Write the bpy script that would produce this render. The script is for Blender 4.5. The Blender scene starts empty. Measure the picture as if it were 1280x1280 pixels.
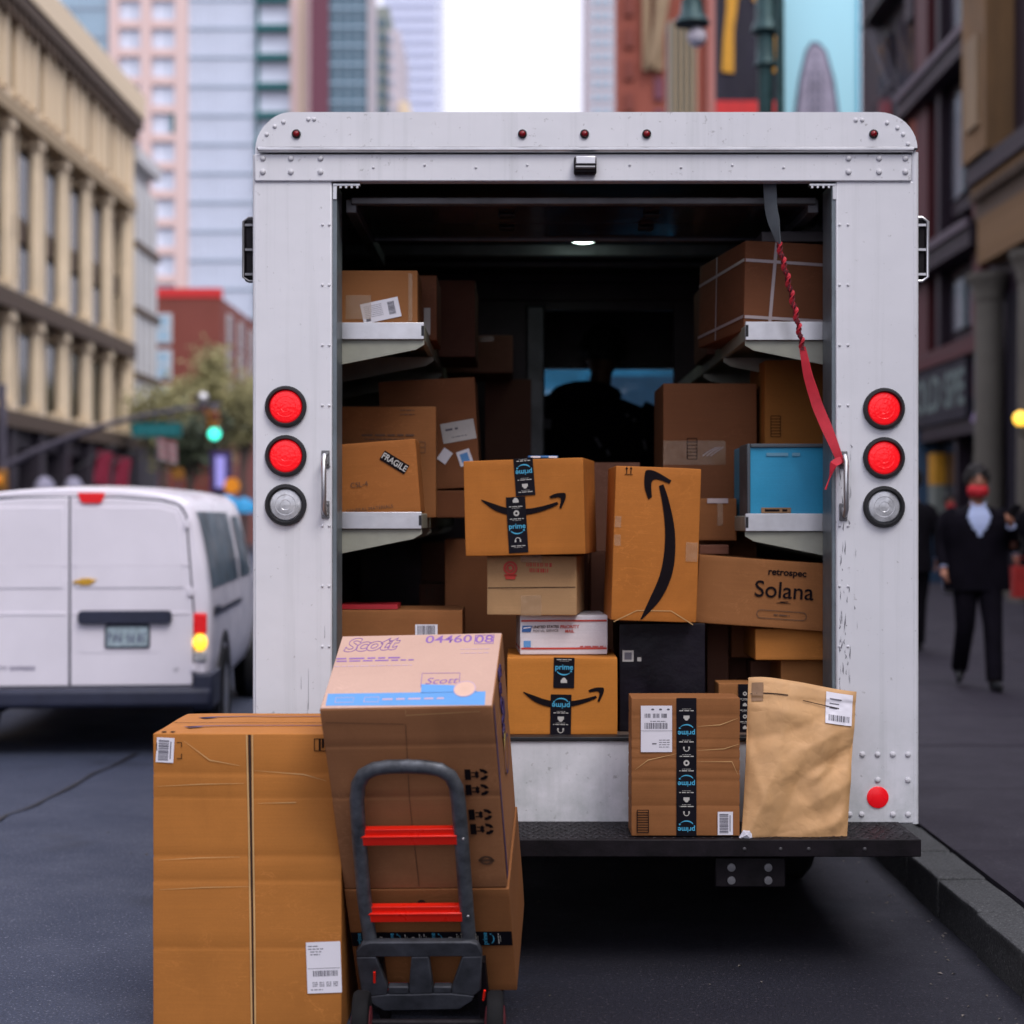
import bpy, bmesh, math, random
from mathutils import Vector, Matrix, noise
R = math.radians
random.seed(7)
scene = bpy.context.scene
COL = scene.collection

# ------------------------------------------------------------------ camera
F, VX, VY, CH = 2000.0, 648.0, 648.0, 1.5      # focal length and vanishing point in photo pixels, eye height
cd = bpy.data.cameras.new("camera")
cam = bpy.data.objects.new("camera", cd)
COL.objects.link(cam)
cam.location = (0, 0, CH)
cam.rotation_euler = (R(90), 0, 0)
cd.sensor_width = 36.0
cd.lens = F / 1280.0 * 36.0
cd.shift_x = -(VX - 640) / 1280.0
cd.shift_y = (VY - 640) / 1280.0
cd.clip_start = 0.05
cd.clip_end = 2000
cd.dof.use_dof = True
cd.dof.focus_distance = 5.2
cd.dof.aperture_fstop = 1.6
cd.dof.aperture_blades = 9
scene.camera = cam

# ------------------------------------------------------------------ sky, sun, exposure
SUN_EL, SUN_AZ = R(52), R(148)
world = bpy.data.worlds.new("World")
scene.world = world
world.use_nodes = True
nt = world.node_tree
nt.nodes.clear()
wo = nt.nodes.new("ShaderNodeOutputWorld")
bg = nt.nodes.new("ShaderNodeBackground")
sky = nt.nodes.new("ShaderNodeTexSky")
sky.sky_type = 'NISHITA'
sky.sun_disc = False
sky.sun_elevation = SUN_EL
sky.sun_rotation = SUN_AZ
mx = nt.nodes.new("ShaderNodeMix")
mx.data_type = 'RGBA'
mx.inputs[0].default_value = 0.88                 # the cloud sheet covers nearly all of the blue
nt.links.new(sky.outputs[0], mx.inputs[6])
mx.inputs[7].default_value = (9.3, 9.1, 10.6, 1)
# an overcast sky is brighter overhead than at the horizon, all the way round
tcw = nt.nodes.new("ShaderNodeTexCoord"); spw = nt.nodes.new("ShaderNodeSeparateXYZ"); cl = nt.nodes.new("ShaderNodeMath"); gm = nt.nodes.new("ShaderNodeMath"); vm = nt.nodes.new("ShaderNodeVectorMath")
nt.links.new(tcw.outputs["Generated"], spw.inputs[0])
cl.operation = 'MAXIMUM'; cl.inputs[1].default_value = 0.0; nt.links.new(spw.outputs[2], cl.inputs[0])
gm.operation = 'MULTIPLY_ADD'; gm.inputs[1].default_value = 0.85; gm.inputs[2].default_value = 0.62; nt.links.new(cl.outputs[0], gm.inputs[0])
vm.operation = 'SCALE'; nt.links.new(mx.outputs[2], vm.inputs[0]); nt.links.new(gm.outputs[0], vm.inputs[3])
nt.links.new(vm.outputs[0], bg.inputs[0])
bg.inputs[1].default_value = 0.10
nt.links.new(bg.outputs[0], wo.inputs[0])

sd = bpy.data.lights.new("sun", 'SUN')
sd.energy = 1.1
sd.angle = R(25)
sd.color = (1.0, 0.95, 0.9)
sun = bpy.data.objects.new("sun", sd)
COL.objects.link(sun)
sun.rotation_euler = (R(90) - SUN_EL, 0, R(180) - SUN_AZ)

vs = scene.view_settings
scene.display_settings.display_device = 'sRGB'
vs.view_transform = 'Standard'
vs.look = 'None'
vs.exposure = 0.62
vs.gamma = 1.0
vs.use_curve_mapping = False
scene.render.engine = 'CYCLES'
cy = scene.cycles
cy.use_denoising = True
cy.max_bounces = 7
cy.diffuse_bounces = 4
cy.glossy_bounces = 3
cy.transmission_bounces = 5
cy.transparent_max_bounces = 6
cy.caustics_reflective = False
cy.caustics_refractive = False
cy.sample_clamp_indirect = 4.0

# ------------------------------------------------------------------ helpers
WM = {}                                            # world matrix of every object, kept here so nothing needs a depsgraph update


def P(px, py, Y):
    """photo pixel at depth Y -> point in the place"""
    return Vector(((px - VX) / F * Y, Y, CH - (py - VY) / F * Y))


def X_(px, Y):
    return (px - VX) / F * Y


def Z_(py, Y):
    return CH - (py - VY) / F * Y


def link(o, parent=None, world=None):
    world = world or Matrix.Identity(4)
    COL.objects.link(o)
    WM[o] = world
    if parent is not None:
        o.parent = parent
        o.matrix_basis = WM[parent].inverted() @ world
    else:
        o.matrix_basis = world
    return o


def tag(o, label=None, cat=None, group=None, kind=None):
    if label: o["label"] = label
    if cat: o["category"] = cat
    if group: o["group"] = group
    if kind: o["kind"] = kind
    return o


def thing(name, label, cat, loc=(0, 0, 0), group=None, rot=None):
    o = bpy.data.objects.new(name, None)
    o.empty_display_size = 0.1
    m = Matrix.Translation(Vector(loc))
    if rot is not None:
        m = m @ rot
    link(o, None, m)
    return tag(o, label, cat, group)


class MB:
    """collects shapes in world coordinates, then links them as one mesh object"""

    def __init__(s):
        s.v, s.f = [], []

    def add(s, vs_, fs_):
        n = len(s.v)
        s.v += [Vector(v) for v in vs_]
        s.f += [tuple(i + n for i in f) for f in fs_]

    def box(s, x0, x1, y0, y1, z0, z1, m=None):
        vs_ = [Vector((x, y, z)) for z in (z0, z1) for y in (y0, y1) for x in (x0, x1)]
        if m is not None:
            vs_ = [m @ v for v in vs_]
        s.add(vs_, [(0, 2, 3, 1), (4, 5, 7, 6), (0, 1, 5, 4), (2, 6, 7, 3), (0, 4, 6, 2), (1, 3, 7, 5)])

    def prism(s, poly, a, b, axis='y', m=None):
        """polygon in two axes, extruded along the third from a to b"""
        def pt(p, t):
            v = {'y': (p[0], t, p[1]), 'x': (t, p[0], p[1]), 'z': (p[0], p[1], t)}[axis]
            v = Vector(v)
            return m @ v if m is not None else v
        n = len(poly)
        vs_ = [pt(p, a) for p in poly] + [pt(p, b) for p in poly]
        fs_ = [tuple(range(n)), tuple(range(2 * n - 1, n - 1, -1))]
        fs_ += [(i, (i + 1) % n, (i + 1) % n + n, i + n)[::-1] for i in range(n)]
        s.add(vs_, fs_)

    def tube(s, pts, rad, n=10, ref=(0, 1, 0), caps=True, twist=0.0):
        """tube through pts; rad one number, or a list of numbers or (a, b) pairs"""
        pts = [Vector(p) for p in pts]
        k = len(pts)
        if not isinstance(rad, (list, tuple)):
            rad = [rad] * k
        vs_ = []
        ref = Vector(ref)
        for i, p in enumerate(pts):
            t = (pts[min(i + 1, k - 1)] - pts[max(i - 1, 0)]).normalized()
            r0 = ref if abs(t.dot(ref)) < 0.93 else Vector((1, 0, 0)) if abs(t.x) < 0.9 else Vector((0, 0, 1))
            a = t.cross(r0).normalized()
            b = t.cross(a).normalized()
            ra, rb = rad[i] if isinstance(rad[i], (list, tuple)) else (rad[i], rad[i])
            for j in range(n):
                w = 2 * math.pi * j / n + twist * i
                vs_.append(p + a * (ra * math.cos(w)) + b * (rb * math.sin(w)))
        fs_ = []
        for i in range(k - 1):
            for j in range(n):
                q = (j + 1) % n
                fs_.append((i * n + j, i * n + q, (i + 1) * n + q, (i + 1) * n + j))
        if caps:
            fs_.append(tuple(range(n))[::-1])
            fs_.append(tuple((k - 1) * n + j for j in range(n)))
        s.add(vs_, fs_)

    def cyl(s, p0, p1, r, n=16, r1=None):
        s.tube([p0, p1], [r, r if r1 is None else r1], n)

    def lathe(s, c, axis, prof, n=24):
        """prof = [(radius, distance along axis)]"""
        c, ax = Vector(c), Vector(axis).normalized()
        a = ax.orthogonal().normalized()
        b = ax.cross(a)
        vs_ = []
        for r, h in prof:
            for j in range(n):
                w = 2 * math.pi * j / n
                vs_.append(c + ax * h + a * (r * math.cos(w)) + b * (r * math.sin(w)))
        fs_ = []
        for i in range(len(prof) - 1):
            for j in range(n):
                q = (j + 1) % n
                fs_.append((i * n + j, i * n + q, (i + 1) * n + q, (i + 1) * n + j))
        if prof[0][0] > 1e-6: fs_.append(tuple(range(n))[::-1])
        if prof[-1][0] > 1e-6: fs_.append(tuple((len(prof) - 1) * n + j for j in range(n)))
        s.add(vs_, fs_)

    def dome(s, c, axis, r, h, n=10):
        s.lathe(c, axis, [(r, 0), (r * .92, h * .45), (r * .6, h * .85), (r * .02, h)], n)

    def ball(s, c, rx, ry=None, rz=None, n=14, k=9):
        ry = ry or rx; rz = rz or rx
        vs_ = []
        for i in range(k + 1):
            t = math.pi * i / k
            for j in range(n):
                w = 2 * math.pi * j / n
                q = max(math.sin(t), 1e-3)
                vs_.append(Vector(c) + Vector((rx * q * math.cos(w), ry * q * math.sin(w), rz * math.cos(t))))
        s.add(vs_, [(i * n + j, (i + 1) * n + j, (i + 1) * n + (j + 1) % n, i * n + (j + 1) % n) for i in range(k) for j in range(n)])

    def build(s, name, mat, parent=None, smooth=None, bevel=0, seg=2, mods=()):
        me = bpy.data.meshes.new(name)
        inv = WM[parent].inverted() if parent is not None else None
        me.from_pydata([(inv @ v if inv is not None else v) for v in s.v], [], s.f)
        me.update()
        me.validate()
        bm_ = bmesh.new(); bm_.from_mesh(me)
        bmesh.ops.recalc_face_normals(bm_, faces=bm_.faces)
        bm_.to_mesh(me); bm_.free()
        if mat is not None: me.materials.append(mat)
        if smooth is not None:
            me.shade_smooth()
            me.set_sharp_from_angle(angle=R(smooth))
        o = bpy.data.objects.new(name, me)
        link(o, parent, WM[parent].copy() if parent is not None else None)
        if bevel:
            b = o.modifiers.new("bevel", 'BEVEL')
            b.width = bevel; b.segments = seg; b.limit_method = 'ANGLE'; b.angle_limit = R(40)
            if smooth is None:
                me.shade_smooth(); me.set_sharp_from_angle(angle=R(30))
        return o


_cube = {}


def slab(name, x0, x1, y0, y1, z0, z1, mat, parent=None, kind=None):
    """a plain block that shares one unit-cube mesh per material"""
    me = _cube.get(mat.name)
    if me is None:
        me = bpy.data.meshes.new("block_" + mat.name)
        me.from_pydata([(x, y, z) for z in (-.5, .5) for y in (-.5, .5) for x in (-.5, .5)], [],
                       [(0, 2, 3, 1), (4, 5, 7, 6), (0, 1, 5, 4), (2, 6, 7, 3), (0, 4, 6, 2), (1, 3, 7, 5)])
        me.materials.append(mat)
        _cube[mat.name] = me
    o = bpy.data.objects.new(name, me)
    w = Matrix.Translation(((x0 + x1) / 2, (y0 + y1) / 2, (z0 + z1) / 2)) @ Matrix.Diagonal((abs(x1 - x0), abs(y1 - y0), abs(z1 - z0), 1))
    COL.objects.link(o)
    if parent is not None:
        o.parent = parent
        o.matrix_basis = WM[parent].inverted() @ w
    else:
        o.matrix_basis = w
    WM[o] = Matrix.Translation(((x0 + x1) / 2, (y0 + y1) / 2, (z0 + z1) / 2))
    WM[o] = w
    if kind: o["kind"] = kind
    return o


# ------------------------------------------------------------------ materials
class NG:
    def __init__(s, name):
        s.m = bpy.data.materials.new(name)
        s.m.use_nodes = True
        s.t = s.m.node_tree
        s.t.nodes.clear()
        s.out = s.t.nodes.new("ShaderNodeOutputMaterial")
        s.b = s.t.nodes.new("ShaderNodeBsdfPrincipled")
        s.t.links.new(s.b.outputs[0], s.out.inputs[0])
        s.tc = s.t.nodes.new("ShaderNodeTexCoord")

    def n(s, typ, **kw):
        q = s.t.nodes.new(typ)
        for k, v in kw.items(): setattr(q, k, v)
        return q

    def l(s, a, b): s.t.links.new(a, b)

    def map(s, scale=(1, 1, 1), src="Object", rnd=False):
        mp = s.n("ShaderNodeMapping")
        s.l(s.tc.outputs[src], mp.inputs[0])
        mp.inputs[3].default_value = scale
        if rnd:
            oi = s.n("ShaderNodeObjectInfo")
            mu = s.n("ShaderNodeMath", operation='MULTIPLY'); mu.inputs[1].default_value = 37.0
            s.l(oi.outputs["Random"], mu.inputs[0])
            cb = s.n("ShaderNodeCombineXYZ")
            for i in range(3): s.l(mu.outputs[0], cb.inputs[i])
            s.l(cb.outputs[0], mp.inputs[1])
        return mp.outputs[0]

    def noise(s, vec, scale, detail=4, rough=.6, dist=0):
        q = s.n("ShaderNodeTexNoise")
        s.l(vec, q.inputs["Vector"])
        q.inputs["Scale"].default_value = scale
        q.inputs["Detail"].default_value = detail
        q.inputs["Roughness"].default_value = rough
        q.inputs["Distortion"].default_value = dist
        return q.outputs[0]

    def ramp(s, fac, stops):
        q = s.n("ShaderNodeValToRGB")
        s.l(fac, q.inputs[0])
        e = q.color_ramp.elements
        while len(e) < len(stops): e.new(0.5)
        for i, (p, c) in enumerate(stops):
            e[i].position = p
            e[i].color = (c, c, c, 1) if isinstance(c, (int, float)) else (*c, 1)
        return q.outputs[0]

    def mix(s, fac, a, b, mode='MIX'):
        q = s.n("ShaderNodeMix", data_type='RGBA', blend_type=mode)
        for i, v in ((0, fac), (6, a), (7, b)):
            if isinstance(v, bpy.types.NodeSocket): s.l(v, q.inputs[i])
            elif i == 0: q.inputs[0].default_value = v
            else: q.inputs[i].default_value = (*v, 1)
        return q.outputs[2]

    def bump(s, h, strength=.2, dist=.01):
        q = s.n("ShaderNodeBump")
        q.inputs["Strength"].default_value = strength
        q.inputs["Distance"].default_value = dist
        s.l(h, q.inputs["Height"])
        s.l(q.outputs[0], s.b.inputs["Normal"])

    def set(s, base=None, rough=None, metal=None, spec=None, emit=None, es=None):
        def put(k, v):
            if v is None: return
            i = s.b.inputs[k]
            if isinstance(v, bpy.types.NodeSocket): s.l(v, i)
            elif isinstance(v, tuple): i.default_value = (*v, 1)
            else: i.default_value = v
        put("Base Color", base); put("Roughness", rough); put("Metallic", metal)
        put("Specular IOR Level", spec); put("Emission Color", emit); put("Emission Strength", es)
        return s.m


def plain(name, c, rough=.6, metal=0.0, var=.15, scale=6.0, bump=0.0, bscale=60.0, spec=.4, emit=None, es=0, src="Object"):
    g = NG(name)
    v = g.map(src=src)
    nz = g.noise(v, scale)
    lo = tuple(max(0, x * (1 - var)) for x in c); hi = tuple(min(1, x * (1 + var)) for x in c)
    col = g.mix(g.ramp(nz, [(.3, 0.0), (.7, 1.0)]), lo, hi)
    rr = g.ramp(g.noise(v, scale * 1.7), [(.3, max(0, rough - .08)), (.7, min(1, rough + .08))])
    if bump: g.bump(g.noise(v, bscale, 3), bump, .004)
    return g.set(col, rr, metal, spec, emit, es if emit else None)


def cardboard(name, c, wear=.5, dark=.82, rough=.78):
    g = NG(name)
    v = g.map(rnd=True)
    oi = g.n("ShaderNodeObjectInfo")
    big = g.noise(v, 3.2, 4, .55)
    col = g.mix(g.ramp(big, [(.25, 0.0), (.75, 1.0)]), tuple(x * dark for x in c), tuple(min(1, x * 1.07) for x in c))
    st = g.noise(g.map((2.5, 2.5, 150), rnd=True), 2.0, 3, .6)            # corrugation showing through, along the flutes
    col = g.mix(.34, col, g.mix(g.ramp(st, [(.35, 0.0), (.65, 1.0)]), tuple(x * .86 for x in c), tuple(min(1, x * 1.06) for x in c)))
    fib = g.noise(v, 160, 3, .7)
    col = g.mix(.10, col, g.ramp(fib, [(.3, tuple(x * .6 for x in c)), (.7, tuple(min(1, x * 1.4) for x in c))]))
    sm = g.noise(v, 1.4, 5, .65, .6)                                     # scuffs and handling dirt
    col = g.mix(g.ramp(sm, [(.50, 0.0), (.70, .42)]), col, tuple(x * .55 for x in c))
    scr = g.ramp(g.noise(g.map((1, 1, 3), rnd=True), 5.5, 5, .6, 1.6), [(.488, 0.0), (.499, 1.0), (.503, 1.0), (.513, 0.0)])   # scratches and pressed folds
    sk = g.n("ShaderNodeMath", operation='MULTIPLY'); g.l(scr, sk.inputs[0]); g.l(g.ramp(g.noise(v, 3.3, 2), [(.50, 0.0), (.66, .45)]), sk.inputs[1])
    col = g.mix(sk.outputs[0], col, tuple(min(1, x * 1.45 + .02) for x in c))
    geo = g.n("ShaderNodeNewGeometry")
    col = g.mix(g.ramp(geo.outputs["Pointiness"], [(.53, 0.0), (.62, wear * .7)]), col, tuple(min(1, x * 1.3 + .03) for x in c))
    hv = g.n("ShaderNodeHueSaturation")
    mr = g.n("ShaderNodeMapRange"); mr.inputs[3].default_value = .80; mr.inputs[4].default_value = 1.10
    mh = g.n("ShaderNodeMapRange"); mh.inputs[3].default_value = .494; mh.inputs[4].default_value = .501; g.l(oi.outputs["Random"], mh.inputs[0]); g.l(mh.outputs[0], hv.inputs["Hue"])
    g.l(oi.outputs["Random"], mr.inputs[0]); g.l(mr.outputs[0], hv.inputs["Value"]); g.l(col, hv.inputs["Color"])
    g.bump(g.mix(.35, g.mix(.5, st, fib), g.noise(v, 14, 4)), .16, .004)
    return g.set(hv.outputs[0], g.ramp(sm, [(.3, rough - .08), (.7, rough + .1)]), 0.0, .3)


def truck_paint(name):
    g = NG(name)
    v = g.map()
    big = g.noise(v, 1.6, 5, .6)
    col = g.ramp(big, [(.3, (.71, .715, .75)), (.7, (.79, .79, .825))])
    streak = g.noise(g.map((22, 22, .55)), 1.0, 5, .65)                  # rain streaks down the sheet metal
    col = g.mix(g.ramp(streak, [(.52, 0.0), (.80, .34)]), col, (.45, .47, .47))
    fleck = g.noise(v, 42, 5, .7)
    col = g.mix(g.ramp(fleck, [(.635, 0.0), (.68, .5)]), col, (.26, .25, .24))
    sep = g.n("ShaderNodeSeparateXYZ"); g.l(v, sep.inputs[0])
    low = g.n("ShaderNodeMapRange"); low.inputs[1].default_value = .9; low.inputs[2].default_value = .35
    g.l(sep.outputs[2], low.inputs[0])                                    # road grime that thickens near the bumper
    mm = g.n("ShaderNodeMath", operation='MULTIPLY')
    g.l(low.outputs[0], mm.inputs[0]); g.l(g.ramp(g.noise(v, 7, 6, .7), [(.38, 0.0), (.66, .7)]), mm.inputs[1])
    col = g.mix(mm.outputs[0], col, (.33, .38, .36))
    g.bump(g.noise(v, 4.5, 3), .16, .02)
    return g.set(col, g.ramp(big, [(.3, .34), (.7, .52)]), 0.0, .5)


M = {}
M['gold'] = cardboard("cardboard_gold", (.56, .205, .030))
M['kraft'] = cardboard("cardboard_kraft", (.34, .142, .043))
M['tan'] = cardboard("cardboard_tan", (.45, .27, .125))
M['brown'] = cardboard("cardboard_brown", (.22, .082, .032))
M['dull'] = cardboard("cardboard_dull", (.17, .073, .045))  # brown card with the hold's deep shade put into its colour
M['pale'] = cardboard("cardboard_pale", (.58, .385, .295), dark=.92)
M['orange'] = cardboard("cardboard_orange", (.44, .165, .032), wear=.3)
M['umber'] = cardboard("cardboard_umber", (.42, .19, .075))
M['white_card'] = cardboard("white_carton", (.70, .68, .72), dark=.93, rough=.5)
M['blue_card'] = cardboard("blue_carton", (.03, .30, .52), dark=.85, rough=.4)
M['black_film'] = plain("black_stretch_film", (.007, .005, .010), .42, var=.5, bump=.6, bscale=18, spec=.22)
M['envelope'] = plain("kraft_paper", (.60, .345, .155), .62, var=.12, scale=9, bump=.12, bscale=90)
_t = M['envelope'].node_tree                          # the crumple of the paper
_tc = _t.nodes.new("ShaderNodeTexCoord"); _n = _t.nodes.new("ShaderNodeTexNoise"); _n.inputs["Scale"].default_value = 7; _n.inputs["Detail"].default_value = 3
_mx = _t.nodes.new("ShaderNodeMix"); _mx.data_type = 'VECTOR'; _mx.inputs[0].default_value = .12
_v = _t.nodes.new("ShaderNodeTexVoronoi"); _v.feature = 'DISTANCE_TO_EDGE'; _v.inputs["Scale"].default_value = 8
_v2 = _t.nodes.new("ShaderNodeTexVoronoi"); _v2.feature = 'DISTANCE_TO_EDGE'; _v2.inputs["Scale"].default_value = 23
_ad = _t.nodes.new("ShaderNodeMath"); _ad.operation = 'MULTIPLY_ADD'; _ad.inputs[1].default_value = .35
_b = _t.nodes.new("ShaderNodeBump"); _b.inputs["Strength"].default_value = .30; _b.inputs["Distance"].default_value = .02
_t.links.new(_tc.outputs["Object"], _n.inputs["Vector"]); _t.links.new(_tc.outputs["Object"], _mx.inputs[4]); _t.links.new(_n.outputs["Color"], _mx.inputs[5])
_t.links.new(_mx.outputs[1], _v.inputs["Vector"]); _t.links.new(_mx.outputs[1], _v2.inputs["Vector"])
_t.links.new(_v2.outputs["Distance"], _ad.inputs[0]); _t.links.new(_v.outputs["Distance"], _ad.inputs[2])
_mr = _t.nodes.new("ShaderNodeMath"); _mr.operation = 'MINIMUM'; _mr.inputs[1].default_value = .30; _t.links.new(_ad.outputs[0], _mr.inputs[0]); _t.links.new(_mr.outputs[0], _b.inputs["Height"]); _t.links.new(_b.outputs[0], _t.nodes["Principled BSDF"].inputs["Normal"])
M['paint'] = truck_paint("white_truck_paint")
M['alu'] = plain("brushed_aluminium", (.60, .60, .61), .36, .85, var=.12, scale=9, bump=.05)
M['alu_dull'] = plain("dull_aluminium", (.20, .20, .21), .5, .6, var=.2, scale=7)
M['shelf_paint'] = plain("grey_shelf_paint", (.30, .305, .25), .5, var=.2, scale=6)
M['jamb'] = plain("grey_door_jamb", (.16, .19, .21), .45, .2, var=.2)
M['black'] = plain("black_rubber", (.012, .012, .014), .55, var=.3)
M['black_steel'] = plain("black_steel", (.007, .005, .007), .55, 0, var=.6, scale=14, bump=.3, bscale=40, spec=.2)
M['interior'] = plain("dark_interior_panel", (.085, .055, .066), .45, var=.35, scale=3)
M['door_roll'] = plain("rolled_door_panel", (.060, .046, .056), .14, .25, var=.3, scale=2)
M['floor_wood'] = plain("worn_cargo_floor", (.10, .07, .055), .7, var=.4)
M['red_lens'] = plain("red_lamp_lens", (.85, .008, .01), .25, var=.06, emit=(1, .01, .02), es=.30)
M['red_reflector'] = plain("red_reflector", (.85, .008, .015), .25, var=.05, emit=(1, .01, .02), es=.12)  # passive reflector, no lamp; a faint glow is painted in
for q_ in ('red_lens',):                               # moulded prisms behind the lens face
    t_ = M[q_].node_tree; v_ = t_.nodes.new("ShaderNodeTexVoronoi"); v_.inputs["Scale"].default_value = 95
    tc_ = t_.nodes.new("ShaderNodeTexCoord"); bp_ = t_.nodes.new("ShaderNodeBump"); bp_.inputs["Strength"].default_value = .30; bp_.inputs["Distance"].default_value = .004
    t_.links.new(tc_.outputs["Object"], v_.inputs["Vector"]); t_.links.new(v_.outputs["Distance"], bp_.inputs["Height"])
    t_.links.new(bp_.outputs[0], t_.nodes["Principled BSDF"].inputs["Normal"])
M['marker_lens'] = plain("dark_red_marker_lens", (.22, .006, .012), .15, var=.3)
M['clear_lens'] = plain("clear_lamp_lens", (.55, .56, .58), .14, .25, var=.25, scale=40)
M['dome_lamp'] = plain("lit_dome_lamp", (.8, .85, .8), .4, emit=(.75, 1.0, .88), es=6.0)
M['label_white'] = plain("white_label_paper", (.78, .76, .82), .45, var=.03)
M['label_grey'] = plain("dirty_white_tape", (.50, .48, .45), .4, var=.15)
M['ink'] = plain("black_ink", (.008, .005, .007), .8, var=.2, spec=.1)
M['ink_soft'] = plain("faded_brown_ink", (.11, .055, .03), .6, var=.2)
M['ink_grey'] = plain("grey_ink", (.13, .125, .15), .6, var=.2)
M['ink_red'] = plain("red_ink", (.50, .045, .03), .6, var=.2)
M['ink_purple'] = plain("purple_ink", (.24, .115, .36), .6, var=.12)
M['ink_navy'] = plain("navy_ink", (.045, .028, .12), .6, var=.12)
M['ink_blue'] = plain("sky_blue_ink", (.11, .31, .64), .6, var=.06)
M['ink_lilac'] = plain("pale_lilac_ink", (.52, .36, .44), .6, var=.06)
M['tape_black'] = plain("black_tape", (.007, .006, .010), .5, var=.3, spec=.12)
M['tape_blue'] = plain("light_blue_print", (.07, .40, .62), .4, var=.05)
M['tape_white'] = plain("white_print", (.52, .50, .46), .5, var=.1)
M['tape_clear'] = plain("clear_packing_tape", (.55, .40, .26), .12, var=.3, scale=30, spec=.7)
M['tape_clear'].node_tree.nodes["Principled BSDF"].inputs["Alpha"].default_value = .30
M['tape_brown'] = plain("brown_packing_tape", (.27, .15, .07), .25, var=.2)
M['strap_white'] = plain("white_strapping", (.46, .38, .38), .45, var=.1)
M['seam'] = plain("box_gap", (.03, .014, .01), .9, var=.2)
M['crease'] = plain("cardboard_crease", (.60, .36, .15), .8, var=.2)
M['red_paint'] = plain("bright_red_paint", (.95, .022, .008), .32, var=.08, emit=None)
M['dolly_grey'] = plain("grey_powder_coat", (.10, .108, .122), .45, .3, var=.5, scale=22, bump=.1, bscale=200)
M['dolly_plate'] = plain("scuffed_grey_plate", (.062, .066, .078), .5, .2, var=.45, scale=14, bump=.2, bscale=120)
M['tyre'] = plain("tyre_rubber", (.010, .010, .011), .8, var=.3, bump=.2, bscale=80, spec=.15)
M['red_web'] = plain("red_webbing", (.62, .03, .05), .6, var=.25, bump=.3, bscale=220)
M['red_dark'] = plain("dark_red_webbing", (.13, .012, .02), .7, var=.4, bump=.3, bscale=220)
M['stud'] = plain("worn_tread", (.05, .048, .052), .5, .2, var=.5, scale=9)
M['grey_web'] = plain("grey_webbing", (.13, .15, .165), .6, var=.25, bump=.3, bscale=220)

# ------------------------------------------------------------------ cartons and what is printed on them
def carton_mesh(w, d, h, r=.004, amp=.0012, seed=0, creases=(), nseg=14):
    """a slightly bulged and dented carton with soft edges, centred on its origin"""
    def coords(L):
        a = L / 2
        c = [-a, -a + r * .3, -a + r]
        c += [-a + r + (L - 2 * r) * i / nseg for i in range(1, nseg)]
        return c + [a - r, a - r * .3, a]
    cx, cy_, cz = coords(w), coords(d), coords(h)
    for fz in creases:                                   # extra rows so that a crease is a real fold
        for k in (-.006, 0, .006):
            cz.append(-h / 2 + h * fz + k)
    cz = sorted(cz)
    off = Vector((seed * 3.1, seed * 1.7, seed * .9))
    H = Vector((w / 2, d / 2, h / 2))
    idx, vs_, fs_ = {}, [], []

    def vert(x, y, z):
        k = (round(x, 5), round(y, 5), round(z, 5))
        if k in idx: return idx[k]
        p = Vector((x, y, z))
        inner = Vector((max(-H.x + r, min(H.x - r, x)), max(-H.y + r, min(H.y - r, y)), max(-H.z + r, min(H.z - r, z))))
        n = (p - inner)
        q = inner + n.normalized() * r if n.length > 1e-9 else p
        nn = n.normalized() if n.length > 1e-9 else Vector((0, 0, 1))
        e = min(1, min(sorted([H.x - abs(x), H.y - abs(y), H.z - abs(z)])[1:]) / .03)
        q = q - nn * (amp * .9 * (1 + noise.noise((p + off) * 9)) * e)
        q += Vector([noise.noise((p + off) * 5 + Vector((k_ * 9, 0, 0))) for k_ in range(3)]) * amp * .6
        for fz in creases:
            if abs(z - (-h / 2 + h * fz)) < .002: q = q - nn * .0015
        cr = sorted([H.x - abs(x), H.y - abs(y), H.z - abs(z)])       # knocked-in corners
        if cr[2] < .05: q = q - (p - inner * .0).normalized() * .0035 * max(0, noise.noise((p.normalized() + off) * 3)) * (1 - cr[2] / .05)
        idx[k] = len(vs_); vs_.append(q)
        return idx[k]
    for A, B, fix, o in ((cx, cz, 1, -1), (cx, cz, 1, 1), (cy_, cz, 0, -1), (cy_, cz, 0, 1), (cx, cy_, 2, -1), (cx, cy_, 2, 1)):
        for i in range(len(A) - 1):
            for j in range(len(B) - 1):
                q = []
                for u, v in ((A[i], B[j]), (A[i + 1], B[j]), (A[i + 1], B[j + 1]), (A[i], B[j + 1])):
                    c = [0, 0, 0]
                    c[fix] = H[fix] * o
                    ax = [a for a in range(3) if a != fix]
                    c[ax[0]], c[ax[1]] = u, v
                    q.append(vert(*c))
                flip = (o == -1) if fix != 1 else (o == 1)
                fs_.append(tuple(q[::-1]) if flip else tuple(q))
    me = bpy.data.meshes.new("carton")
    me.from_pydata(vs_, [], fs_)
    me.update()
    me.shade_smooth()
    return me


DIM = {}
_seed = [0]


def carton(name, label, x0, y0, x1, y1, Y, depth, mat, cat="box", group=None, yaw=0, roll=0, creases=(), world=None, dims=None, amp=.0012):
    """front face spans photo pixels x0..x1, y0..y1 at depth Y"""
    _seed[0] += 1
    if dims is None:
        w, h, d = (x1 - x0) / F * Y, (y1 - y0) / F * Y, depth
        c = P((x0 + x1) / 2, (y0 + y1) / 2, Y)
        world = Matrix.Translation(c) @ Matrix.Rotation(R(yaw), 4, 'Z') @ Matrix.Rotation(R(roll), 4, 'Y') @ Matrix.Translation((0, d / 2, 0))
    else:
        w, d, h = dims
    me = carton_mesh(w, d, h, seed=_seed[0], creases=creases, amp=amp)
    me.materials.append(M[mat])
    o = bpy.data.objects.new(name, me)
    link(o, None, world)
    tag(o, label, cat, group)
    DIM[o] = (w, d, h)
    return o


LIFT = {}


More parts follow.
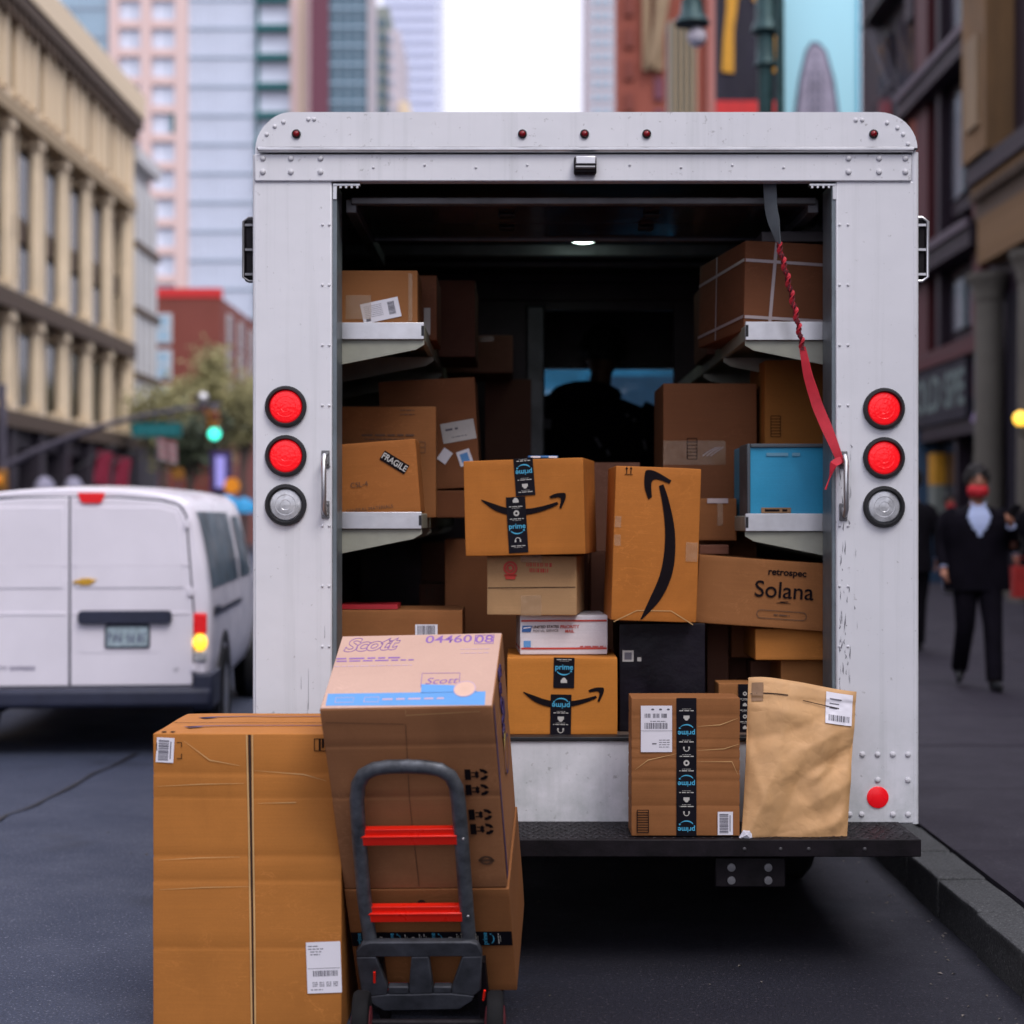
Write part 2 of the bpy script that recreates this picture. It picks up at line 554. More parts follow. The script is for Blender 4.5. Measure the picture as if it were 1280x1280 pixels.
def face(box, f, lift=None):
    if lift is None: lift = .0012 + .0008 * max(0, LIFT.get((box, f), 0) - 1)   # every later sticker lies on the earlier ones
    w, d, h = DIM[box]
    u, v, n, o = {'F': ((1, 0, 0), (0, 0, 1), (0, -1, 0), (0, -d / 2, 0)),
                  'T': ((1, 0, 0), (0, 1, 0), (0, 0, 1), (0, 0, h / 2)),
                  'R': ((0, 1, 0), (0, 0, 1), (1, 0, 0), (w / 2, 0, 0)),
                  'L': ((0, -1, 0), (0, 0, 1), (-1, 0, 0), (-w / 2, 0, 0))}[f]
    m = Matrix.Identity(4)
    for i in range(3):
        m[i][0], m[i][1], m[i][2], m[i][3] = u[i], v[i], n[i], o[i] + n[i] * lift
    return WM[box] @ m


def on(box, f, px, py):
    """photo pixel -> (u, v, metres per pixel) on a face of the carton"""
    m = face(box, f, 0).inverted()
    o = m @ Vector((0, 0, CH))
    t = m @ Vector(((px - VX) / F, 1, CH - (py - VY) / F))
    k = -o.z / (t.z - o.z)
    q = o + (t - o) * k
    return q.x, q.y, k / F


class Flat(MB):
    """flat print laid out in a face's own plane"""

    def rect(s, x0, x1, y0, y1, z=0, t=.0005):
        s.add([(x0, y0, z), (x1, y0, z), (x1, y1, z), (x0, y1, z), (x0, y0, z + t), (x1, y0, z + t), (x1, y1, z + t), (x0, y1, z + t)],
              [(4, 5, 6, 7), (0, 1, 5, 4), (1, 2, 6, 5), (2, 3, 7, 6), (3, 0, 4, 7)])

    def poly(s, pts, z=0, t=.0005):
        n = len(pts)
        s.add([(p[0], p[1], z + t) for p in pts], [tuple(range(n))])

    def ring(s, cx, cy_, r0, r1, n=18, a0=0, a1=360, z=0, sy=1.0):
        full = abs(a1 - a0) >= 360
        vs_ = []
        for i in range(n + 1):
            w = R(a0 + (a1 - a0) * i / n)
            for r in (r0, r1):
                vs_.append((cx + r * math.cos(w), cy_ + r * math.sin(w) * sy, z + .0005))
        s.add(vs_, [(2 * i, 2 * i + 1, 2 * i + 3, 2 * i + 2) for i in range(n)])

    def strip(s, pts, w0, z=0):
        """a polyline with a width, or widths"""
        k = len(pts)
        ws = w0 if isinstance(w0, (list, tuple)) else [w0] * k
        vs_ = []
        for i in range(k):
            a, b = Vector(pts[max(i - 1, 0)]), Vector(pts[min(i + 1, k - 1)])
            t = (b - a).normalized(); n = Vector((-t.y, t.x)) * ws[i] / 2
            for q in (-1, 1): vs_.append((pts[i][0] + n.x * q, pts[i][1] + n.y * q, z + .0005))
        s.add(vs_, [(2 * i, 2 * i + 2, 2 * i + 3, 2 * i + 1) for i in range(k - 1)])


def flat(name, fl, mat, parent, m):
    me = bpy.data.meshes.new(name)
    me.from_pydata([tuple(v) for v in fl.v], [], fl.f)
    me.update()
    me.materials.append(mat)
    o = bpy.data.objects.new(name, me)
    if any(q in name for q in ('print', 'marks', 'characters', 'lettering', 'glint')): o['kind'] = 'stuff'   # print and painted glints too small to pick apart
    return link(o, parent, m)


def at2(m, u, v, rot=0, z=0):
    return m @ Matrix.Translation((u, v, z)) @ Matrix.Rotation(R(rot), 4, 'Z')


def patch(box, f, u, v, w, h, rot, mat, name, z=0, parent=None):
    if name != 'sticker_print': LIFT[(box, f)] = LIFT.get((box, f), 0) + 1
    fl = Flat(); fl.rect(-w / 2, w / 2, -h / 2, h / 2)
    return flat(name, fl, M[mat], parent or box, at2(face(box, f), u, v, rot, z))


def text_mesh(s, size, bold=0.0, shear=0, outline=0, spacing=1.0, align='CENTER'):
    c = bpy.data.curves.new("lettering", 'FONT')
    c.body = s; c.size = size; c.shear = shear
    c.align_x = align; c.align_y = 'CENTER'
    c.space_character = spacing
    c.offset = bold
    c.resolution_u = 4
    if outline:
        c.fill_mode = 'NONE'; c.bevel_depth = outline; c.bevel_resolution = 1
    o = bpy.data.objects.new("lettering", c)
    COL.objects.link(o)
    dg = bpy.context.evaluated_depsgraph_get()
    me = bpy.data.meshes.new_from_object(o.evaluated_get(dg))
    bpy.data.objects.remove(o)
    bpy.data.curves.remove(c)
    return me


_tm = {}


def text(parent, m, s, u, v, size, rot=0, mat='ink', bold=0.0, shear=0, outline=0, spacing=1.0, sx=1.0, z=.0008, align='CENTER', name="lettering"):
    k = (s, size, bold, shear, outline, spacing, align, mat)
    me = _tm.get(k)
    if me is None:
        me = text_mesh(s, size, bold, shear, outline, spacing, align)
        me.materials.clear(); me.materials.append(M[mat])
        _tm[k] = me
    o = bpy.data.objects.new(name, me)
    return link(o, parent, at2(m, u, v, rot, z) @ Matrix.Diagonal((sx, 1, 1, 1)))


def bars(fl, x0, x1, y0, y1, z=.0006, seed=1, horizontal=False, n=26):
    rr = random.Random(seed)
    a, b = (y0, y1) if horizontal else (x0, x1)
    p, st = a, (b - a) / n
    while p < b - st * .5:
        w = st * rr.choice((.4, .6, .9, 1.2))
        if horizontal: fl.rect(x0, x1, p, min(b, p + w), z)
        else: fl.rect(p, min(b, p + w), y0, y1, z)
        p += w + st * rr.choice((.4, .6, .9))


def lines(fl, x0, x1, y, t, z=.0006, seed=1):
    """a line of print too small to read: short dashes of word length"""
    rr = random.Random(seed)
    p = x0
    while p < x1:
        w = rr.uniform(2.5, 7) * t
        fl.rect(p, min(x1, p + w), y - t / 2, y + t / 2, z)
        p += w + t * 1.2


def address_label(box, f, u, v, w, h, rot, seed=1, name="address_label", plan=1):
    lb = patch(box, f, u, v, w, h, rot, 'label_white', name)
    m = at2(face(box, f), u, v, rot)
    fl = Flat()
    t = h * .016
    if plan == 1:                                          # address on top, bar code, small code row
        for i, (a, b) in enumerate(((.06, .34), (.06, .5), (.12, .44), (.12, .40))):
            lines(fl, -w / 2 + a * w, -w / 2 + b * w, h * (.42 - .055 * i), t, seed=seed + i)
        fl.rect(-w * .46, w * .46, -h * .02, -h * .02 + t * .5, .0006)
        bars(fl, -w * .32, w * .40, -h * .17, -h * .06, seed=seed)
        for i in range(4):
            x = -w * .34 + i * w * .2
            for q in range(9):
                fl.rect(x + (q % 3) * w * .05, x + (q % 3) * w * .05 + w * random.uniform(.02, .045), -h * (.30 + .035 * (q // 3)), -h * (.28 + .035 * (q // 3)), .0006)
        lines(fl, -w * .4, -w * .05, -h * .43, t, seed=seed + 9)
    elif plan == 2:
        for i, a in enumerate((.30, .55, .80)):
            fl.ring(-w / 2 + a * w + w * .08, h * .42, .0, w * .05, 10, sy=.6, z=.0006)
        for i in range(3):
            x = -w * .38 + i * w * .27
            bars(fl, x, x + w * .2, h * .24, h * .33, seed=seed + i, n=9)
        lines(fl, -w * .2, w * .3, h * .165, t * .8, seed=seed)
        bars(fl, -w * .38, w * .36, 0, h * .13, seed=seed)
        fl.rect(-w * .5, w * .5, -h * .045, -h * .045 + t * .4, .0006)
        for i in range(4): lines(fl, w * .08, w * .42, -h * (.24 + .05 * i), t * .8, seed=seed + 20 + i)
        lines(fl, -w * .14, 0, -h * .32, t * 1.6, seed=seed + 3)
    else:
        for i in range(7): lines(fl, -w * .42, w * .05, h * (.32 - .09 * i), t * 1.3, seed=seed + i)
        bars(fl, w * .2, w * .38, -h * .3, h * .34, seed=seed, horizontal=True)
        fl.rect(-w * .42, -w * .3, -h * .42, -h * .28, .0006)
    flat("label_print", fl, M['ink_grey'], lb, m)
    return lb


def barcode(box, f, u, v, w, h, rot, seed=1, horizontal=False):
    lb = patch(box, f, u, v, w, h, rot, 'label_white', "barcode_label")
    fl = Flat()
    if horizontal: bars(fl, -w * .38, w * .2, -h * .42, h * .42, seed=seed, horizontal=True); lines(fl, w * .28, w * .34, 0, h * .7, seed=seed)
    else: bars(fl, -w * .4, w * .4, -h * .26, h * .42, seed=seed); lines(fl, -w * .3, w * .3, -h * .36, h * .06, seed=seed)
    flat("label_print", fl, M['ink_grey'], lb, at2(face(box, f), u, v, rot))
    return lb


def smile(box, f, u, v, W, rot=0):
    up = [(640, 209), (690, 227), (740, 244), (790, 251), (850, 249), (905, 239), (952, 226)]
    lo = [(957, 236), (920, 252), (860, 270), (800, 277), (745, 273), (690, 252), (641, 214)]
    head = [(919, 204), (946, 193), (980, 191), (987, 199), (984, 218), (967, 254), (959, 250), (966, 228), (966, 214), (955, 208), (925, 212)]
    def smooth(pts, n=6):                           # rounded through the points
        out = []
        for i in range(len(pts) - 1):
            p0, p1, p2, p3 = pts[max(i - 1, 0)], pts[i], pts[i + 1], pts[min(i + 2, len(pts) - 1)]
            for k in range(n):
                t = k / n
                out.append(tuple(.5 * (2 * b_ + (c_ - a_) * t + (2 * a_ - 5 * b_ + 4 * c_ - d_) * t * t + (3 * b_ - a_ - 3 * c_ + d_) * t ** 3) for a_, b_, c_, d_ in zip(p0, p1, p2, p3)))
        return out + [pts[-1]]
    up, lo = smooth(up), smooth(lo)
    fl = Flat()
    q = lambda p: ((p[0] - 812) / 347 * W, -(p[1] - 235) / 347 * W)
    L = list(zip(up, lo[::-1]))
    for i in range(len(L) - 1):
        fl.poly([q(L[i][1]), q(L[i + 1][1]), q(L[i + 1][0]), q(L[i][0])])
    oh, ih = smooth(head[:6], 4), smooth([head[10], head[9], head[8], head[7], head[6]], 5)
    for i in range(len(oh) - 1): fl.poly([q(ih[i]), q(ih[i + 1]), q(oh[i + 1]), q(oh[i])])
    return flat("printed_arrow", fl, M['ink'], box, at2(face(box, f), u, v, rot))


def swoosh(fl, cx, cy_, r, z=.0006):
    pts = [(cx + r * math.cos(R(a)), cy_ + r * .62 + r * math.sin(R(a)) * .72) for a in range(205, 338, 12)]
    fl.strip(pts, [r * .04 + r * .14 * math.sin(math.pi * min(1, i / (len(pts) - 1) + .12)) for i in range(len(pts))], z)
    e = pts[-1]
    fl.poly([(e[0] - r * .18, e[1] + r * .08), (e[0] + r * .12, e[1] - r * .12), (e[0] + r * .12, e[1] + r * .16)], z)


def icon(fl, kind, x, y, r):
    z = .0006
    if kind == 'ring': fl.ring(x, y, r * .45, r, z=z)
    elif kind == 'cup':
        fl.rect(x - r, x + r, y - r * .5, y + r * .45, z); fl.ring(x, y + r * .45, 0, r * .7, 10, 0, 180, z=z)
    elif kind == 'phones':
        fl.ring(x, y, r * .75, r, 12, 0, 180, z=z)
        fl.rect(x - r * 1.1, x - r * .6, y - r * .6, y + r * .2, z); fl.rect(x + r * .6, x + r * 1.1, y - r * .6, y + r * .2, z)


def parcel_tape(box, f, u, v, w, L, rot=0, flip=False, seq=('ring', 'line', 'cup', 'line', 'word', 'line', 'phones', 'line'), start=.02, step=None, name="printed_tape", wk=1.0):
    """black tape, length L along its own v axis, printed with a word and little icons"""
    tp = patch(box, f, u, v, w, L, rot, 'tape_black', name, z=.0004)
    m = at2(face(box, f), u, v, rot, .0004)
    if flip: m = m @ Matrix.Rotation(math.pi, 4, 'Z')
    wh = Flat()
    y = L / 2 - start
    i = 0
    hgt = {'ring': .036, 'cup': .034, 'phones': .036, 'line': .016, 'word': .062}
    while y - hgt[seq[i % len(seq)]] * wk > -L / 2:
        k = seq[i % len(seq)]
        hh = hgt[k] * wk
        yc = y - hh / 2
        if k == 'line':
            lines(wh, -w * .36, w * .36, yc + .002, .0032 * wk, seed=i); lines(wh, -w * .22, w * .22, yc - .004 * wk, .0014 * wk, seed=i + 50)
        elif k == 'word':
            text(tp, m, "prime", 0, yc + .010 * wk, w * .37, mat='tape_blue', bold=w * .006, name="word_print")
            bl = Flat(); swoosh(bl, 0, yc - .018 * wk, w * .36); flat("swoosh", bl, M['tape_blue'], tp, m)
        else: icon(wh, k, 0, yc, w * .15)
        y -= hh
        i += 1
    flat("icon_print", wh, M['tape_white'], tp, m)
    return tp


def clear_tape(box, f, u, v, w, h, rot=0, mat='tape_clear'):
    return patch(box, f, u, v, w, h, rot, mat, "packing_tape")


def rules(box, f, u, v, w, h, n, mat='ink', frame=True):
    """a framed ladder of bars, as printed on carton corners"""
    fl = Flat()
    t = min(w, h) * .07
    for i in range(n + 1):
        y = -h / 2 + h * i / n
        fl.rect(-w / 2, w / 2, y - t / 2, y + t / 2)
    if frame:
        for x in (-w / 2, w / 2): fl.rect(x - t / 2, x + t / 2, -h / 2, h / 2, .0002)
    return flat("bar_print", fl, M[mat], box, at2(face(box, f), u, v))


def seam(box, f, pts, w, mat='seam', name="seam"):
    fl = Flat(); fl.strip(pts, w)
    return flat(name, fl, M[mat], box, face(box, f, .0008))


def up_arrows(box, f, u, v, s, mat='ink'):
    fl = Flat()
    for x in (-.3, .3):
        fl.rect((x - .06) * s, (x + .06) * s, -.4 * s, .3 * s)
        fl.poly([((x - .2) * s, .25 * s), ((x + .2) * s, .25 * s), (x * s, .6 * s)])
    fl.rect(-.55 * s, .55 * s, -.55 * s, -.46 * s)
    return flat("arrow_print", fl, M[mat], box, at2(face(box, f), u, v))

# ------------------------------------------------------------------ the delivery truck
YT = F / 360.0                                      # its rear frame: 360 photo pixels to the metre
RX = lambda px: (px - VX) / 360.0
RZ = lambda py: CH - (py - VY) / 360.0
truck = thing('delivery_truck', 'white step van with its rear roller door open on a load of parcels', 'delivery truck', (RX(731), YT, 0))
FZ = .735                                           # cargo floor
xl, xr = RX(317), RX(1147)


def outline(inset, top, rad, zb):
    pts = [(xl + inset, zb)]
    for a in range(180, 89, -10):
        pts.append((xl + inset + rad + rad * math.cos(R(a)), top - rad + rad * math.sin(R(a))))
    for a in range(90, -1, -10):
        pts.append((xr - inset - rad + rad * math.cos(R(a)), top - rad + rad * math.sin(R(a))))
    pts.append((xr - inset, zb))
    return pts


# shell: roof and side walls as one bent sheet with thickness
b = MB()
o_, i_ = outline(.004, RZ(141), .125, .46), outline(.05, RZ(141) - .07, .09, .46)
Y0, Y1 = YT + .012, YT + 4.3
for A, B in ((o_, i_),):
    n = len(A)
    vs_ = [(p[0], y, p[1]) for y in (Y0, Y1) for p in A] + [(p[0], y, p[1]) for y in (Y0, Y1) for p in B]
    fs_ = []
    for i in range(n - 1):
        fs_.append((i, i + 1, n + i + 1, n + i))
        fs_.append((2 * n + i, 3 * n + i, 3 * n + i + 1, 2 * n + i + 1))
        fs_.append((i, 2 * n + i, 2 * n + i + 1, i + 1))
        fs_.append((n + i, n + i + 1, 3 * n + i + 1, 3 * n + i))
    fs_ += [(0, n, 3 * n, 2 * n), (n - 1, 3 * n - 1, 4 * n - 1, 2 * n - 1)]
    b.add(vs_, fs_)
b.build('body_shell', M['paint'], truck, smooth=35)
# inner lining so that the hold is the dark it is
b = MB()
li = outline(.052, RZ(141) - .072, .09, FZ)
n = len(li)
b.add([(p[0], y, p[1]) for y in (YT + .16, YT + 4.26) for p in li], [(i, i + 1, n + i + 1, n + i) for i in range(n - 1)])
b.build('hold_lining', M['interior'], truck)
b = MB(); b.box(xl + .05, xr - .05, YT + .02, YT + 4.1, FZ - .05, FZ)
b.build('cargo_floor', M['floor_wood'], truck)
# pillars, tail panel, header
for nm, a, c in (('rear_pillar', 318, 415), ('rear_pillar', 1045, 1146)):
    b = MB(); b.box(RX(a), RX(c), YT, YT + .03, RZ(1030), RZ(226) - .001)
    b.build(nm, M['paint'], truck, bevel=.006)
for a, c in ((415, 421), (1040, 1045)):
    b = MB(); b.box(RX(a), RX(c) , YT + .006, YT + .17, RZ(925), RZ(228)); b.build('door_jamb', M['jamb'], truck, bevel=.003)
b = MB(); b.box(RX(415) + .001, RX(1045) - .001, YT + .004, YT + .05, RZ(1029), RZ(926)); b.build('tail_panel', M['paint'], truck, bevel=.006)
b = MB(); b.box(RX(421), RX(1040), YT - .006, YT + .06, RZ(926), RZ(921)); b.build('sill_strip', M['black'], truck, bevel=.003)
b = MB(); b.box(RX(318.5), RX(1139), YT - .008, YT + .04, RZ(227), RZ(193)); b.build('header_band', M['paint'], truck, bevel=.004)
b = MB()
cap = []
for a in range(180, 89, -9): cap.append((RX(322) + .118 + .118 * math.cos(R(a)), RZ(141) - .128 + .128 * math.sin(R(a))))
for a in range(90, -1, -9): cap.append((RX(1146) - .135 + .135 * math.cos(R(a)), RZ(141) - .128 + .128 * math.sin(R(a))))
cap = [(RX(322), RZ(186))] + cap + [(RX(1146), RZ(186))]
b.prism(cap, YT - .010, YT + .05, 'y')
b.build('roof_cap', M['paint'], truck, smooth=30, bevel=.008)
b = MB(); b.tube([(RX(324), YT - .012, RZ(188)), (RX(1140), YT - .012, RZ(188))], [(.011, .016)] * 2, 10)
b.build('rain_gutter', M['alu'], truck, smooth=40)
b = MB(); b.tube([(RX(1144), YT + .012, RZ(1030)), (RX(1144), YT + .012, RZ(190))], .014, 12)
b.build('corner_bead', M['paint'], truck, smooth=40)
b = MB(); b.tube([(RX(319), YT + .012, RZ(1030)), (RX(319), YT + .012, RZ(193))], .010, 12)
b.build('corner_bead', M['paint'], truck, smooth=40)
M['rivet_paint'] = plain("rivet_paint", (.62, .62, .65), .42, var=.2, scale=40)
# rivets: big domes as parts sharing one mesh, small ones joined
rv = MB(); rv.dome((0, 0, 0), (0, -1, 0), .0108, .007, 12)
rvm = rv.build('rivet', M['paint'], truck, smooth=60)
rvme = rvm.data
bpy.data.objects.remove(rvm)


def rivet(px, py, y=0.0, s=1.0):
    o = bpy.data.objects.new('rivet', rv_world)
    link(o, truck, Matrix.Translation((RX(px), YT + y, RZ(py))) @ Matrix.Scale(s, 4))


rv_world = bpy.data.meshes.new('rivet')
rv_world.from_pydata([tuple(v) for v in rv.v], [], rv.f); rv_world.materials.append(M['rivet_paint']); rv_world.shade_smooth()
for x in (329, 364, 401, 1060, 1098, 1131):
    for y in (198.5, 215.5): rivet(x, y, -.008)
for x, y in ((334, 169), (344, 159), (355, 153.5), (386, 150), (393, 150), (1069, 151), (1077, 151), (1108, 154.5), (1121, 161), (1128, 169), (1134, 181)): rivet(x, y, -.010, .72)
for x in (1078, 1097, 1116, 1135): rivet(x, 943, 0)
for x in (1097, 1135): rivet(x, 975, 0)
for x in (1062, 1077, 1116, 1135): rivet(x, 1018, 0)
for x in (330, 349, 368, 390):
    for y in (943, 1018): rivet(x, y, 0)
sm = MB()
for k in range(9):
    y = 281 + k * 75.3
    for x in (403, 411.5): sm.dome((RX(x), YT, RZ(y)), (0, -1, 0), .0052, .004, 8)
    for x in (1049.5, 1060): sm.dome((RX(x), YT, RZ(y)), (0, -1, 0), .0052, .004, 8)
for k in range(9): sm.dome((RX(467 + 64 * k), YT - .008, RZ(207 if k % 2 else 210)), (0, -1, 0), .005, .004, 8)
o = sm.build('small_rivets', M['rivet_paint'], truck, smooth=60); o['kind'] = 'stuff'
# lamps
for x in (371, 653, 730.5, 808, 1091):
    c = Vector((RX(x), YT - .010, RZ(168.5)))
    b = MB(); b.lathe(c, (0, -1, 0), [(.0155, 0), (.0155, .006), (.0115, .008), (.0115, .004)], 16)
    h = b.build('marker_lamp', M['black'], truck, smooth=40)
    b = MB(); b.dome(c + Vector((0, -.004, 0)), (0, -1, 0), .0115, .008, 14); b.build('lens', M['marker_lens'], h, smooth=60)


def round_lamp(x, y, name, mat):
    c = Vector((RX(x), YT, RZ(y)))
    b = MB(); b.lathe(c, (0, -1, 0), [(.072, 0), (.0725, .010), (.068, .018), (.061, .019), (.0565, .012), (.0565, .002)], 32)
    h = b.build(name, M['black'], truck, smooth=40)
    b = MB(); b.lathe(c, (0, -1, 0), [(.0565, .004), (.052, .010), (.036, .0135), (.034, .0128), (.018, .015), (.0165, .0142), (.001, .0155)], 32)
    b.build('lens', M[mat], h, smooth=25)


for x in (357.5, 1104.5):
    d = 0 if x < 700 else 2.5
    round_lamp(x, 508.5 + d, 'tail_lamp', 'red_lens')
    round_lamp(x, 570 + d, 'tail_lamp', 'red_lens')
    round_lamp(x, 631 + d, 'reversing_lamp', 'clear_lens')
b = MB(); b.lathe((RX(1097), YT, RZ(996.5)), (0, -1, 0), [(.0375, 0), (.0375, .004), (.034, .006), (.001, .006)], 28); b.build('reflector', M['red_reflector'], truck, smooth=40)
b = MB(); b.lathe((RX(366), YT, RZ(996.5)), (0, -1, 0), [(.0375, 0), (.0375, .004), (.034, .006), (.001, .006)], 28); b.build('reflector', M['red_reflector'], truck, smooth=40)
# grab handles
for x, y0, y1 in ((407, 566, 645), (1054, 567, 648)):
    b = MB()
    pts = [(RX(x), YT, RZ(y0 + 12))] + [(RX(x), YT - .035 + .03 * math.cos(R(a)) * 0 - .0, RZ(y0 + 4)) for a in (0,)] + [(RX(x), YT - .05, RZ(y0 + 10)), (RX(x), YT - .05, RZ(y1 - 10)), (RX(x), YT - .035, RZ(y1 - 4)), (RX(x), YT, RZ(y1 - 12))]
    b.tube(pts, .009, 10, ref=(1, 0, 0))
    h = b.build('grab_handle', M['alu'], truck, smooth=50)
    for yy in (y0 + 8, y1 - 8):
        q = MB(); q.box(RX(x) - .014, RX(x) + .014, YT - .006, YT - .0005, RZ(yy + 11), RZ(yy - 11))
        for e in (-6, 6): q.dome((RX(x + 1.5), YT - .006, RZ(yy + e)), (0, -1, 0), .008, .006, 10)
        q.build('handle_plate', M['alu_dull'], h, bevel=.002)
# header latch
b = MB()
b.box(RX(717), RX(745), YT - .045, YT - .008, RZ(220), RZ(199))
lt = b.build('door_latch', M['black_steel'], truck, bevel=.006)
b = MB(); b.box(RX(719), RX(744), YT - .052, YT - .044, RZ(209), RZ(199)); b.build('latch_plate', M['alu'], lt, bevel=.003)
b = MB(); b.tube([(RX(719), YT - .05, RZ(213)), (RX(743), YT - .05, RZ(213))], .006, 8); b.build('latch_rod', M['alu_dull'], lt, smooth=40)
# corner hinge brackets inside the opening
for a, sgn in ((416, 1), (1046, -1)):
    b = MB()
    b.box(RX(a), RX(a + 34 * sgn), YT + .004, YT + .03, RZ(232), RZ(229))
    b.box(RX(a), RX(a + 5 * sgn), YT + .002, YT + .028, RZ(249), RZ(232.5))
    for k in range(4): b.box(RX(a + (8 + 7 * k) * sgn), RX(a + (11 + 7 * k) * sgn), YT + .003, YT + .012, RZ(235), RZ(232.2))
    b.build('corner_bracket', M['alu'], truck, bevel=.001)
# side guards low-relief housings on both flanks
for sgn, xa, xb in ((-1, RX(317), RX(301.5)), (1, RX(1147.5), RX(1163.5))):
    b = MB()
    x0, x1 = min(xa, xb), max(xa, xb)
    b.box(x0, x1, YT + .05, YT + .10, RZ(349), RZ(269))
    g_ = b.build('folding_mirror', M['black_steel'], truck, bevel=.012)
    b = MB()
    xo = xb + .001 * sgn
    b.tube([(xa, YT + .045, RZ(269)), (xo - .02 * sgn, YT + .045, RZ(269)), (xo, YT + .045, RZ(274)), (xo, YT + .045, RZ(344)), (xo - .02 * sgn, YT + .045, RZ(349)), (xa, YT + .045, RZ(349))], .006 if sgn > 0 else .004, 8)
    for k in (278, 309, 340): b.box(x0 + .006, x1 - .006, YT + .040, YT + .049, RZ(k + 2), RZ(k - 1))
    b.build('mirror_frame', M['alu'] if sgn > 0 else M['alu_dull'], g_, smooth=40)
# rolled-up roller door: light bottom rail, glossy curtain under the roof, rollers
b = MB(); b.box(RX(432), RX(1032), YT + .17, YT + .21, RZ(243) + .0, RZ(234)); b.build('door_bottom_rail', M['alu_dull'], truck, bevel=.004)
zc = Z_(246, YT + .2)
b = MB()
for k in range(2):
    y0 = YT + .22 + k * .335
    b.box(RX(428), RX(1035), y0, y0 + .333, zc - .030, zc + .0)
b.build('roller_door', M['door_roll'], truck, bevel=.004)
q = MB(); q.box(RX(428), RX(1035), YT + .892, YT + .915, zc - .04, zc - .002); q.build('door_rib', M['alu_dull'], truck, bevel=.004)
for x in (632, 825):
    for yy in (YT + .36, YT + .62):
        q = MB(); q.box(RX(x) - .03, RX(x) + .03, yy - .03, yy + .03, zc - .045, zc - .0305); q.build('door_hinge', M['black'], truck, bevel=.008)
for x in (RX(421) + .03, RX(1040) - .03):
    q = MB(); q.box(x - .02, x + .02, YT + .19, YT + 1.4, zc - .06, zc - .01); q.build('door_track', M['alu_dull'], truck, bevel=.004)
# roof bows and dome lamp
for y, t in ((7.0, .04), (7.68, .06), (8.2, .03)):
    z = RZ(141) - .09
    q = MB(); q.box(xl + .08, xr - .08, y, y + .05, z - t, z); q.build('roof_bow', M['alu_dull'], truck, bevel=.008)
q = MB(); c = P(729, 300, 7.35)
q.box(c.x - .085, c.x + .085, c.y - .05, c.y + .07, c.z + .016, c.z + .05)
dl = q.build('dome_light', M['black_steel'], truck, bevel=.01)
q = MB(); q.ball(c + Vector((0, -.02, .006)), .070, .055, .026, 18, 8); q.build('lens', M['dome_lamp'], dl, smooth=60)
# bulkhead with its doorway
YB = 8.72
b = MB()
bx0, bx1, bz1 = X_(681, YB), X_(842, YB), Z_(388, YB)
b.box(xl + .055, bx0, YB, YB + .04, FZ, RZ(141) - .075)
b.box(bx1, xr - .055, YB, YB + .04, FZ, RZ(141) - .075)
b.box(bx0 + .0005, bx1 - .0005, YB + .001, YB + .039, bz1, RZ(141) - .076)
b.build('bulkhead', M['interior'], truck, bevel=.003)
b = MB(); b.box(bx0 - .10, bx0 - .002, YB - .045, YB - .002, FZ, bz1 + .02); b.build('doorway_post', M['alu_dull'], truck, bevel=.01)
b = MB(); b.box(bx0 - .6, bx1 + .3, YB - .03, YB - .004, bz1 + .05, bz1 + .15); b.build('bulkhead_rail', M['interior'], truck, bevel=.008)
# cab: front wall with windscreen, dash, nose, wheels
YC = YT + 4.3
b = MB()
wx0, wx1, wz0, wz1 = xl + .2, xr - .2, 1.75, Z_(462, YC)
b.box(xl + .01, xr - .01, YC - .03, YC + .03, .46, wz0)
b.box(xl + .01, xr - .01, YC - .03, YC + .03, wz1, RZ(141) - .01)
b.box(xl + .01, wx0, YC - .029, YC + .029, wz0 + .0005, wz1 - .0005)
b.box(wx1, xr - .01, YC - .029, YC + .029, wz0 + .0005, wz1 - .0005)
b.build('cab_front', M['paint'], truck, bevel=.01)
b = MB()
b.box(xl + .06, xr - .06, YC - .05, YC - .034, FZ, wz0 - .01); b.box(xl + .06, xr - .06, YC - .05, YC - .034, wz1 + .01, RZ(141) - .08)
b.box(xl + .06, wx0 - .01, YC - .049, YC - .035, wz0, wz1); b.box(wx1 + .01, xr - .06, YC - .049, YC - .035, wz0, wz1)
b.build('cab_lining', M['interior'], truck)  # dark sheet added so the inside of the cab reads as shade
gl = NG("window_glass"); gl.b.inputs["Transmission Weight"].default_value = .9
M['glass'] = gl.set((.75, .82, .86), .02, 0.0, .5)
b = MB(); b.box(wx0, wx1, YC - .006, YC + .0, wz0, wz1); b.build('windscreen', M['glass'], truck)
b = MB(); b.box(xl + .06, xr - .06, YC - .5, YC - .05, .9, 1.62); b.build('dashboard', M['black'], truck, bevel=.05)
b = MB(); b.prism([(YC + .031, .46), (YC + .95, .46), (YC + .98, .95), (YC + .8, 1.25), (YC + .031, 1.55)], xl + .2, xr - .2, 'x'); b.build('bonnet', M['paint'], truck, bevel=.05)
for x in (xl + .22, xr - .30):
    for y in (YT + 1.15, YT + 4.55):
        b = MB()
        b.lathe((x - .11, y, .37), (1, 0, 0), [(.2, 0), (.34, .0), (.37, .03), (.37, .19), (.34, .22), (.2, .22)], 28)
        w = b.build('wheel', M['tyre'], truck, smooth=40)
        b = MB(); b.lathe((x - .10, y, .37), (1, 0, 0), [(.19, .0), (.205, .02), (.205, .18), (.19, .2)], 20); b.build('rim', M['alu_dull'], w, smooth=40)
b = MB()
b.cyl((xl + .2, YT + 1.15, .37), (xr - .2, YT + 1.15, .37), .06)
b.ball((RX(731), YT + 1.15, .37), .18, .18, .18)
b.box(RX(731) - .45, RX(731) - .37, YT - .05, YC, .42, .56); b.box(RX(731) + .37, RX(731) + .45, YT - .05, YC, .42, .56)
b.box(xl + .05, xr - .05, YT + .06, YT + .12, .5, .66)
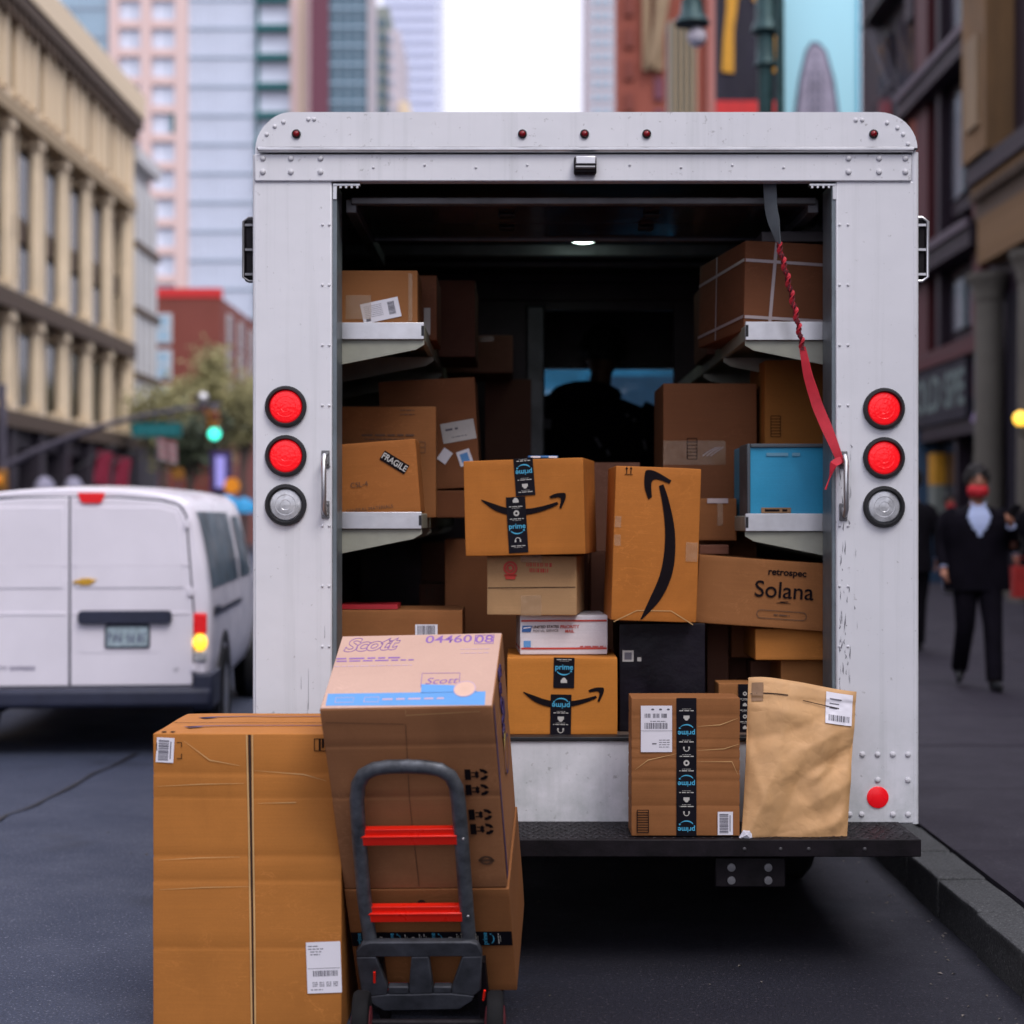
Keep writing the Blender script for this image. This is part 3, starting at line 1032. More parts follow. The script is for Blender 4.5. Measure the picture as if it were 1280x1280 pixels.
b.build('chassis', M['black_steel'], truck, smooth=40)
# rear step bumper
YB0 = YT - .30
b = MB()
bl, br = X_(312, YB0), X_(1150.5, YB0)
zt = Z_(1049, YB0)
b.box(bl, br, YB0, YT + .10, zt - .006, zt)
b.box(bl, br, YB0 - .012, YB0 - .001, zt - .056, zt + .001)
b.box(bl, bl + .012, YB0, YT + .1, zt - .056, zt - .0065); b.box(br - .012, br, YB0, YT + .1, zt - .056, zt - .0065)
bumper = b.build('step_bumper', M['black_steel'], truck, bevel=.005)
tr = MB()
rr = random.Random(5)
nx = int((br - bl) / .032)
for i in range(nx):
    for j in range(9):
        x, y = bl + .02 + i * .032 + (.016 if j % 2 else 0), YB0 + .016 + j * .032
        a = .9 if (i + j) % 2 else -.9
        dx, dy = .012 * math.cos(a), .012 * math.sin(a)
        px_, py_ = -.0035 * math.sin(a), .0035 * math.cos(a)
        tr.add([(x - dx, y - dy, zt + .001), (x + px_, y + py_, zt + .003), (x + dx, y + dy, zt + .001), (x - px_, y - py_, zt + .003)], [(0, 1, 2, 3)])
o = tr.build('tread_studs', M['stud'], bumper); o['kind'] = 'stuff'
for x in (930, 975, 1010, 1080): 
    q = MB(); q.dome((X_(x, YB0), YB0 - .012, zt - .03), (0, -1, 0), .007, .004, 8); q.build('bolt', M['stud'], bumper, smooth=50)
for x in (1098, 345):
    q = MB(); q.prism([(X_(x, YT), zt + .004), (X_(x + 32, YT), zt + .004), (X_(x + 24, YT), zt + .022), (X_(x + 10, YT), zt + .022)], YT + .035, YT + .07, 'y'); q.build('step_gusset', M['alu_dull'], truck)
# towing plate
yh = YB0 + .06
b = MB(); b.box(X_(894, yh), X_(982, yh), yh, yh + .02, Z_(1109, yh), Z_(1072, yh)); hp = b.build('hitch_plate', M['black_steel'], truck, bevel=.004)
for x in (914, 960):
    for y in (1084, 1100):
        q = MB(); q.lathe((X_(x, yh), yh, Z_(y, yh)), (0, -1, 0), [(.0135, 0), (.0135, .008), (.001, .009)], 6 if False else 14); q.build('bolt', M['alu_dull'], hp, smooth=40)


# shelves: a folded lip, a sloping tray, tapered end brackets repeated into the hold
def shelf(side, y_lip0, y_lip1, xi, label):
    ys = YT + .175
    xw = (xl + .055) if side < 0 else (xr - .055)
    z1, z0 = Z_(y_lip0, ys), Z_(y_lip1, ys)
    xe = X_(xi, ys)
    a, c = min(xw, xe), max(xw, xe)
    s = bpy.data.objects.new('shelf', None); link(s, truck, Matrix.Translation(((a + c) / 2, ys, z0)))
    q = MB()                                          # C-shaped lip, open at its inner end
    t = .003
    e = .020
    q.box(a, c, ys, ys + t, z0, z1); q.box(a, c, ys + t, ys + e, z1 - t, z1 - .0002); q.box(a, c, ys + t, ys + e, z0 + .0002, z0 + t)
    q.box(a, c, ys + e - t, ys + e, z0 + t, z1 - t)
    q.build('shelf_lip', M['alu'], s, bevel=.002)
    q = MB(); xm = xe - .010 * (1 if side < 0 else -1)
    q.box(min(xm, xe), max(xm, xe) + .0, ys - .0015, ys + .0005, z0 + .012, z1 - .012); q.build('lip_hole', M['black'], s)
    q = MB(); q.box(a + .004, c - .004, ys + e + .001, YB - .05, z0 + .028, z0 + .040); q.build('shelf_tray', M['shelf_paint'], s)
    q = MB(); q.box(xe - (.02 if side < 0 else 0), xe + (0 if side < 0 else .02), ys + e + .002, YB - .06, z0, z0 + .055); q.build('tray_edge', M['shelf_paint'], s, bevel=.003)
    for k, y in enumerate((ys + .012, ys + .62, ys + 1.3, ys + 2.0, ys + 2.6)):
        q = MB()
        dz = .115
        inn = xe - side * 0.0
        pl = [(xw, z0 - .002), (xe, z0 - .002), (xe, z0 - .018), (xe + side * .03, z0 - .036), (xw, z0 - dz - .02)]
        q.prism(pl, y, y + .004, 'y')
        q.build('shelf_bracket', M['shelf_paint'], s)
    return z0 + .040


zsl1 = shelf(-1, 403, 424, 530, '')
zsl2 = shelf(-1, 640, 661, 527, '')
zsr1 = shelf(1, 402, 425, 932, '')
zsr2 = shelf(1, 642, 664, 932, '')

# scuffs where parcels have rubbed the right pillar
sc = MB()
rr = random.Random(11)
for k in range(80):
    x = RX(1049 + abs(rr.gauss(0, 8))); y = rr.uniform(770, 940) if k > 26 else rr.uniform(560, 770)
    L = rr.uniform(1, 20) / 360; w_ = rr.uniform(.2, 1.1) / 360
    p = [(x + rr.uniform(-1, 1) * w_, RZ(y) + L * t) for t in (0, .3, .6, 1)]
    sc.add([(p[0][0], YT - .0012, p[0][1]), (p[1][0] + w_, YT - .0012, p[1][1]), (p[2][0] + w_ * .6, YT - .0012, p[2][1]), (p[3][0], YT - .0012, p[3][1]), (p[2][0] - w_ * .3, YT - .0012, p[2][1]), (p[1][0] - w_ * .5, YT - .0012, p[1][1])], [(0, 1, 2, 3, 4, 5)])
for k in range(7):
    x = RX(318 + rr.uniform(30, 96)); y = rr.uniform(780, 1000); L = rr.uniform(10, 70) / 360; w_ = .45 / 360
    sc.add([(x, YT - .0012, RZ(y)), (x + w_, YT - .0012, RZ(y)), (x + w_ * .7, YT - .0012, RZ(y) + L), (x + w_ * .3, YT - .0012, RZ(y) + L)], [(0, 1, 2, 3)])
o = sc.build('paint_scuffs', M['ink_grey'], truck); o['kind'] = 'stuff'

# ------------------------------------------------------------------ pull strap of the roller door
st = thing('pull_strap', 'twisted red pull strap with grey webbing top hanging across the truck opening', 'strap', P(1050, 580, YT - .03))
Ys = YT + .06


def ribbon(pts, ws, tw, t=.002):
    q = MB()
    k = len(pts); vs_ = []
    for i, p in enumerate(pts):
        a, c = pts[max(i - 1, 0)], pts[min(i + 1, k - 1)]
        d = (c - a).normalized()
        s0 = d.cross(Vector((0, 1, 0))).normalized(); s1 = d.cross(s0)
        w = s0 * math.cos(tw[i]) + s1 * math.sin(tw[i]); nn = d.cross(w)
        for u, v in ((-1, -1), (1, -1), (1, 1), (-1, 1)): vs_.append(p + w * ws[i] / 2 * u + nn * t * v)
    fs_ = [(0, 3, 2, 1), tuple(4 * (k - 1) + j for j in range(4))]
    for i in range(k - 1):
        for j in range(4): fs_.append((4 * i + j, 4 * i + (j + 1) % 4, 4 * i + 4 + (j + 1) % 4, 4 * i + 4 + j))
    q.add(vs_, fs_)
    return q


def path(pix, n, Y=lambda t: Ys):
    out = []
    for i in range(n):
        t = i / (n - 1); s = t * (len(pix) - 1); k = min(int(s), len(pix) - 2); f = s - k
        out.append(P(pix[k][0] * (1 - f) + pix[k + 1][0] * f, pix[k][1] * (1 - f) + pix[k + 1][1] * f, Y(t)))
    return out


pt = path([(962, 228), (964, 262), (969, 285), (974, 306)], 14)
ribbon(pt, [.046 - .00 * i if i < 8 else .046 - .005 * (i - 7) for i in range(14)], [.35 + .05 * i for i in range(14)]).build('grey_webbing', M['grey_web'], st, smooth=30)
pt = path([(973, 303), (985, 350), (996, 398), (1004, 438)], 70)
for ph, mm in ((0, 'red_web'), (math.pi / 2, 'red_dark')):
    ribbon([p + Vector((math.cos(i * .62 + ph * 2), -math.sin(i * .62 + ph * 2), 0)) * .004 for i, p in enumerate(pt)], [.019] * 70, [i * .62 + ph for i in range(70)]).build('twisted_strap', M[mm], st, smooth=30)
pt = path([(1003, 434), (1010, 470), (1022, 508), (1040, 550), (1052, 580)], 24, lambda t: Ys - .085 * t)
ribbon(pt, [.022 + .016 * math.sin(min(1, i / 9) * math.pi / 2) - (.014 * max(0, i - 15) / 8) for i in range(24)], [.5 + .25 * math.sin(i * .3) for i in range(24)]).build('flat_strap', M['red_web'], st, smooth=30)
pt = path([(1052, 574), (1042, 580), (1038, 594), (1032, 612)], 16, lambda t: YT - .03 + .01 * t)
ribbon(pt, [.02 + .012 * math.sin(i * .35) for i in range(16)], [.3 + i * .12 for i in range(16)]).build('strap_tail', M['red_web'], st, smooth=30)

# ------------------------------------------------------------------ parcels in the hold
G = 'parcels loaded in the truck'
fl_px = lambda Y: VY + (CH - FZ) / Y * F             # photo row of the cargo floor at depth Y
sh_px = lambda z, Y: VY + (CH - z) / Y * F
Yf = YT + .20                                        # first row behind the shelf lips

# left upper shelf
k = carton('cardboard_box', 'brown box with a tilted white shipping label, front of the upper left shelf', 400, 338, 522, sh_px(zsl1, 5.78), 5.78, .26, 'kraft', group=G)
u, v, s = on(k, 'F', 476, 388); address_label(k, 'F', u, v, 48 * s, 25 * s, 12, seed=3, plan=3)
u, v, s = on(k, 'F', 448, 384); clear_tape(k, 'F', u, v, 32 * s, 30 * s, 0, 'tape_clear')
u, v, s = on(k, 'F', 513, 372); clear_tape(k, 'F', u, v, 5 * s, 60 * s, 0, 'tape_clear')
k = carton('cardboard_box', 'dim box with white tape strips behind the labelled box on the upper left shelf', 470, 344, 546, sh_px(zsl1, 6.12), 6.12, .34, 'brown', group=G)
u, v, s = on(k, 'F', 534, 402); clear_tape(k, 'F', u, v, 8 * s, 34 * s, 0, 'label_grey')
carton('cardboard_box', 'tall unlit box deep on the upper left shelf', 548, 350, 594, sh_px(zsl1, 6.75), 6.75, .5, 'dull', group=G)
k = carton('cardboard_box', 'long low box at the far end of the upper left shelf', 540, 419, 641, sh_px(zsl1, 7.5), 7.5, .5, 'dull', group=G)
u, v, s = on(k, 'F', 600, 424); clear_tape(k, 'F', u, v, 34 * s, 6 * s, 0, 'tape_clear')
# left lower shelf
k = carton('cardboard_box', 'tilted brown box with a black fragile sticker on the lower left shelf', 398, 553, 523, sh_px(zsl2, 5.78) - 2, 5.78, .24, 'orange', group=G, roll=-4.5)
u, v, s = on(k, 'F', 493, 578)
p_ = patch(k, 'F', u, v, 36 * s, 13 * s, -36, 'ink', "sticker")
text(p_, at2(face(k, 'F'), u, v, -36), "FRAGILE", 0, 0, 11 * s, mat='label_grey', bold=.0006, sx=.86)
u, v, s = on(k, 'F', 449, 606); text(k, face(k, 'F'), "CSL-4", u, v, 9 * s, rot=2, mat='ink_soft')
u, v, s = on(k, 'F', 462, 636); text(k, face(k, 'F'), "GENERAL MATERIALS", u, v, 6.2 * s, rot=2, mat='ink_soft')
k = carton('cardboard_box', 'wide box with faded lines of print behind the fragile box', 400, 508, 545, sh_px(zsl2, 6.08), 6.08, .10, 'kraft', group=G)
fl = Flat(); w, d, h = DIM[k]
u0, v0, s = on(k, 'F', 452, 545)
for i, (a, c, y, t) in enumerate(((452, 518, 544, 2.2), (456, 505, 549, 1.2), (500, 518, 513, 1), (500, 518, 518, 1))):
    ua, va, s = on(k, 'F', a, y); ub, vb, s = on(k, 'F', c, y); lines(fl, ua, ub, va, t * s, z=0, seed=i)
flat("faded_print", fl, M['ink_soft'], k, face(k, 'F'))
u, v, s = on(k, 'F', 527, 559); rules(k, 'F', u, v, 9 * s, 13 * s, 2, 'ink_soft')
k2 = carton('cardboard_box', 'plain box lying under the taped tall box on the lower left shelf', 470, 613, 583, sh_px(zsl2, 6.3), 6.3, .5, 'brown', group=G)
k = carton('cardboard_box', 'tall box with a grey tape band and white stickers on the lower left shelf', 476, 474, 597, 612, 6.3, .45, 'brown', group=G, roll=-3)
u, v, s = on(k, 'F', 573, 539); patch(k, 'F', u, v, 42 * s, 25 * s, 7, 'label_grey', "tape_band")
fl = Flat(); lines(fl, -.05, .0, .012, .008, seed=4); lines(fl, -.03, .03, -.02, .003, seed=8); flat("band_print", fl, M['ink_grey'], k, at2(face(k, 'F', .002), u, v, 7))
u, v, s = on(k, 'F', 581, 572); patch(k, 'F', u, v, 17 * s, 19 * s, 16, 'label_white', "sticker")
patch(k, 'F', u, v, 10 * s, 11 * s, 16, 'ink_blue', "sticker_print", z=.0008)
u, v, s = on(k, 'F', 556, 570); patch(k, 'F', u, v, 13 * s, 17 * s, -38, 'label_white', "sticker")
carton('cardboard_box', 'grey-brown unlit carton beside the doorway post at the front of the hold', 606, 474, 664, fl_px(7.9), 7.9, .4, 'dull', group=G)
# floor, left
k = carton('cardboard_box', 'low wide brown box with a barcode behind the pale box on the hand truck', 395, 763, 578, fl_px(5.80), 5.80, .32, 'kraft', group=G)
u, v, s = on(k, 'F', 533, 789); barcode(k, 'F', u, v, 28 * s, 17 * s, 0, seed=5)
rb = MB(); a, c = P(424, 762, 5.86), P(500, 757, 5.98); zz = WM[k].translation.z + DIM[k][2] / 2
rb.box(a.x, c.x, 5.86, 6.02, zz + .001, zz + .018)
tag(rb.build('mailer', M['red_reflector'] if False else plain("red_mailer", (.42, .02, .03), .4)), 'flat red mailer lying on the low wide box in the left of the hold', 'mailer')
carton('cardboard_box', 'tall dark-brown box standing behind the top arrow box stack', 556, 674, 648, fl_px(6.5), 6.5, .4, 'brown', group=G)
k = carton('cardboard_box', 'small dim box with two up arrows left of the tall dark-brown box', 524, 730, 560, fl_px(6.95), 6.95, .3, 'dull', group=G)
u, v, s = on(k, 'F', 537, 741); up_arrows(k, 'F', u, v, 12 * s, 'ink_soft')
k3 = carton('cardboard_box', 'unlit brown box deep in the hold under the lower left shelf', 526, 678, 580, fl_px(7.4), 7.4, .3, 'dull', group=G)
# centre stack
a4 = carton('arrow_box', 'bottom box of the centre stack with printed arrow and two pieces of black tape', 634, 822, 772, fl_px(5.66), 5.66, .40, 'gold', group='boxes with a printed curved arrow')
u, v, s = on(a4, 'F', 704, 872); smile(a4, 'F', u, v, 101 * s)
u, v, s = on(a4, 'F', 705, 841); parcel_tape(a4, 'F', u, v, 26 * s, 38 * s, -1, seq=('line', 'word', 'cup'), start=.002, wk=.86)
u, v, s = on(a4, 'F', 701, 893.5); parcel_tape(a4, 'F', u, v, 26 * s, 51 * s, -1, flip=True, seq=('phones', 'line', 'cup', 'line', 'word'), start=.004, wk=.82)
ztop = WM[a4].translation.z + DIM[a4][2] / 2
a3 = carton('postal_box', 'white postal box with red lines in the centre stack', 650, 769, 760, sh_px(ztop + .002, 5.76), 5.76, .27, 'white_card', group=G, yaw=3)
fl = Flat(); w, d, h = DIM[a3]
for y in (h * .36, -h * .34): fl.rect(-w / 2 + .004, w / 2 - .004, y - .003, y + .003)
flat("red_line", fl, M['ink_red'], a3, face(a3, 'F'))
fl = Flat(); fl.rect(-d / 2 + .004, d / 2 - .004, -h * .34 - .003, -h * .34 + .003); flat("red_line", fl, M['ink_red'], a3, face(a3, 'L'))
u, v, s = on(a3, 'F', 659, 786)
fl = Flat(); q = s
fl.poly([(-6 * q, 4 * q), (6 * q, 4 * q), (4.5 * q, -4 * q), (-7 * q, -4 * q)]); flat("eagle_emblem", fl, M['ink_navy'] if False else plain("postal_blue", (.03, .11, .32), .5), a3, at2(face(a3, 'F'), u, v))
fl = Flat(); fl.poly([(-5.5 * q, 0), (4 * q, 1.2 * q), (5 * q, 2.6 * q), (-4 * q, 1.6 * q)], z=.0004); flat("emblem_wing", fl, M['label_white'], a3, at2(face(a3, 'F'), u, v))
u, v, s = on(a3, 'F', 682, 783.5); text(a3, face(a3, 'F'), "UNITED STATES", u, v, 4.6 * s, mat='ink', bold=.0003, rot=1)
u, v, s = on(a3, 'F', 682, 788.5); text(a3, face(a3, 'F'), "POSTAL SERVICE", u, v, 4.3 * s, mat='ink', rot=1)
u, v, s = on(a3, 'F', 712, 783.5); text(a3, face(a3, 'F'), "PRIORITY", u, v, 5.6 * s, mat='ink_red', bold=.0004, rot=1)
u, v, s = on(a3, 'F', 712, 789); text(a3, face(a3, 'F'), "MAIL", u, v, 5.2 * s, mat='ink_red', bold=.0004, rot=1)
u, v, s = on(a3, 'F', 659, 805); patch(a3, 'F', u, v, 9 * s, 8 * s, 0, 'ink_blue', "blue_print")
u, v, s = on(a3, 'F', 741, 808); fl = Flat(); lines(fl, -16 * s, 16 * s, 0, 1.3 * s); flat("fine_print", fl, M['ink_red'], a3, at2(face(a3, 'F'), u, v))
z3 = WM[a3].translation.z + DIM[a3][2] / 2
a2 = carton('cardboard_box', 'faded tan box with red stamp print between the postal box and the top arrow box', 608, 695, 721, sh_px(z3 + .002, 5.72), 5.72, .34, 'tan', group=G, roll=0, yaw=-7, amp=.002)
w, d, h = DIM[a2]
u, v, s = on(a2, 'F', 664, 735); seam(a2, 'F', [(-w / 2 + .004, v), (-.02, v + .002), (w / 2 - .004, v + .004)], .0026)
u, v, s = on(a2, 'F', 638, 712); fl = Flat(); fl.ring(0, 2 * s, 6 * s, 9 * s, 18, z=0); fl.ring(0, 2 * s, 2.5 * s, 5 * s, 14, z=0); fl.poly([(-7 * s, -6 * s), (7 * s, -6 * s), (6 * s, -12 * s), (-6 * s, -12 * s)]); fl.rect(-8 * s, 8 * s, -8 * s, -6 * s)
flat("round_stamp", fl, M['ink_red'], a2, at2(face(a2, 'F'), u, v))
u, v, s = on(a2, 'F', 674, 709); text(a2, face(a2, 'F'), "COLLECTION", u, v, 6 * s, mat='ink_red', bold=.0004, sx=.85) if False else None
fl = Flat()
for i, (x0, x1, y) in enumerate(((-16, 16, 3), (-12, 13, -4))):
    bars(fl, x0 * s, x1 * s, (y - 2.4) * s, (y + 2.4) * s, z=0, seed=31 + i, n=13)
flat("stamped_print", fl, M['ink_red'], a2, at2(face(a2, 'F'), u, v, -1))
u, v, s = on(a2, 'F', 664, 757); clear_tape(a2, 'F', u, v, 26 * s, 26 * s, 0, 'tape_clear')
u, v, s = on(a2, 'F', 664, 698); clear_tape(a2, 'F', u, v, 26 * s, 10 * s, 0, 'tape_clear')
z2 = WM[a2].translation.z + DIM[a2][2] / 2
a1 = carton('arrow_box', 'top box of the centre stack with printed arrow, a dark side and crossed black tape', 579, 574, 731, sh_px(z2 + .004, 5.66), 5.66, .36, 'gold', group='boxes with a printed curved arrow', roll=-1.4, yaw=-9)
u, v, s = on(a1, 'F', 654, 631); smile(a1, 'F', u, v, 107 * s)
u, v, s = on(a1, 'F', 655.5, 596); parcel_tape(a1, 'F', u, v, 24.5 * s, 47 * s, 3, flip=True, seq=('line', 'cup', 'line', 'word'), start=.008, wk=.86)
u, v, s = on(a1, 'F', 646.5, 656); parcel_tape(a1, 'F', u, v, 24.5 * s, 70 * s, 2, seq=('cup', 'line', 'ring', 'line', 'word', 'phones', 'line'), start=.001, wk=.84)
z1 = WM[a1].translation.z + DIM[a1][2] / 2
c = P(679, 570, 5.74)
b = MB(); b.box(c.x - .055, c.x + .055, 5.74, 5.86, z1 + .006, z1 + .016)
mb_ = b.build('mailer', plain("blue_mailer", (.03, .12, .3), .35, var=.4, scale=60), None, bevel=.004)
tag(mb_, 'small flat blue mailer lying on the top arrow box', 'mailer')
b = MB(); b.box(c.x - .045, c.x - .01, 5.738, 5.7395, z1 + .008, z1 + .014); b.box(c.x + .02, c.x + .05, 5.738, 5.7395, z1 + .008, z1 + .014); b.build('mailer_label', M['label_white'], mb_)
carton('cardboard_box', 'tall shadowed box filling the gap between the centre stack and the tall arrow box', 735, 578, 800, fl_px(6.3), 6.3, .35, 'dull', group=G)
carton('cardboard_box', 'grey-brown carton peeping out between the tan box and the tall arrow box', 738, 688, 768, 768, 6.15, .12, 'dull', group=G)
a6 = carton('black_box', 'large box wrapped in black film under the tall arrow box', 774, 779, 882, fl_px(5.74), 5.74, .42, 'black_film', group=G, amp=.004)
u, v, s = on(a6, 'F', 785, 820); patch(a6, 'F', u, v, 14 * s, 14 * s, 0, 'label_grey', "sticker"); patch(a6, 'F', u, v, 9 * s, 9 * s, 0, 'ink_grey', "sticker_print", z=.0008)
u, v, s = on(a6, 'F', 799, 824); patch(a6, 'F', u, v, 5 * s, 5 * s, 0, 'label_grey', "sticker")
z6 = WM[a6].translation.z + DIM[a6][2] / 2
a5 = carton('arrow_box', 'tall box on end with its printed arrow pointing up', 766.5, 584, 874, sh_px(z6 + .012, 5.64), 5.64, .30, 'gold', group='boxes with a printed curved arrow', roll=1.9, yaw=2)
u, v, s = on(a5, 'F', 822, 683); smile(a5, 'F', u, v, 187 * s, 87)
u, v, s = on(a5, 'F', 786, 588.5); up_arrows(a5, 'F', u, v, 9 * s); 
w, d, h = DIM[a5]
u, v, s = on(a5, 'F', 818, 768); seam(a5, 'F', [(-w / 2 + .01, v - .03), (-w * .2, v + .012), (w * .2, v + .014), (w / 2 - .012, v - .032)], .003, 'crease', 'crease')
for yy, r_ in ((675, 3), (652, -2)):
    u, v, s = on(a5, 'F', 770, yy); clear_tape(a5, 'F', -w / 2 + 5 * s, v, 8 * s, 14 * s, r_)
u, v, s = on(a5, 'F', 866, 690); clear_tape(a5, 'F', w / 2 - 9 * s, v, 15 * s, 24 * s, 0)
# right upper shelf
k = carton('strapped_box', 'large box tied with white strapping on the upper right shelf', 928, 304, 1080, sh_px(zsr1, 5.85), 5.85, .62, 'brown', group=G, roll=1.2, yaw=9)
w, d, h = DIM[k]
for y in (h * .27, -h * .36):
    patch(k, 'F', 0, y, w * .99, .011, -1, 'strap_white', "strapping"); patch(k, 'L', 0, y, d * .99, .011, 1, 'strap_white', "strapping")
u, v, s = on(k, 'F', 966, 350); patch(k, 'F', u, 0, .012, h * .98, -4, 'strap_white', "strapping")
patch(k, 'L', -.05, 0, .012, h * .98, 0, 'strap_white', "strapping")
zk = WM[k].translation.z + h / 2
carton('flat_box', 'flat grey carton on top of the strapped box', 952, 289, 1070, 302, 6.0, .3, 'white_card', group=G).data.materials[0] = plain("grey_carton", (.16, .145, .155), .6)
carton('cardboard_box', 'dim box behind the strapped box on the upper right shelf', 884, 348, 935, sh_px(zsr1, 6.62), 6.62, .5, 'dull', group=G)
# right lower shelf
bb = carton('blue_box', 'glossy blue box with a dark lid edge on the lower right shelf', 935, 556, 1062, sh_px(zsr2, 5.79), 5.79, .38, 'blue_card', group=G, amp=.003)
w, d, h = DIM[bb]
q = MB(); mm = WM[bb]
for a in ((-w / 2 - .004, -w / 2 + .008, -h / 2, h / 2 + .004), (-w / 2 + .0085, w / 2, h / 2 - .010, h / 2 + .004)): q.box(a[0], a[1], -d / 2 - .006, -d / 2 + .2, a[2], a[3], mm)
q.build('lid_edge', plain("dark_lid_edge", (.07, .085, .10), .5), bb, bevel=.003)
u, v, s = on(bb, 'F', 978, 568); fl = Flat(); lines(fl, -20 * s, 22 * s, 0, 4 * s, z=0, seed=2); flat("faded_print", fl, M['tape_blue'] if False else plain("blue_grey_print", (.12, .30, .42), .5), bb, at2(face(bb, 'F'), u, v))
u, v, s = on(bb, 'F', 970, 638); patch(bb, 'F', u, v, 37 * s, 7 * s, 0, 'tape_brown', "tan_label"); fl = Flat(); lines(fl, -14 * s, 14 * s, 0, 3 * s, seed=6); flat("label_print", fl, M['ink'], bb, at2(face(bb, 'F'), u, v))
k = carton('cardboard_box', 'brown box with a small bar print directly above the blue box', 956, 450, 1060, sh_px(zsr2, 6.2), 6.2, .4, 'orange', group=G)
u, v, s = on(k, 'F', 969.5, 533); rules(k, 'F', u, v, 12 * s, 26 * s, 7, 'ink')
k = carton('cardboard_box', 'big square brown box taped across the middle left of the blue box', 829, 479, 946, 702, 6.3, .42, 'brown', group=G)
u, v, s = on(k, 'F', 865, 561); rules(k, 'F', u, v, 12 * s, 26 * s, 6, 'ink')
u, v, s = on(k, 'F', 868, 566); clear_tape(k, 'F', u, v, 78 * s, 30 * s, 0)
fl = Flat(); u, v, s = on(k, 'F', 890, 564)
for i in range(3): fl.strip([((-12 + i * 5) * s, -6 * s), ((-4 + i * 5) * s, 0), ((6 + i * 4) * s, 5 * s)], 1.2 * s)
flat("tape_glint", fl, M['strap_white'], k, at2(face(k, 'F', .002), u, v))  # pale strokes painted as light catching the clear tape
carton('cardboard_box', 'dark box on the floor carrying the big square taped box', 828, 703, 945, fl_px(6.3), 6.3, .42, 'dull', group=G)
k = carton('cardboard_box', 'small tan box with crossed clear tape beside the tall arrow box', 872, 623, 921, 676, 6.02, .2, 'kraft', group=G)
u, v, s = on(k, 'F', 900, 640); clear_tape(k, 'F', u, v, 7 * s, 34 * s, 0); u, v, s = on(k, 'F', 897, 626); clear_tape(k, 'F', u, v, 26 * s, 6 * s, 0, 'strap_white')
# right floor stack
s8 = carton('cardboard_box', 'brown box on the floor at the bottom right of the hold behind the paper envelope', 940, 860, 1052, fl_px(5.85), 5.85, .36, 'brown', group=G)
z_ = WM[s8].translation.z + DIM[s8][2] / 2
k = carton('cardboard_box', 'small brown box just above the top of the paper envelope', 976, 824, 1058, sh_px(z_ + .001, 5.85), 5.85, .34, 'kraft', group=G)
z_ = WM[k].translation.z + DIM[k][2] / 2
k = carton('cardboard_box', 'long plain brown box under the box printed with a large name', 944, 786, 1060, sh_px(z_ + .001, 5.80), 5.80, .40, 'orange', group=G)
carton('cardboard_box', 'dim box left of the small brown box above the paper envelope', 938, 826, 974, 858, 6.1, .1, 'dull', group=G)
carton('cardboard_box', 'dark tall box right beside the black wrapped box', 884, 780, 911, fl_px(6.15), 6.15, .14, 'dull', group=G)
carton('cardboard_box', 'shadowed box under the left half of the box printed with a large name', 914, 780, 944, 822, 6.1, .14, 'brown', group=G)
so = carton('name_box', 'long tilted box printed Solana in large dark letters', 871, 700, 1062, 785, 5.76, .34, 'kraft', group=G, roll=4.0)
w, d, h = DIM[so]
u, v, s = on(so, 'F', 980, 739); text(so, face(so, 'F'), "Solana", u, v, 29 * s, mat='ink', bold=.0006)
u, v, s = on(so, 'F', 984, 716); text(so, face(so, 'F'), "retrospec", u, v, 11.5 * s, mat='ink', bold=.0009, sx=1.06)
u, v, s = on(so, 'F', 979, 754.5); fl = Flat(); fl.strip([(-9 * s, 0), (-2 * s, 1.2 * s), (9 * s, .2 * s)], [.4 * s, 1.6 * s, .4 * s]); fl.strip([(-4 * s, 2 * s), (6 * s, 2.6 * s)], [.6 * s, 1 * s]); flat("underline_print", fl, M['ink'], so, at2(face(so, 'F'), u, v))
u, v, s = on(so, 'F', 977, 769); fl = Flat()
L_, r_ = 26 * s, 5 * s
fl.strip([(-L_, r_), (L_, r_)] + [(L_ + r_ * math.sin(R(a)), r_ * math.cos(R(a))) for a in range(15, 180, 15)] + [(L_, -r_), (-L_, -r_)] + [(-L_ - r_ * math.sin(R(a)), -r_ * math.cos(R(a))) for a in range(15, 181, 15)], .9 * s)
lines(fl, -10 * s, 10 * s, 0, 1.6 * s, z=0); flat("oval_print", fl, M['ink_soft'], so, at2(face(so, 'F'), u, v))
carton('flat_box', 'thin grey-brown carton lying on the left end of the box printed with a large name', 874, 681, 911, 693, 5.95, .2, 'dull', group=G)
k = carton('cardboard_box', 'little tan box with black tape peeping between the taped parcel and the envelope', 898, 854, 945, fl_px(5.72), 5.72, .12, 'kraft', group=G)
u, v, s = on(k, 'F', 931, 885); parcel_tape(k, 'F', u, v, 17 * s, 60 * s, 0, seq=('ring', 'line', 'cup', 'line'), wk=.8)

# ------------------------------------------------------------------ parcels on the bumper
zb = zt + .003
Yp = YB0 + .035
pb = carton('taped_parcel', 'creased brown parcel with black printed tape standing on the bumper', 789, 872, 925, sh_px(zb, Yp), Yp, .14, 'kraft', amp=.0022, creases=(.22, .40, .47, .56, .63, .70, .87))
w, d, h = DIM[pb]
u, v, s = on(pb, 'F', 858, 959); parcel_tape(pb, 'F', u, 0, 25 * s, h * .995, 0, flip=True, seq=('word', 'phones', 'line', 'cup', 'line', 'word', 'line', 'ring', 'line', 'phones', 'line', 'word', 'cup', 'line', 'ring', 'line'), start=.002, wk=.92)
u, v, s = on(pb, 'F', 820.5, 911); address_label(pb, 'F', u, v, 39 * s, 58 * s, 0, seed=14, plan=2)
u, v, s = on(pb, 'F', 906.5, 1029); barcode(pb, 'F', u, v, 19 * s, 29 * s, 0, seed=8, horizontal=True)
u, v, s = on(pb, 'F', 803.5, 1026.5); rules(pb, 'F', u, v, 14 * s, 28 * s, 9)
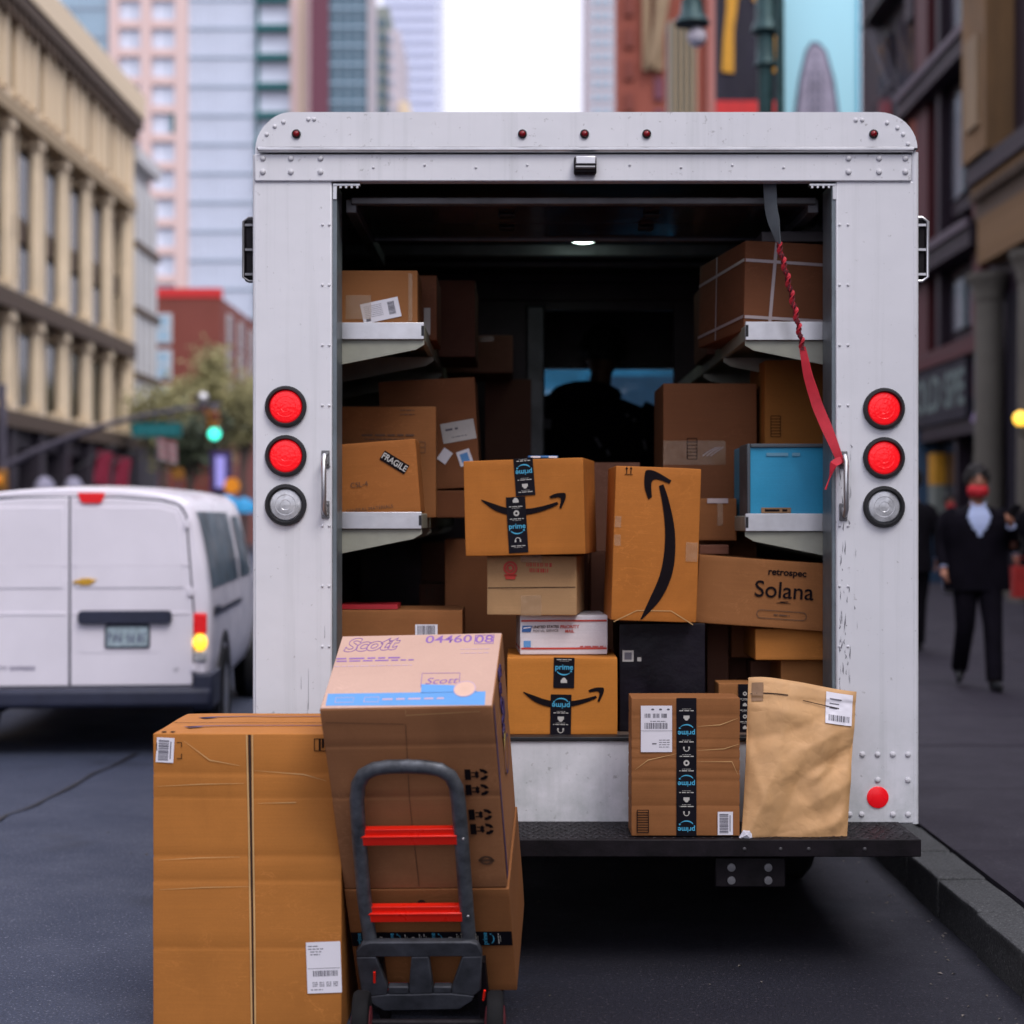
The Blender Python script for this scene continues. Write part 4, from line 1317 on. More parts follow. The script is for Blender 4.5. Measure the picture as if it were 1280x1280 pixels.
for pts in ([(794, 962), (810, 950), (846, 942)], [(872, 938), (905, 936), (924, 930)], [(872, 908), (900, 906), (922, 898)], [(872, 952), (915, 952), (922, 968)]):
    seam(pb, 'F', [on(pb, 'F', *p)[:2] for p in pts], [.0006, .003, .0008], 'crease', 'crease')
    seam(pb, 'F', [(q[0], q[1] - .0035) for q in (on(pb, 'F', *p)[:2] for p in pts)], [.0006, .0024, .0008], 'ink_soft', 'crease_shade') if False else None

# padded paper envelope, leaning on the tail panel
e_m = Matrix.Translation(P(992, 1051, YB0 + .05)) @ Matrix.Rotation(R(1.5), 4, 'Y') @ Matrix.Rotation(R(-9), 4, 'X')
bot, ty = (925, 1060), YB0 + .05
EH = (1051 - 862) / F * ty / math.cos(R(9)) * 1.02
NU, NV = 44, 60
q = MB(); ev = {}
rr = random.Random(3)
folds = [                                            # creases: start, end, width of the facets, height
    ((-.165, -.01), (-.055, .26), .085, .017), ((-.055, .26), (-.03, .46), .10, .009), ((-.055, .26), (.02, .33), .06, -.007),
    ((.03, .30), (.19, .38), .07, .010), ((.05, .12), (.19, .20), .055, .008), ((.10, .24), (.20, .30), .035, -.006), ((.02, .02), (.16, .07), .05, .007),
    ((-.14, .33), (-.02, .36), .05, -.006), ((-.13, .44), (.05, .41), .045, .006), ((.0, .18), (.12, .03), .05, -.005), ((.12, .15), (.17, .40), .04, -.004),
    ((-.10, .12), (-.16, .30), .03, .005), ((.06, .20), (.11, .245), .022, .006), ((.13, .05), (.18, .13), .03, .005)]


def env(u, v, side):
    x0, x1 = -.176 + .010 * math.sin(v * 2.0), .176 - .004 * v
    xt0, xt1 = -.152, .212
    x = (x0 * (1 - v) + xt0 * v) + ((x1 * (1 - v) + xt1 * v) - (x0 * (1 - v) + xt0 * v)) * u
    top = EH * (1.035 - .062 * u + .012 * math.sin(u * 5) + .018 * max(0, .5 - u) * math.sin(u * 9))
    z = v * top
    bulge = .030 * (math.sin(math.pi * min(1, max(0, u))) ** .5) * (math.sin(math.pi * min(1, v * .92 + .04)) ** .6) if 0 < u < 1 and 0 < v < 1 else 0
    y = -bulge * (1.0 if side < 0 else -.4)
    if side < 0:
        p2 = Vector((x, z))
        for c, e, wd, hh in folds:
            c = Vector(c); ax = Vector(e) - c; L = ax.length; ax /= L
            t = (p2 - c).dot(ax) / L
            dd = (p2 - c - ax * L * min(1, max(0, t))).length
            y -= 1.7 * hh * max(0, 1 - dd / wd) * (1 - .5 * abs(min(1, max(0, t)) - .4))
        y += .005 * noise.noise(Vector((x * 9, z * 9, 3))) + .0022 * abs(noise.noise(Vector((x * 26, z * 26, 8))))
        fz = EH * (.905 - .02 * u)
        if z > fz: y -= .004 * min(1, (z - fz) / .008)
    return Vector((x, y, z))


for side in (-1, 1):
    vs_ = [env(i / NU, j / NV, side) for j in range(NV + 1) for i in range(NU + 1)]
    fs_ = []
    for j in range(NV):
        for i in range(NU):
            f = (j * (NU + 1) + i, j * (NU + 1) + i + 1, (j + 1) * (NU + 1) + i + 1, (j + 1) * (NU + 1) + i)
            fs_.append(f if side < 0 else f[::-1])
    q.add([e_m @ v for v in vs_], fs_)
en = q.build('padded_envelope', M['envelope'], None, smooth=60)
tag(en, 'large wrinkled kraft paper envelope leaning on the bumper corner', 'envelope')
# its label, cut from the same surface so that it follows the paper
def env_patch(u0, u1, v0, v1, mat, name, lift, n=8, skew=0.0):
    q = MB()
    vs_ = []
    for j in range(n + 1):
        for i in range(n + 1):
            u = u0 + (u1 - u0) * i / n; v = v0 + (v1 - v0) * j / n + skew * (u - u0)
            p = env(min(.999, u), v, -1); vs_.append(e_m @ (p + Vector((0, -lift, 0))))
    q.add(vs_, [(j * (n + 1) + i, j * (n + 1) + i + 1, (j + 1) * (n + 1) + i + 1, (j + 1) * (n + 1) + i) for j in range(n) for i in range(n)])
    return q.build(name, M[mat], en, smooth=60)


lb = env_patch(.715, .965, .765, .972, 'label_white', 'address_label', .0045, 24)
for k in range(16):
    u = .745 + k * .0125
    env_patch(u, u + random.choice((.004, .007, .010)), .785, .825, 'ink_grey', 'barcode_bar', .0058, 3)
for k in range(3): env_patch(.75, .86 - .02 * k, .925 - .03 * k, .932 - .03 * k, 'ink_grey', 'address_line', .0058, 6)
env_patch(.03, .135, .85, .965, 'tape_brown', 'tape_patch', .003, 14)
env_patch(.02, .36, .893, .900, 'seam', 'flap_edge', .003, 20, skew=.02)
env_patch(.50, .84, .880, .8855, 'seam', 'flap_edge', .007, 20, skew=-.03)
# small crumpled white wrapper between the two
b = MB(); c = P(935, 1047, YB0 + .02)
b.add([c + Vector(v) for v in ((-.034, .0, -.008), (.014, -.004, -.008), (.012, .01, .026), (-.014, .012, .022), (-.006, -.012, .012), (.02, .02, -.008), (-.03, .03, -.008))],
      [(0, 1, 4), (1, 2, 4), (2, 3, 4), (3, 0, 4), (1, 5, 2), (0, 3, 6), (3, 2, 5, 6)])
tag(b.build('paper_scrap', plain("white_wrapper", (.6, .6, .68), .5, var=.3, scale=60)), 'crumpled white paper scrap on the bumper beside the envelope', 'litter')

# ------------------------------------------------------------------ big carton standing on the road
YG = 4.6
bc = carton('tall_carton', 'tall golden-brown carton with a slit down its front standing on the road', 191, 917, 427, VY + CH / YG * F, YG, .48, 'orange', creases=(.30, .52, .60, .79, .87), amp=.0018)
w, d, h = DIM[bc]
m = face(bc, 'F', .0011)
u, v, s = on(bc, 'F', 312, 930)
sl = Flat(); sl.strip([(u, h / 2 - .003), (u + .004, h * .2), (u + .008, -h * .1), (u + .012, -h / 2)], [.008, .006, .005, .004]); flat("slit", sl, M['seam'], bc, m)
for sx_ in (-1, 1):
    sl = Flat(); sl.strip([(u + sx_ * .008, h / 2 - .003), (u + .004 + sx_ * .006, h * .2), (u + .008 + sx_ * .006, -h * .1), (u + .012 + sx_ * .005, -h / 2)], .0045); flat("flap_edge", sl, M['crease'], bc, m)
for x0, x1, y in ((196, 305, 983), (200, 312, 1112), (198, 300, 1075)): 
    a = on(bc, 'F', x0, y); c = on(bc, 'F', x1, y - 4); seam(bc, 'F', [(a[0], a[1]), ((a[0] + c[0]) / 2, (a[1] + c[1]) / 2 + .002), (c[0], c[1])], [.0006, .0022, .0008], 'crease', 'crease')
for pts in ([(230, 926), (262, 950), (300, 957)], [(318, 963), (380, 968), (408, 976)], [(322, 1004), (370, 1003)]):
    seam(bc, 'F', [on(bc, 'F', *p)[:2] for p in pts], [.0006, .003, .0008], 'crease', 'crease')
u, v, s = on(bc, 'F', 206.5, 937.5); barcode(bc, 'F', u, v, 22 * s, 31 * s, -3, seed=21, horizontal=True)
fl = Flat()
for pts in ([(221, 928), (227, 928), (227, 934)], [(227, 942), (227, 948), (221, 948)], [(196, 928), (196, 938)]): fl.strip([on(bc, 'F', *p)[:2] for p in pts], .0024)
flat("corner_marks", fl, M['ink'], bc, face(bc, 'F'))
u, v, s = on(bc, 'F', 400, 931); rules(bc, 'F', u, v, 14 * s, 15 * s, 1); fl = Flat(); fl.rect(-1.5 * s, 1 * s, -7 * s, 7 * s); fl.rect(2.5 * s, 5 * s, -4 * s, 7 * s); flat("bar_print", fl, M['ink'], bc, at2(face(bc, 'F'), u, v))
u, v, s = on(bc, 'F', 405, 1209); address_label(bc, 'F', u, v, 43 * s, 64 * s, 2, seed=40, plan=1)
# long arrow print on its top, and the flap seam
m = face(bc, 'T')
for y in (-.10, .12):
    fl = Flat(); fl.strip([(-.20, y), (-.16, y + .02), (-.05, y + .035), (.25, y + .03)], [.016, .013, .011, .009]); fl.poly([(-.215, y + .01), (-.19, y - .02), (-.15, y + .005), (-.18, y + .01)]); flat("printed_arrow", fl, M['ink_navy'], bc, m)
fl = Flat(); fl.rect(-w / 2 + .01, w / 2 - .01, -.0015, .0015); flat("flap_seam", fl, M['seam'], bc, m)
for x in (-w / 2 + .02, -w / 2 + .045):
    fl = Flat(); fl.rect(x, x + .012, -d / 2 + .02, -d / 2 + .04); flat("corner_mark", fl, M['ink'], bc, m)

# ------------------------------------------------------------------ hand truck with its two cartons
DM = Matrix.Translation((-0.27540, 4.65174, 0.79574)) @ Matrix.Rotation(-0.08203, 4, 'Z') @ Matrix.Rotation(-0.02712, 4, 'Y') @ Matrix.Rotation(0.46754, 4, 'X')
GW, GD, GH = .4742, .3856, .6197
g1 = carton('paper_goods_box', 'pale-topped box printed Scott in purple, upper box on the hand truck', 0, 0, 0, 0, 0, 0, 'umber', world=DM, dims=(GW, GD, GH), amp=.002, creases=(.80, .52))
m = face(g1, 'T', .0010)
tp = patch(g1, 'T', 0, 0, GW - .006, GD - .006, 0, 'pale', 'printed_lid')  # same card as the sides; overhead daylight put into a paler lid colour
m = face(g1, 'T', .0012)
# words along the far edge
u, v, s = on(g1, 'T', 462, 807); text(g1, m, "Scott", u, v, .098, rot=3, mat='ink_purple', shear=.35, outline=.0013, sx=.80, bold=.003, spacing=.90)
u, v, s = on(g1, 'T', 561, 800); text(g1, m, "04460", u, v, .058, rot=0, mat='ink_purple', bold=.0006, sx=.95)
u, v, s = on(g1, 'T', 605.5, 800); text(g1, m, "08", u, v, .058, rot=0, mat='ink_purple', bold=.0006, sx=.95)
fl = Flat(); W_, H_ = .027, .024
fl.strip([(-W_, H_), (-W_, -H_), (W_, -H_), (W_, H_), (-W_, H_)], .003); flat("number_frame", fl, M['ink_purple'], g1, at2(m, u, v, 0, .0008))
for (xa, xb, y, t, mt) in ((421, 500, 823.5, .007, 'ink_purple'), (421, 517, 826.5, .006, 'ink_purple'), (418, 515, 833, .0035, 'ink_lilac'), (576, 612, 812, .003, 'ink_lilac'), (576, 612, 817, .003, 'ink_lilac')):
    fl = Flat(); a = on(g1, 'T', xa, y); c = on(g1, 'T', xb, y); lines(fl, a[0], c[0], (a[1] + c[1]) / 2, t, z=.0008, seed=int(y)); flat("small_print", fl, M[mt], g1, m)
# blue band with a pack picture
fl = Flat()
q_ = lambda x, y: on(g1, 'T', x, y)[:2]
fl.poly([q_(407, 883), q_(606, 882), q_(607, 865), q_(410, 868)], z=.0004)
fl.poly([q_(526, 867.4), q_(598, 866), q_(585, 859), q_(563, 857), q_(527, 856)], z=.0004)
flat("blue_band", fl, M['ink_blue'], g1, m)
fl = Flat(); fl.strip([q_(526, 860), q_(528, 842.5), q_(575, 842), q_(574, 857)], .0022, z=.0008); flat("pack_outline", fl, M['ink_purple'], g1, m)
fl = Flat(); fl.ring(*q_(581, 862), 0, .031, 22, z=.0010, sy=1.3); flat("pack_disc", fl, M['pale'], g1, m)
fl = Flat(); fl.ring(*q_(581, 862), .028, .031, 22, z=.0014, sy=1.3); flat("disc_edge", fl, M['ink_lilac'], g1, m)
u, v = q_(551, 852); text(g1, m, "Scott", u, v, .045, rot=2, mat='ink_purple', shear=.3, z=.0012, sx=.95)
u, v = q_(478, 875); fl = Flat(); lines(fl, u + .0, u + .17, v, .008, z=.0008, seed=4); fl.strip([(u - .13, v - .012), (u - .13, v + .012), (u - .08, v + .012), (u - .08, v - .012), (u - .13, v - .012)], .002, .0008); fl.strip([(u - .05, v - .012), (u - .05, v + .012), (u - .01, v + .012), (u - .01, v - .012), (u - .05, v - .012)], .002, .0008); flat("band_print", fl, M['ink_lilac'], g1, m)
# front: centre seam, top flap edge, recycling marks
seam(g1, 'F', [on(g1, 'F', 507, 905)[:2], on(g1, 'F', 512, 1000)[:2], on(g1, 'F', 524, 1108)[:2]], .0016, 'ink_soft')
seam(g1, 'F', [on(g1, 'F', 507, 888)[:2], on(g1, 'F', 507, 894)[:2], on(g1, 'F', 600, 889)[:2]], .0020, 'crease', 'flap_edge')
seam(g1, 'F', [on(g1, 'F', 407, 903)[:2], on(g1, 'F', 505, 905)[:2]], .0016, 'ink_soft', 'crease')
seam(g1, 'R', [(-GD * .44, GH / 2 - .01), (-GD * .44, -GH / 2 + .02)], .028, 'ink_navy', 'stripe')
for (x, y) in ((587, 968), (588, 987), (592, 1018), (594, 1036)):
    u, v, s = on(g1, 'F', x, y)
    fl = Flat(); fl.rect(-6 * s, 1.5 * s, -8 * s, 8 * s); lines(fl, 2 * s, 7 * s, 3 * s, 1.6 * s, z=0); lines(fl, 2 * s, 7 * s, -3 * s, 1.6 * s, z=0)
    for k in range(3): fl.ring(15 * s, 0, 4 * s, 8.6 * s, 5, 15 + 120 * k, 105 + 120 * k, z=0)
    flat("recycling_mark", fl, M['ink'], g1, at2(face(g1, 'F'), u, v, 0))
u, v, s = on(g1, 'F', 608, 1075); fl = Flat(); fl.ring(0, 0, 5 * s, 9 * s, 16, z=0, sy=.8); fl.rect(-10 * s, 10 * s, -2 * s, 2 * s); flat("round_stamp", fl, M['ink_soft'], g1, at2(face(g1, 'F'), u, v))
text(g1, face(g1, 'R'), "Scott", .02, .20, .11, rot=-90, mat='ink_navy', shear=.3, outline=.0018)
u = .06; fl = Flat(); fl.ring(u, -.02, .05, .06, 20, z=0); fl.rect(u - .03, u + .03, .10, .16, 0); flat("side_print", fl, M['ink_navy'], g1, face(g1, 'R'))
fl = Flat(); fl.poly([(.0, .03), (.05, .05), (.05, .10), (.0, .09)]); flat("yellow_print", fl, plain("yellow_print", (.65, .48, .12), .6), g1, face(g1, 'R'))
# lower box
LH = .385
g2 = carton('cardboard_box', 'brown box with a black printed tape band, lower box on the hand truck', 0, 0, 0, 0, 0, 0, 'kraft', world=DM @ Matrix.Translation((.002, .0, -GH / 2 - LH / 2 - .003)), dims=(GW * 1.012, GD * 1.01, LH), amp=.002)
w, d, h = DIM[g2]
u, v, s = on(g2, 'F', 535, 1173); parcel_tape(g2, 'F', 0, v, .052, w * .99, 90, seq=('word', 'line', 'phones', 'word', 'line', 'cup', 'line', 'line', 'word', 'ring', 'line', 'line', 'cup', 'line'), start=.006, wk=.85)
u, v, s = on(g2, 'F', 527, 1127); fl = Flat(); fl.ring(u, v - .004, .0, .012, 12, 0, 180, z=0); flat("hand_hole", fl, M['seam'], g2, face(g2, 'F'))
# frame of the hand truck, in the cartons' leaning axes (x right, y away, z up along the frame)
hand = thing('hand_truck', 'grey hand truck with two bright red rungs holding two stacked boxes', 'hand truck', (0, 0, 0))
bpy.data.objects.remove(hand)
yb_ = -GD / 2 - .042
org = DM @ Vector((0, yb_, -GH / 2 - LH - .02))
hand = thing('hand_truck', 'grey hand truck with two bright red rungs holding two stacked boxes', 'hand truck', org)
inv = DM.inverted()


def hp(px, py, y=yb_):
    """photo pixel -> point in the leaning axes, in the plane of the frame"""
    o = inv @ Vector((0, 0, CH)); t = inv @ Vector(((px - VX) / F, 1, CH - (py - VY) / F))
    k = (y - o.y) / (t.y - o.y)
    return o + (t - o) * k


pix = [(464, 1186), (455, 1120), (449, 1050), (446, 1000), (448, 980), (455, 968), (468, 961), (485, 958.5), (510, 958), (532, 959), (550, 962), (563, 970), (570, 983), (573, 1003), (577, 1050), (582, 1120), (587, 1186)]
b = MB(); b.tube([DM @ hp(*p) for p in pix], [(.021, .0155)] * len(pix), 12, ref=(DM.to_3x3() @ Vector((0, 1, 0))))
b.build('handle_frame', M['dolly_grey'], hand, smooth=50)
for x0, x1, y in ((450, 572, 1045), (459, 578, 1141)):
    a, c = hp(x0, y), hp(x1, y)
    b = MB()
    b.box(a.x, c.x, yb_ - .012, yb_ + .012, a.z - .0255, a.z + .0035, DM); b.box(a.x, c.x, yb_ - .006, yb_ + .012, a.z + .004, a.z + .0255, DM)
    b.tube([DM @ Vector((a.x, yb_ - .010, a.z + .004)), DM @ Vector((c.x, yb_ - .010, a.z + .004))], .0045, 8)
    rg = b.build('rung', M['red_paint'], hand, bevel=.003)
    q = MB(); e = DM @ Vector((c.x + .018, yb_ - .018, a.z)); q.dome(e, (DM.to_3x3() @ Vector((0, -1, 0))), .0045, .003, 8); q.build('rivet', M['alu'], rg, smooth=50)
# lower plate with two openings: built as bars round the holes
pl = MB()
yp0, yp1 = yb_ - .026, yb_ - .004
H_ = lambda x, y: hp(x, y, yp0)
def ppoly(pts): pl.prism([(H_(*p).x, H_(*p).z) for p in pts], yp0, yp1, 'y', DM)
ppoly([(445, 1190), (452, 1181), (462, 1178.5), (588, 1178), (597, 1181), (602, 1190), (602.5, 1196), (445, 1196.5)])
ppoly([(445, 1197), (470, 1196.8), (484, 1233), (484.5, 1243), (459, 1246), (451, 1240)])
ppoly([(514, 1196.6), (536, 1196.5), (541, 1234), (541, 1242), (511, 1243), (511, 1234)])
ppoly([(578, 1196.2), (602.5, 1196), (601, 1238), (593, 1245), (564, 1242), (565, 1234)])
ppoly([(459, 1246.5), (484.5, 1243.5), (511, 1243.5), (541, 1242.5), (564, 1242.5), (593, 1245.5), (590, 1252), (574, 1262), (480, 1264), (466, 1256)])
ppoly([(485, 1234), (510.5, 1234), (510.5, 1242.8), (485, 1243)]); ppoly([(541.5, 1234), (564.5, 1234), (564, 1242), (541.5, 1242)])
pt_ = pl.build('nose_plate', M['dolly_plate'], hand, bevel=.004)
for x0, x1 in ((486, 509), (543, 563)):
    q = MB(); a, c = hp(x0, 1232, yp1), hp(x1, 1232, yp1); q.box(a.x, c.x, yp0 + .004, yp1 + .01, a.z - .003, a.z + .003, DM); q.build('red_edge', M['red_paint'], pt_)
for x0, y0, x1, y1 in ((468, 1215, 468, 1228), (606, 1238, 604, 1250)):
    q = MB(); a, c = hp(x0, y0, yp0 - .002), hp(x1, y1, yp0 - .002); q.tube([DM @ a, DM @ c], .004, 6); q.build('red_edge', M['red_paint'], pt_)
# axle, wheels, toe plate
wz = .088
for px_, nm in ((452, 0), (619, 1)):
    c = Vector((X_(px_, 4.48), 4.48, wz))
    b = MB(); b.lathe(c - Vector((.024, 0, 0)), (1, 0, 0), [(.045, 0), (.082, .002), (.088, .010), (.088, .038), (.082, .046), (.045, .048)], 28); w_ = b.build('wheel', M['tyre'], hand, smooth=40)
    b = MB(); b.lathe(c - Vector((.026, 0, 0)), (1, 0, 0), [(.014, -.004), (.046, .0), (.048, .026), (.046, .052), (.014, .056)], 20); b.build('hub', M['red_dark'], w_, smooth=40)
b = MB(); b.cyl((X_(450, 4.48), 4.48, wz), (X_(619, 4.48), 4.48, wz), .011)
zb_ = -GH / 2 - LH - .008
b.box(-.20, .20, yb_ + .03, yb_ + .30, zb_ - .006, zb_, DM)
b.box(-.17, -.14, yb_ - .01, yb_ + .02, zb_ - .06, zb_ + .16, DM); b.box(.13, .16, yb_ - .01, yb_ + .02, zb_ - .06, zb_ + .16, DM)
b.build('toe_plate', M['black_steel'], hand)
q = MB(); a, c = hp(612, 1238), hp(630, 1280); q.tube([DM @ hp(612, 1246, yb_ + .05), DM @ hp(628, 1275, yb_ + .05)], .007, 8); q.build('axle_brace', M['red_paint'], hand, smooth=40)

# ------------------------------------------------------------------ white van on the left
M['van'] = plain("white_van_paint", (.80, .765, .83), .20, var=.05, scale=2, spec=.6)
M['van_dark'] = plain("van_black_plastic", (.022, .026, .05), .5, var=.2)
M['van_glass'] = plain("van_window_glass", (.075, .115, .145), .35, var=.6, scale=3, spec=.12)
M['amber_lit'] = plain("lit_amber_lamp", (.9, .6, .1), .3, emit=(1, .52, .03), es=1.15)
M['red_lit'] = plain("lit_red_lamp", (.55, .008, .012), .3, emit=(1, .01, .01), es=.16)
M['gold_badge'] = plain("gold_badge", (.75, .42, .05), .3, .5, var=.1)
M['plate'] = plain("number_plate", (.33, .42, .46), .5, var=.35, scale=40)
VYR, VXC = 10.1, (91 - VX) / F * 10.1
van = thing('panel_van', 'white panel van with lit tail lamp driving beside the delivery truck', 'van', (VXC, VYR, 0))
prof = [(.80, .36), (.845, .46), (.862, .62), (.866, .80), (.858, .98), (.845, 1.10), (.828, 1.22), (.80, 1.36), (.77, 1.49), (.735, 1.575), (.67, 1.628), (.55, 1.655), (.36, 1.675), (.16, 1.685), (0, 1.688)]


def vstation(y):
    """half profile at distance y from the tail"""
    if y <= 2.9: hr = 1.688 + .05 * math.sin(min(1, y / 1.8) * math.pi / 2)
    elif y < 3.75: hr = 1.738 - (y - 2.9) / .85 * .66
    else: hr = 1.078 - (y - 3.75) * .28
    k = .955 if y < .005 else .985 if y < .03 else 1.0 if y < 3.4 else 1 - (y - 3.4) * .12
    out = []
    for x, z in prof:
        if z > .98: z = .98 + (z - .98) * (hr - .98) / (1.688 - .98)
        out.append((x * k, z if y > .005 else z * .995))
    return out


b = MB()
st_ = [0, .02, .07, .2, .6, 1.2, 1.9, 2.5, 2.9, 3.2, 3.5, 3.75, 4.0, 4.25, 4.34]
rows = []
for y in st_:
    h = vstation(y)
    if y > 4.3: h = [(x * .9, .36 + (z - .36) * .75) for x, z in h]
    rows.append([Vector((VXC + x, VYR + y, z)) for x, z in h] + [Vector((VXC - x, VYR + y, z)) for x, z in h[-2::-1]])
n = len(rows[0])
vs_ = [v for r_ in rows for v in r_]
fs_ = [(i * n + j, i * n + j + 1, (i + 1) * n + j + 1, (i + 1) * n + j) for i in range(len(rows) - 1) for j in range(n - 1)]
fs_ += [tuple(range(n)), tuple((len(rows) - 1) * n + j for j in range(n))[::-1]]
fs_ += [(i * n, (i + 1) * n, (i + 1) * n + n - 1, i * n + n - 1) for i in range(len(rows) - 1)]
b.add(vs_, fs_)
b.build('body', M['van'], van, smooth=38)
vp = lambda px, py, dy=0.0: P(px, py, VYR + dy)


def vpoly(pix, y0, y1, name, mat, parent=None, bevel=.006, smooth=None):
    q = MB(); q.prism([(vp(*p).x, vp(*p).z) for p in pix], VYR + y0, VYR + y1, 'y')
    return q.build(name, M[mat], parent or van, bevel=bevel)


def rnd(x0, y0, x1, y1, r, k=4):
    out = []
    for cx, cy_, a0 in ((x1 - r, y0 + r, -90), (x1 - r, y1 - r, 0), (x0 + r, y1 - r, 90), (x0 + r, y0 + r, 180)):
        for i in range(k + 1):
            w = R(a0 + 90 * i / k); out.append((cx + r * math.cos(w), cy_ + r * math.sin(w)))
    return out


dR = [(89, 622), (150, 623), (200, 627), (222, 633), (230, 645), (236, 720), (240, 770), (239, 857), (89, 857)]
dL = [(86.5, 622), (86.5, 857), (-57, 857), (-58, 770), (-54, 720), (-48, 645), (-40, 633), (-18, 627), (32, 623)]
vpoly([(-59.5, 620.5), (-20, 622.5), (32, 620.3), (150, 620.3), (202, 624.5), (224, 631), (232, 644), (237.8, 720), (241.8, 770), (240.8, 858.5), (-58.8, 858.5), (-59.8, 770), (-55.8, 720), (-50, 644), (-42, 631)], -.004, -.003, 'door_gap', 'van_dark', None, 0)
for yy_ in (740, 655, 835):
    vpoly([(229 + (yy_ - 655) * .05, yy_ - 5), (236 + (yy_ - 655) * .05, yy_ - 5), (236 + (yy_ - 655) * .05, yy_ + 5), (229 + (yy_ - 655) * .05, yy_ + 5)], -.036, -.0225, 'door_hinge', 'van', None, .003)
for nm, poly in (('rear_door', dR), ('rear_door', dL)):
    d = vpoly(poly, -.022, -.002, nm, 'van')
    pan = [(95, 634), (200, 634), (219, 640), (223, 655), (229, 735), (95, 735)] if poly is dR else [(80, 634), (-18, 634), (-37, 640), (-41, 655), (-47, 735), (80, 735)]
    vpoly(pan, -.028, -.0225, 'window_panel', 'van', d, .005)
    a, c = (92, 236) if poly is dR else (-54, 84)
    vpoly([(a, 765), (c, 765), (c, 768.5), (a, 768.5)], -.026, -.0225, 'press_line', 'van', d, .002)
    vpoly([(a, 705.5), (c, 705.5), (c, 707), (a, 707)], -.029, -.0283, 'press_line', 'van', d, 0)
vpoly(rnd(99, 763, 214, 779.5, 5), -.06, -.023, 'door_handle_bar', 'van_dark')
vpoly(rnd(99, 781, 200, 816, 7), -.0245, -.0225, 'plate_recess', 'van')
pp = vpoly(rnd(131, 780, 187, 810.5, 3), -.034, -.025, 'number_plate', 'van_dark', None, .003)
vpoly(rnd(133.5, 783, 184.5, 808, 2), -.037, -.0345, 'plate_face', 'plate', pp, .001)
fl = Flat()
mpl = Matrix(((1, 0, 0, vp(159, 797).x), (0, 0, -1, VYR - .0372), (0, 1, 0, vp(159, 797).z), (0, 0, 0, 1)))
rr = random.Random(2)
for i in range(7):
    x = -.11 + i * .034 + (.012 if i > 2 else 0)
    fl.strip([(x + rr.choice((-.008, 0)), -.03), (x + rr.choice((-.008, .008)), 0), (x + .006, .03)], .006); fl.strip([(x - .007, rr.choice((.028, -.028, 0))), (x + .009, rr.choice((.028, 0)))], .006)
flat("plate_characters", fl, M['ink_navy'], pp, mpl)
vpoly([(98, 616), (132, 616), (128, 627), (124, 629), (106, 629), (102, 627)], -.040, -.0225, 'brake_lamp', 'red_lit', None, .004)
em = [(92, 727), (98, 724.5), (101, 724.5), (102, 722.5), (115, 722.5), (115.5, 724.5), (122, 723.5), (117, 729), (115, 729), (113.5, 731.5), (101, 731.5), (100.5, 729.5), (94, 730)]
vpoly(em, -.036, -.0285, 'badge', 'gold_badge', None, .003)
mv = Matrix(((1, 0, 0, vp(20, 835).x), (0, 0, -1, VYR - .0235), (0, 1, 0, vp(20, 835).z), (0, 0, 0, 1)))
text(van, mv, "CITY EXPRESS", .0, 0, .034, mat='ink_navy', bold=.001, spacing=1.25, name="lettering")
mv2 = Matrix(((1, 0, 0, vp(219, 838).x), (0, 0, -1, VYR - .0235), (0, 1, 0, vp(219, 838).z), (0, 0, 0, 1)))
text(van, mv2, "LT", 0, 0, .028, mat='ink_grey', bold=.0008)
b = MB(); b.box(vp(-82, 0).x, vp(264, 0).x, VYR - .075, VYR + .16, vp(0, 884).z, vp(0, 860).z); b.build('rear_bumper', M['van_dark'], van, bevel=.03, seg=3)
b = MB(); b.box(vp(240, 0).x, vp(265, 0).x, VYR - .05, VYR + .42, vp(0, 888).z, vp(0, 842).z); b.build('bumper_corner', M['van_dark'], van, bevel=.02)
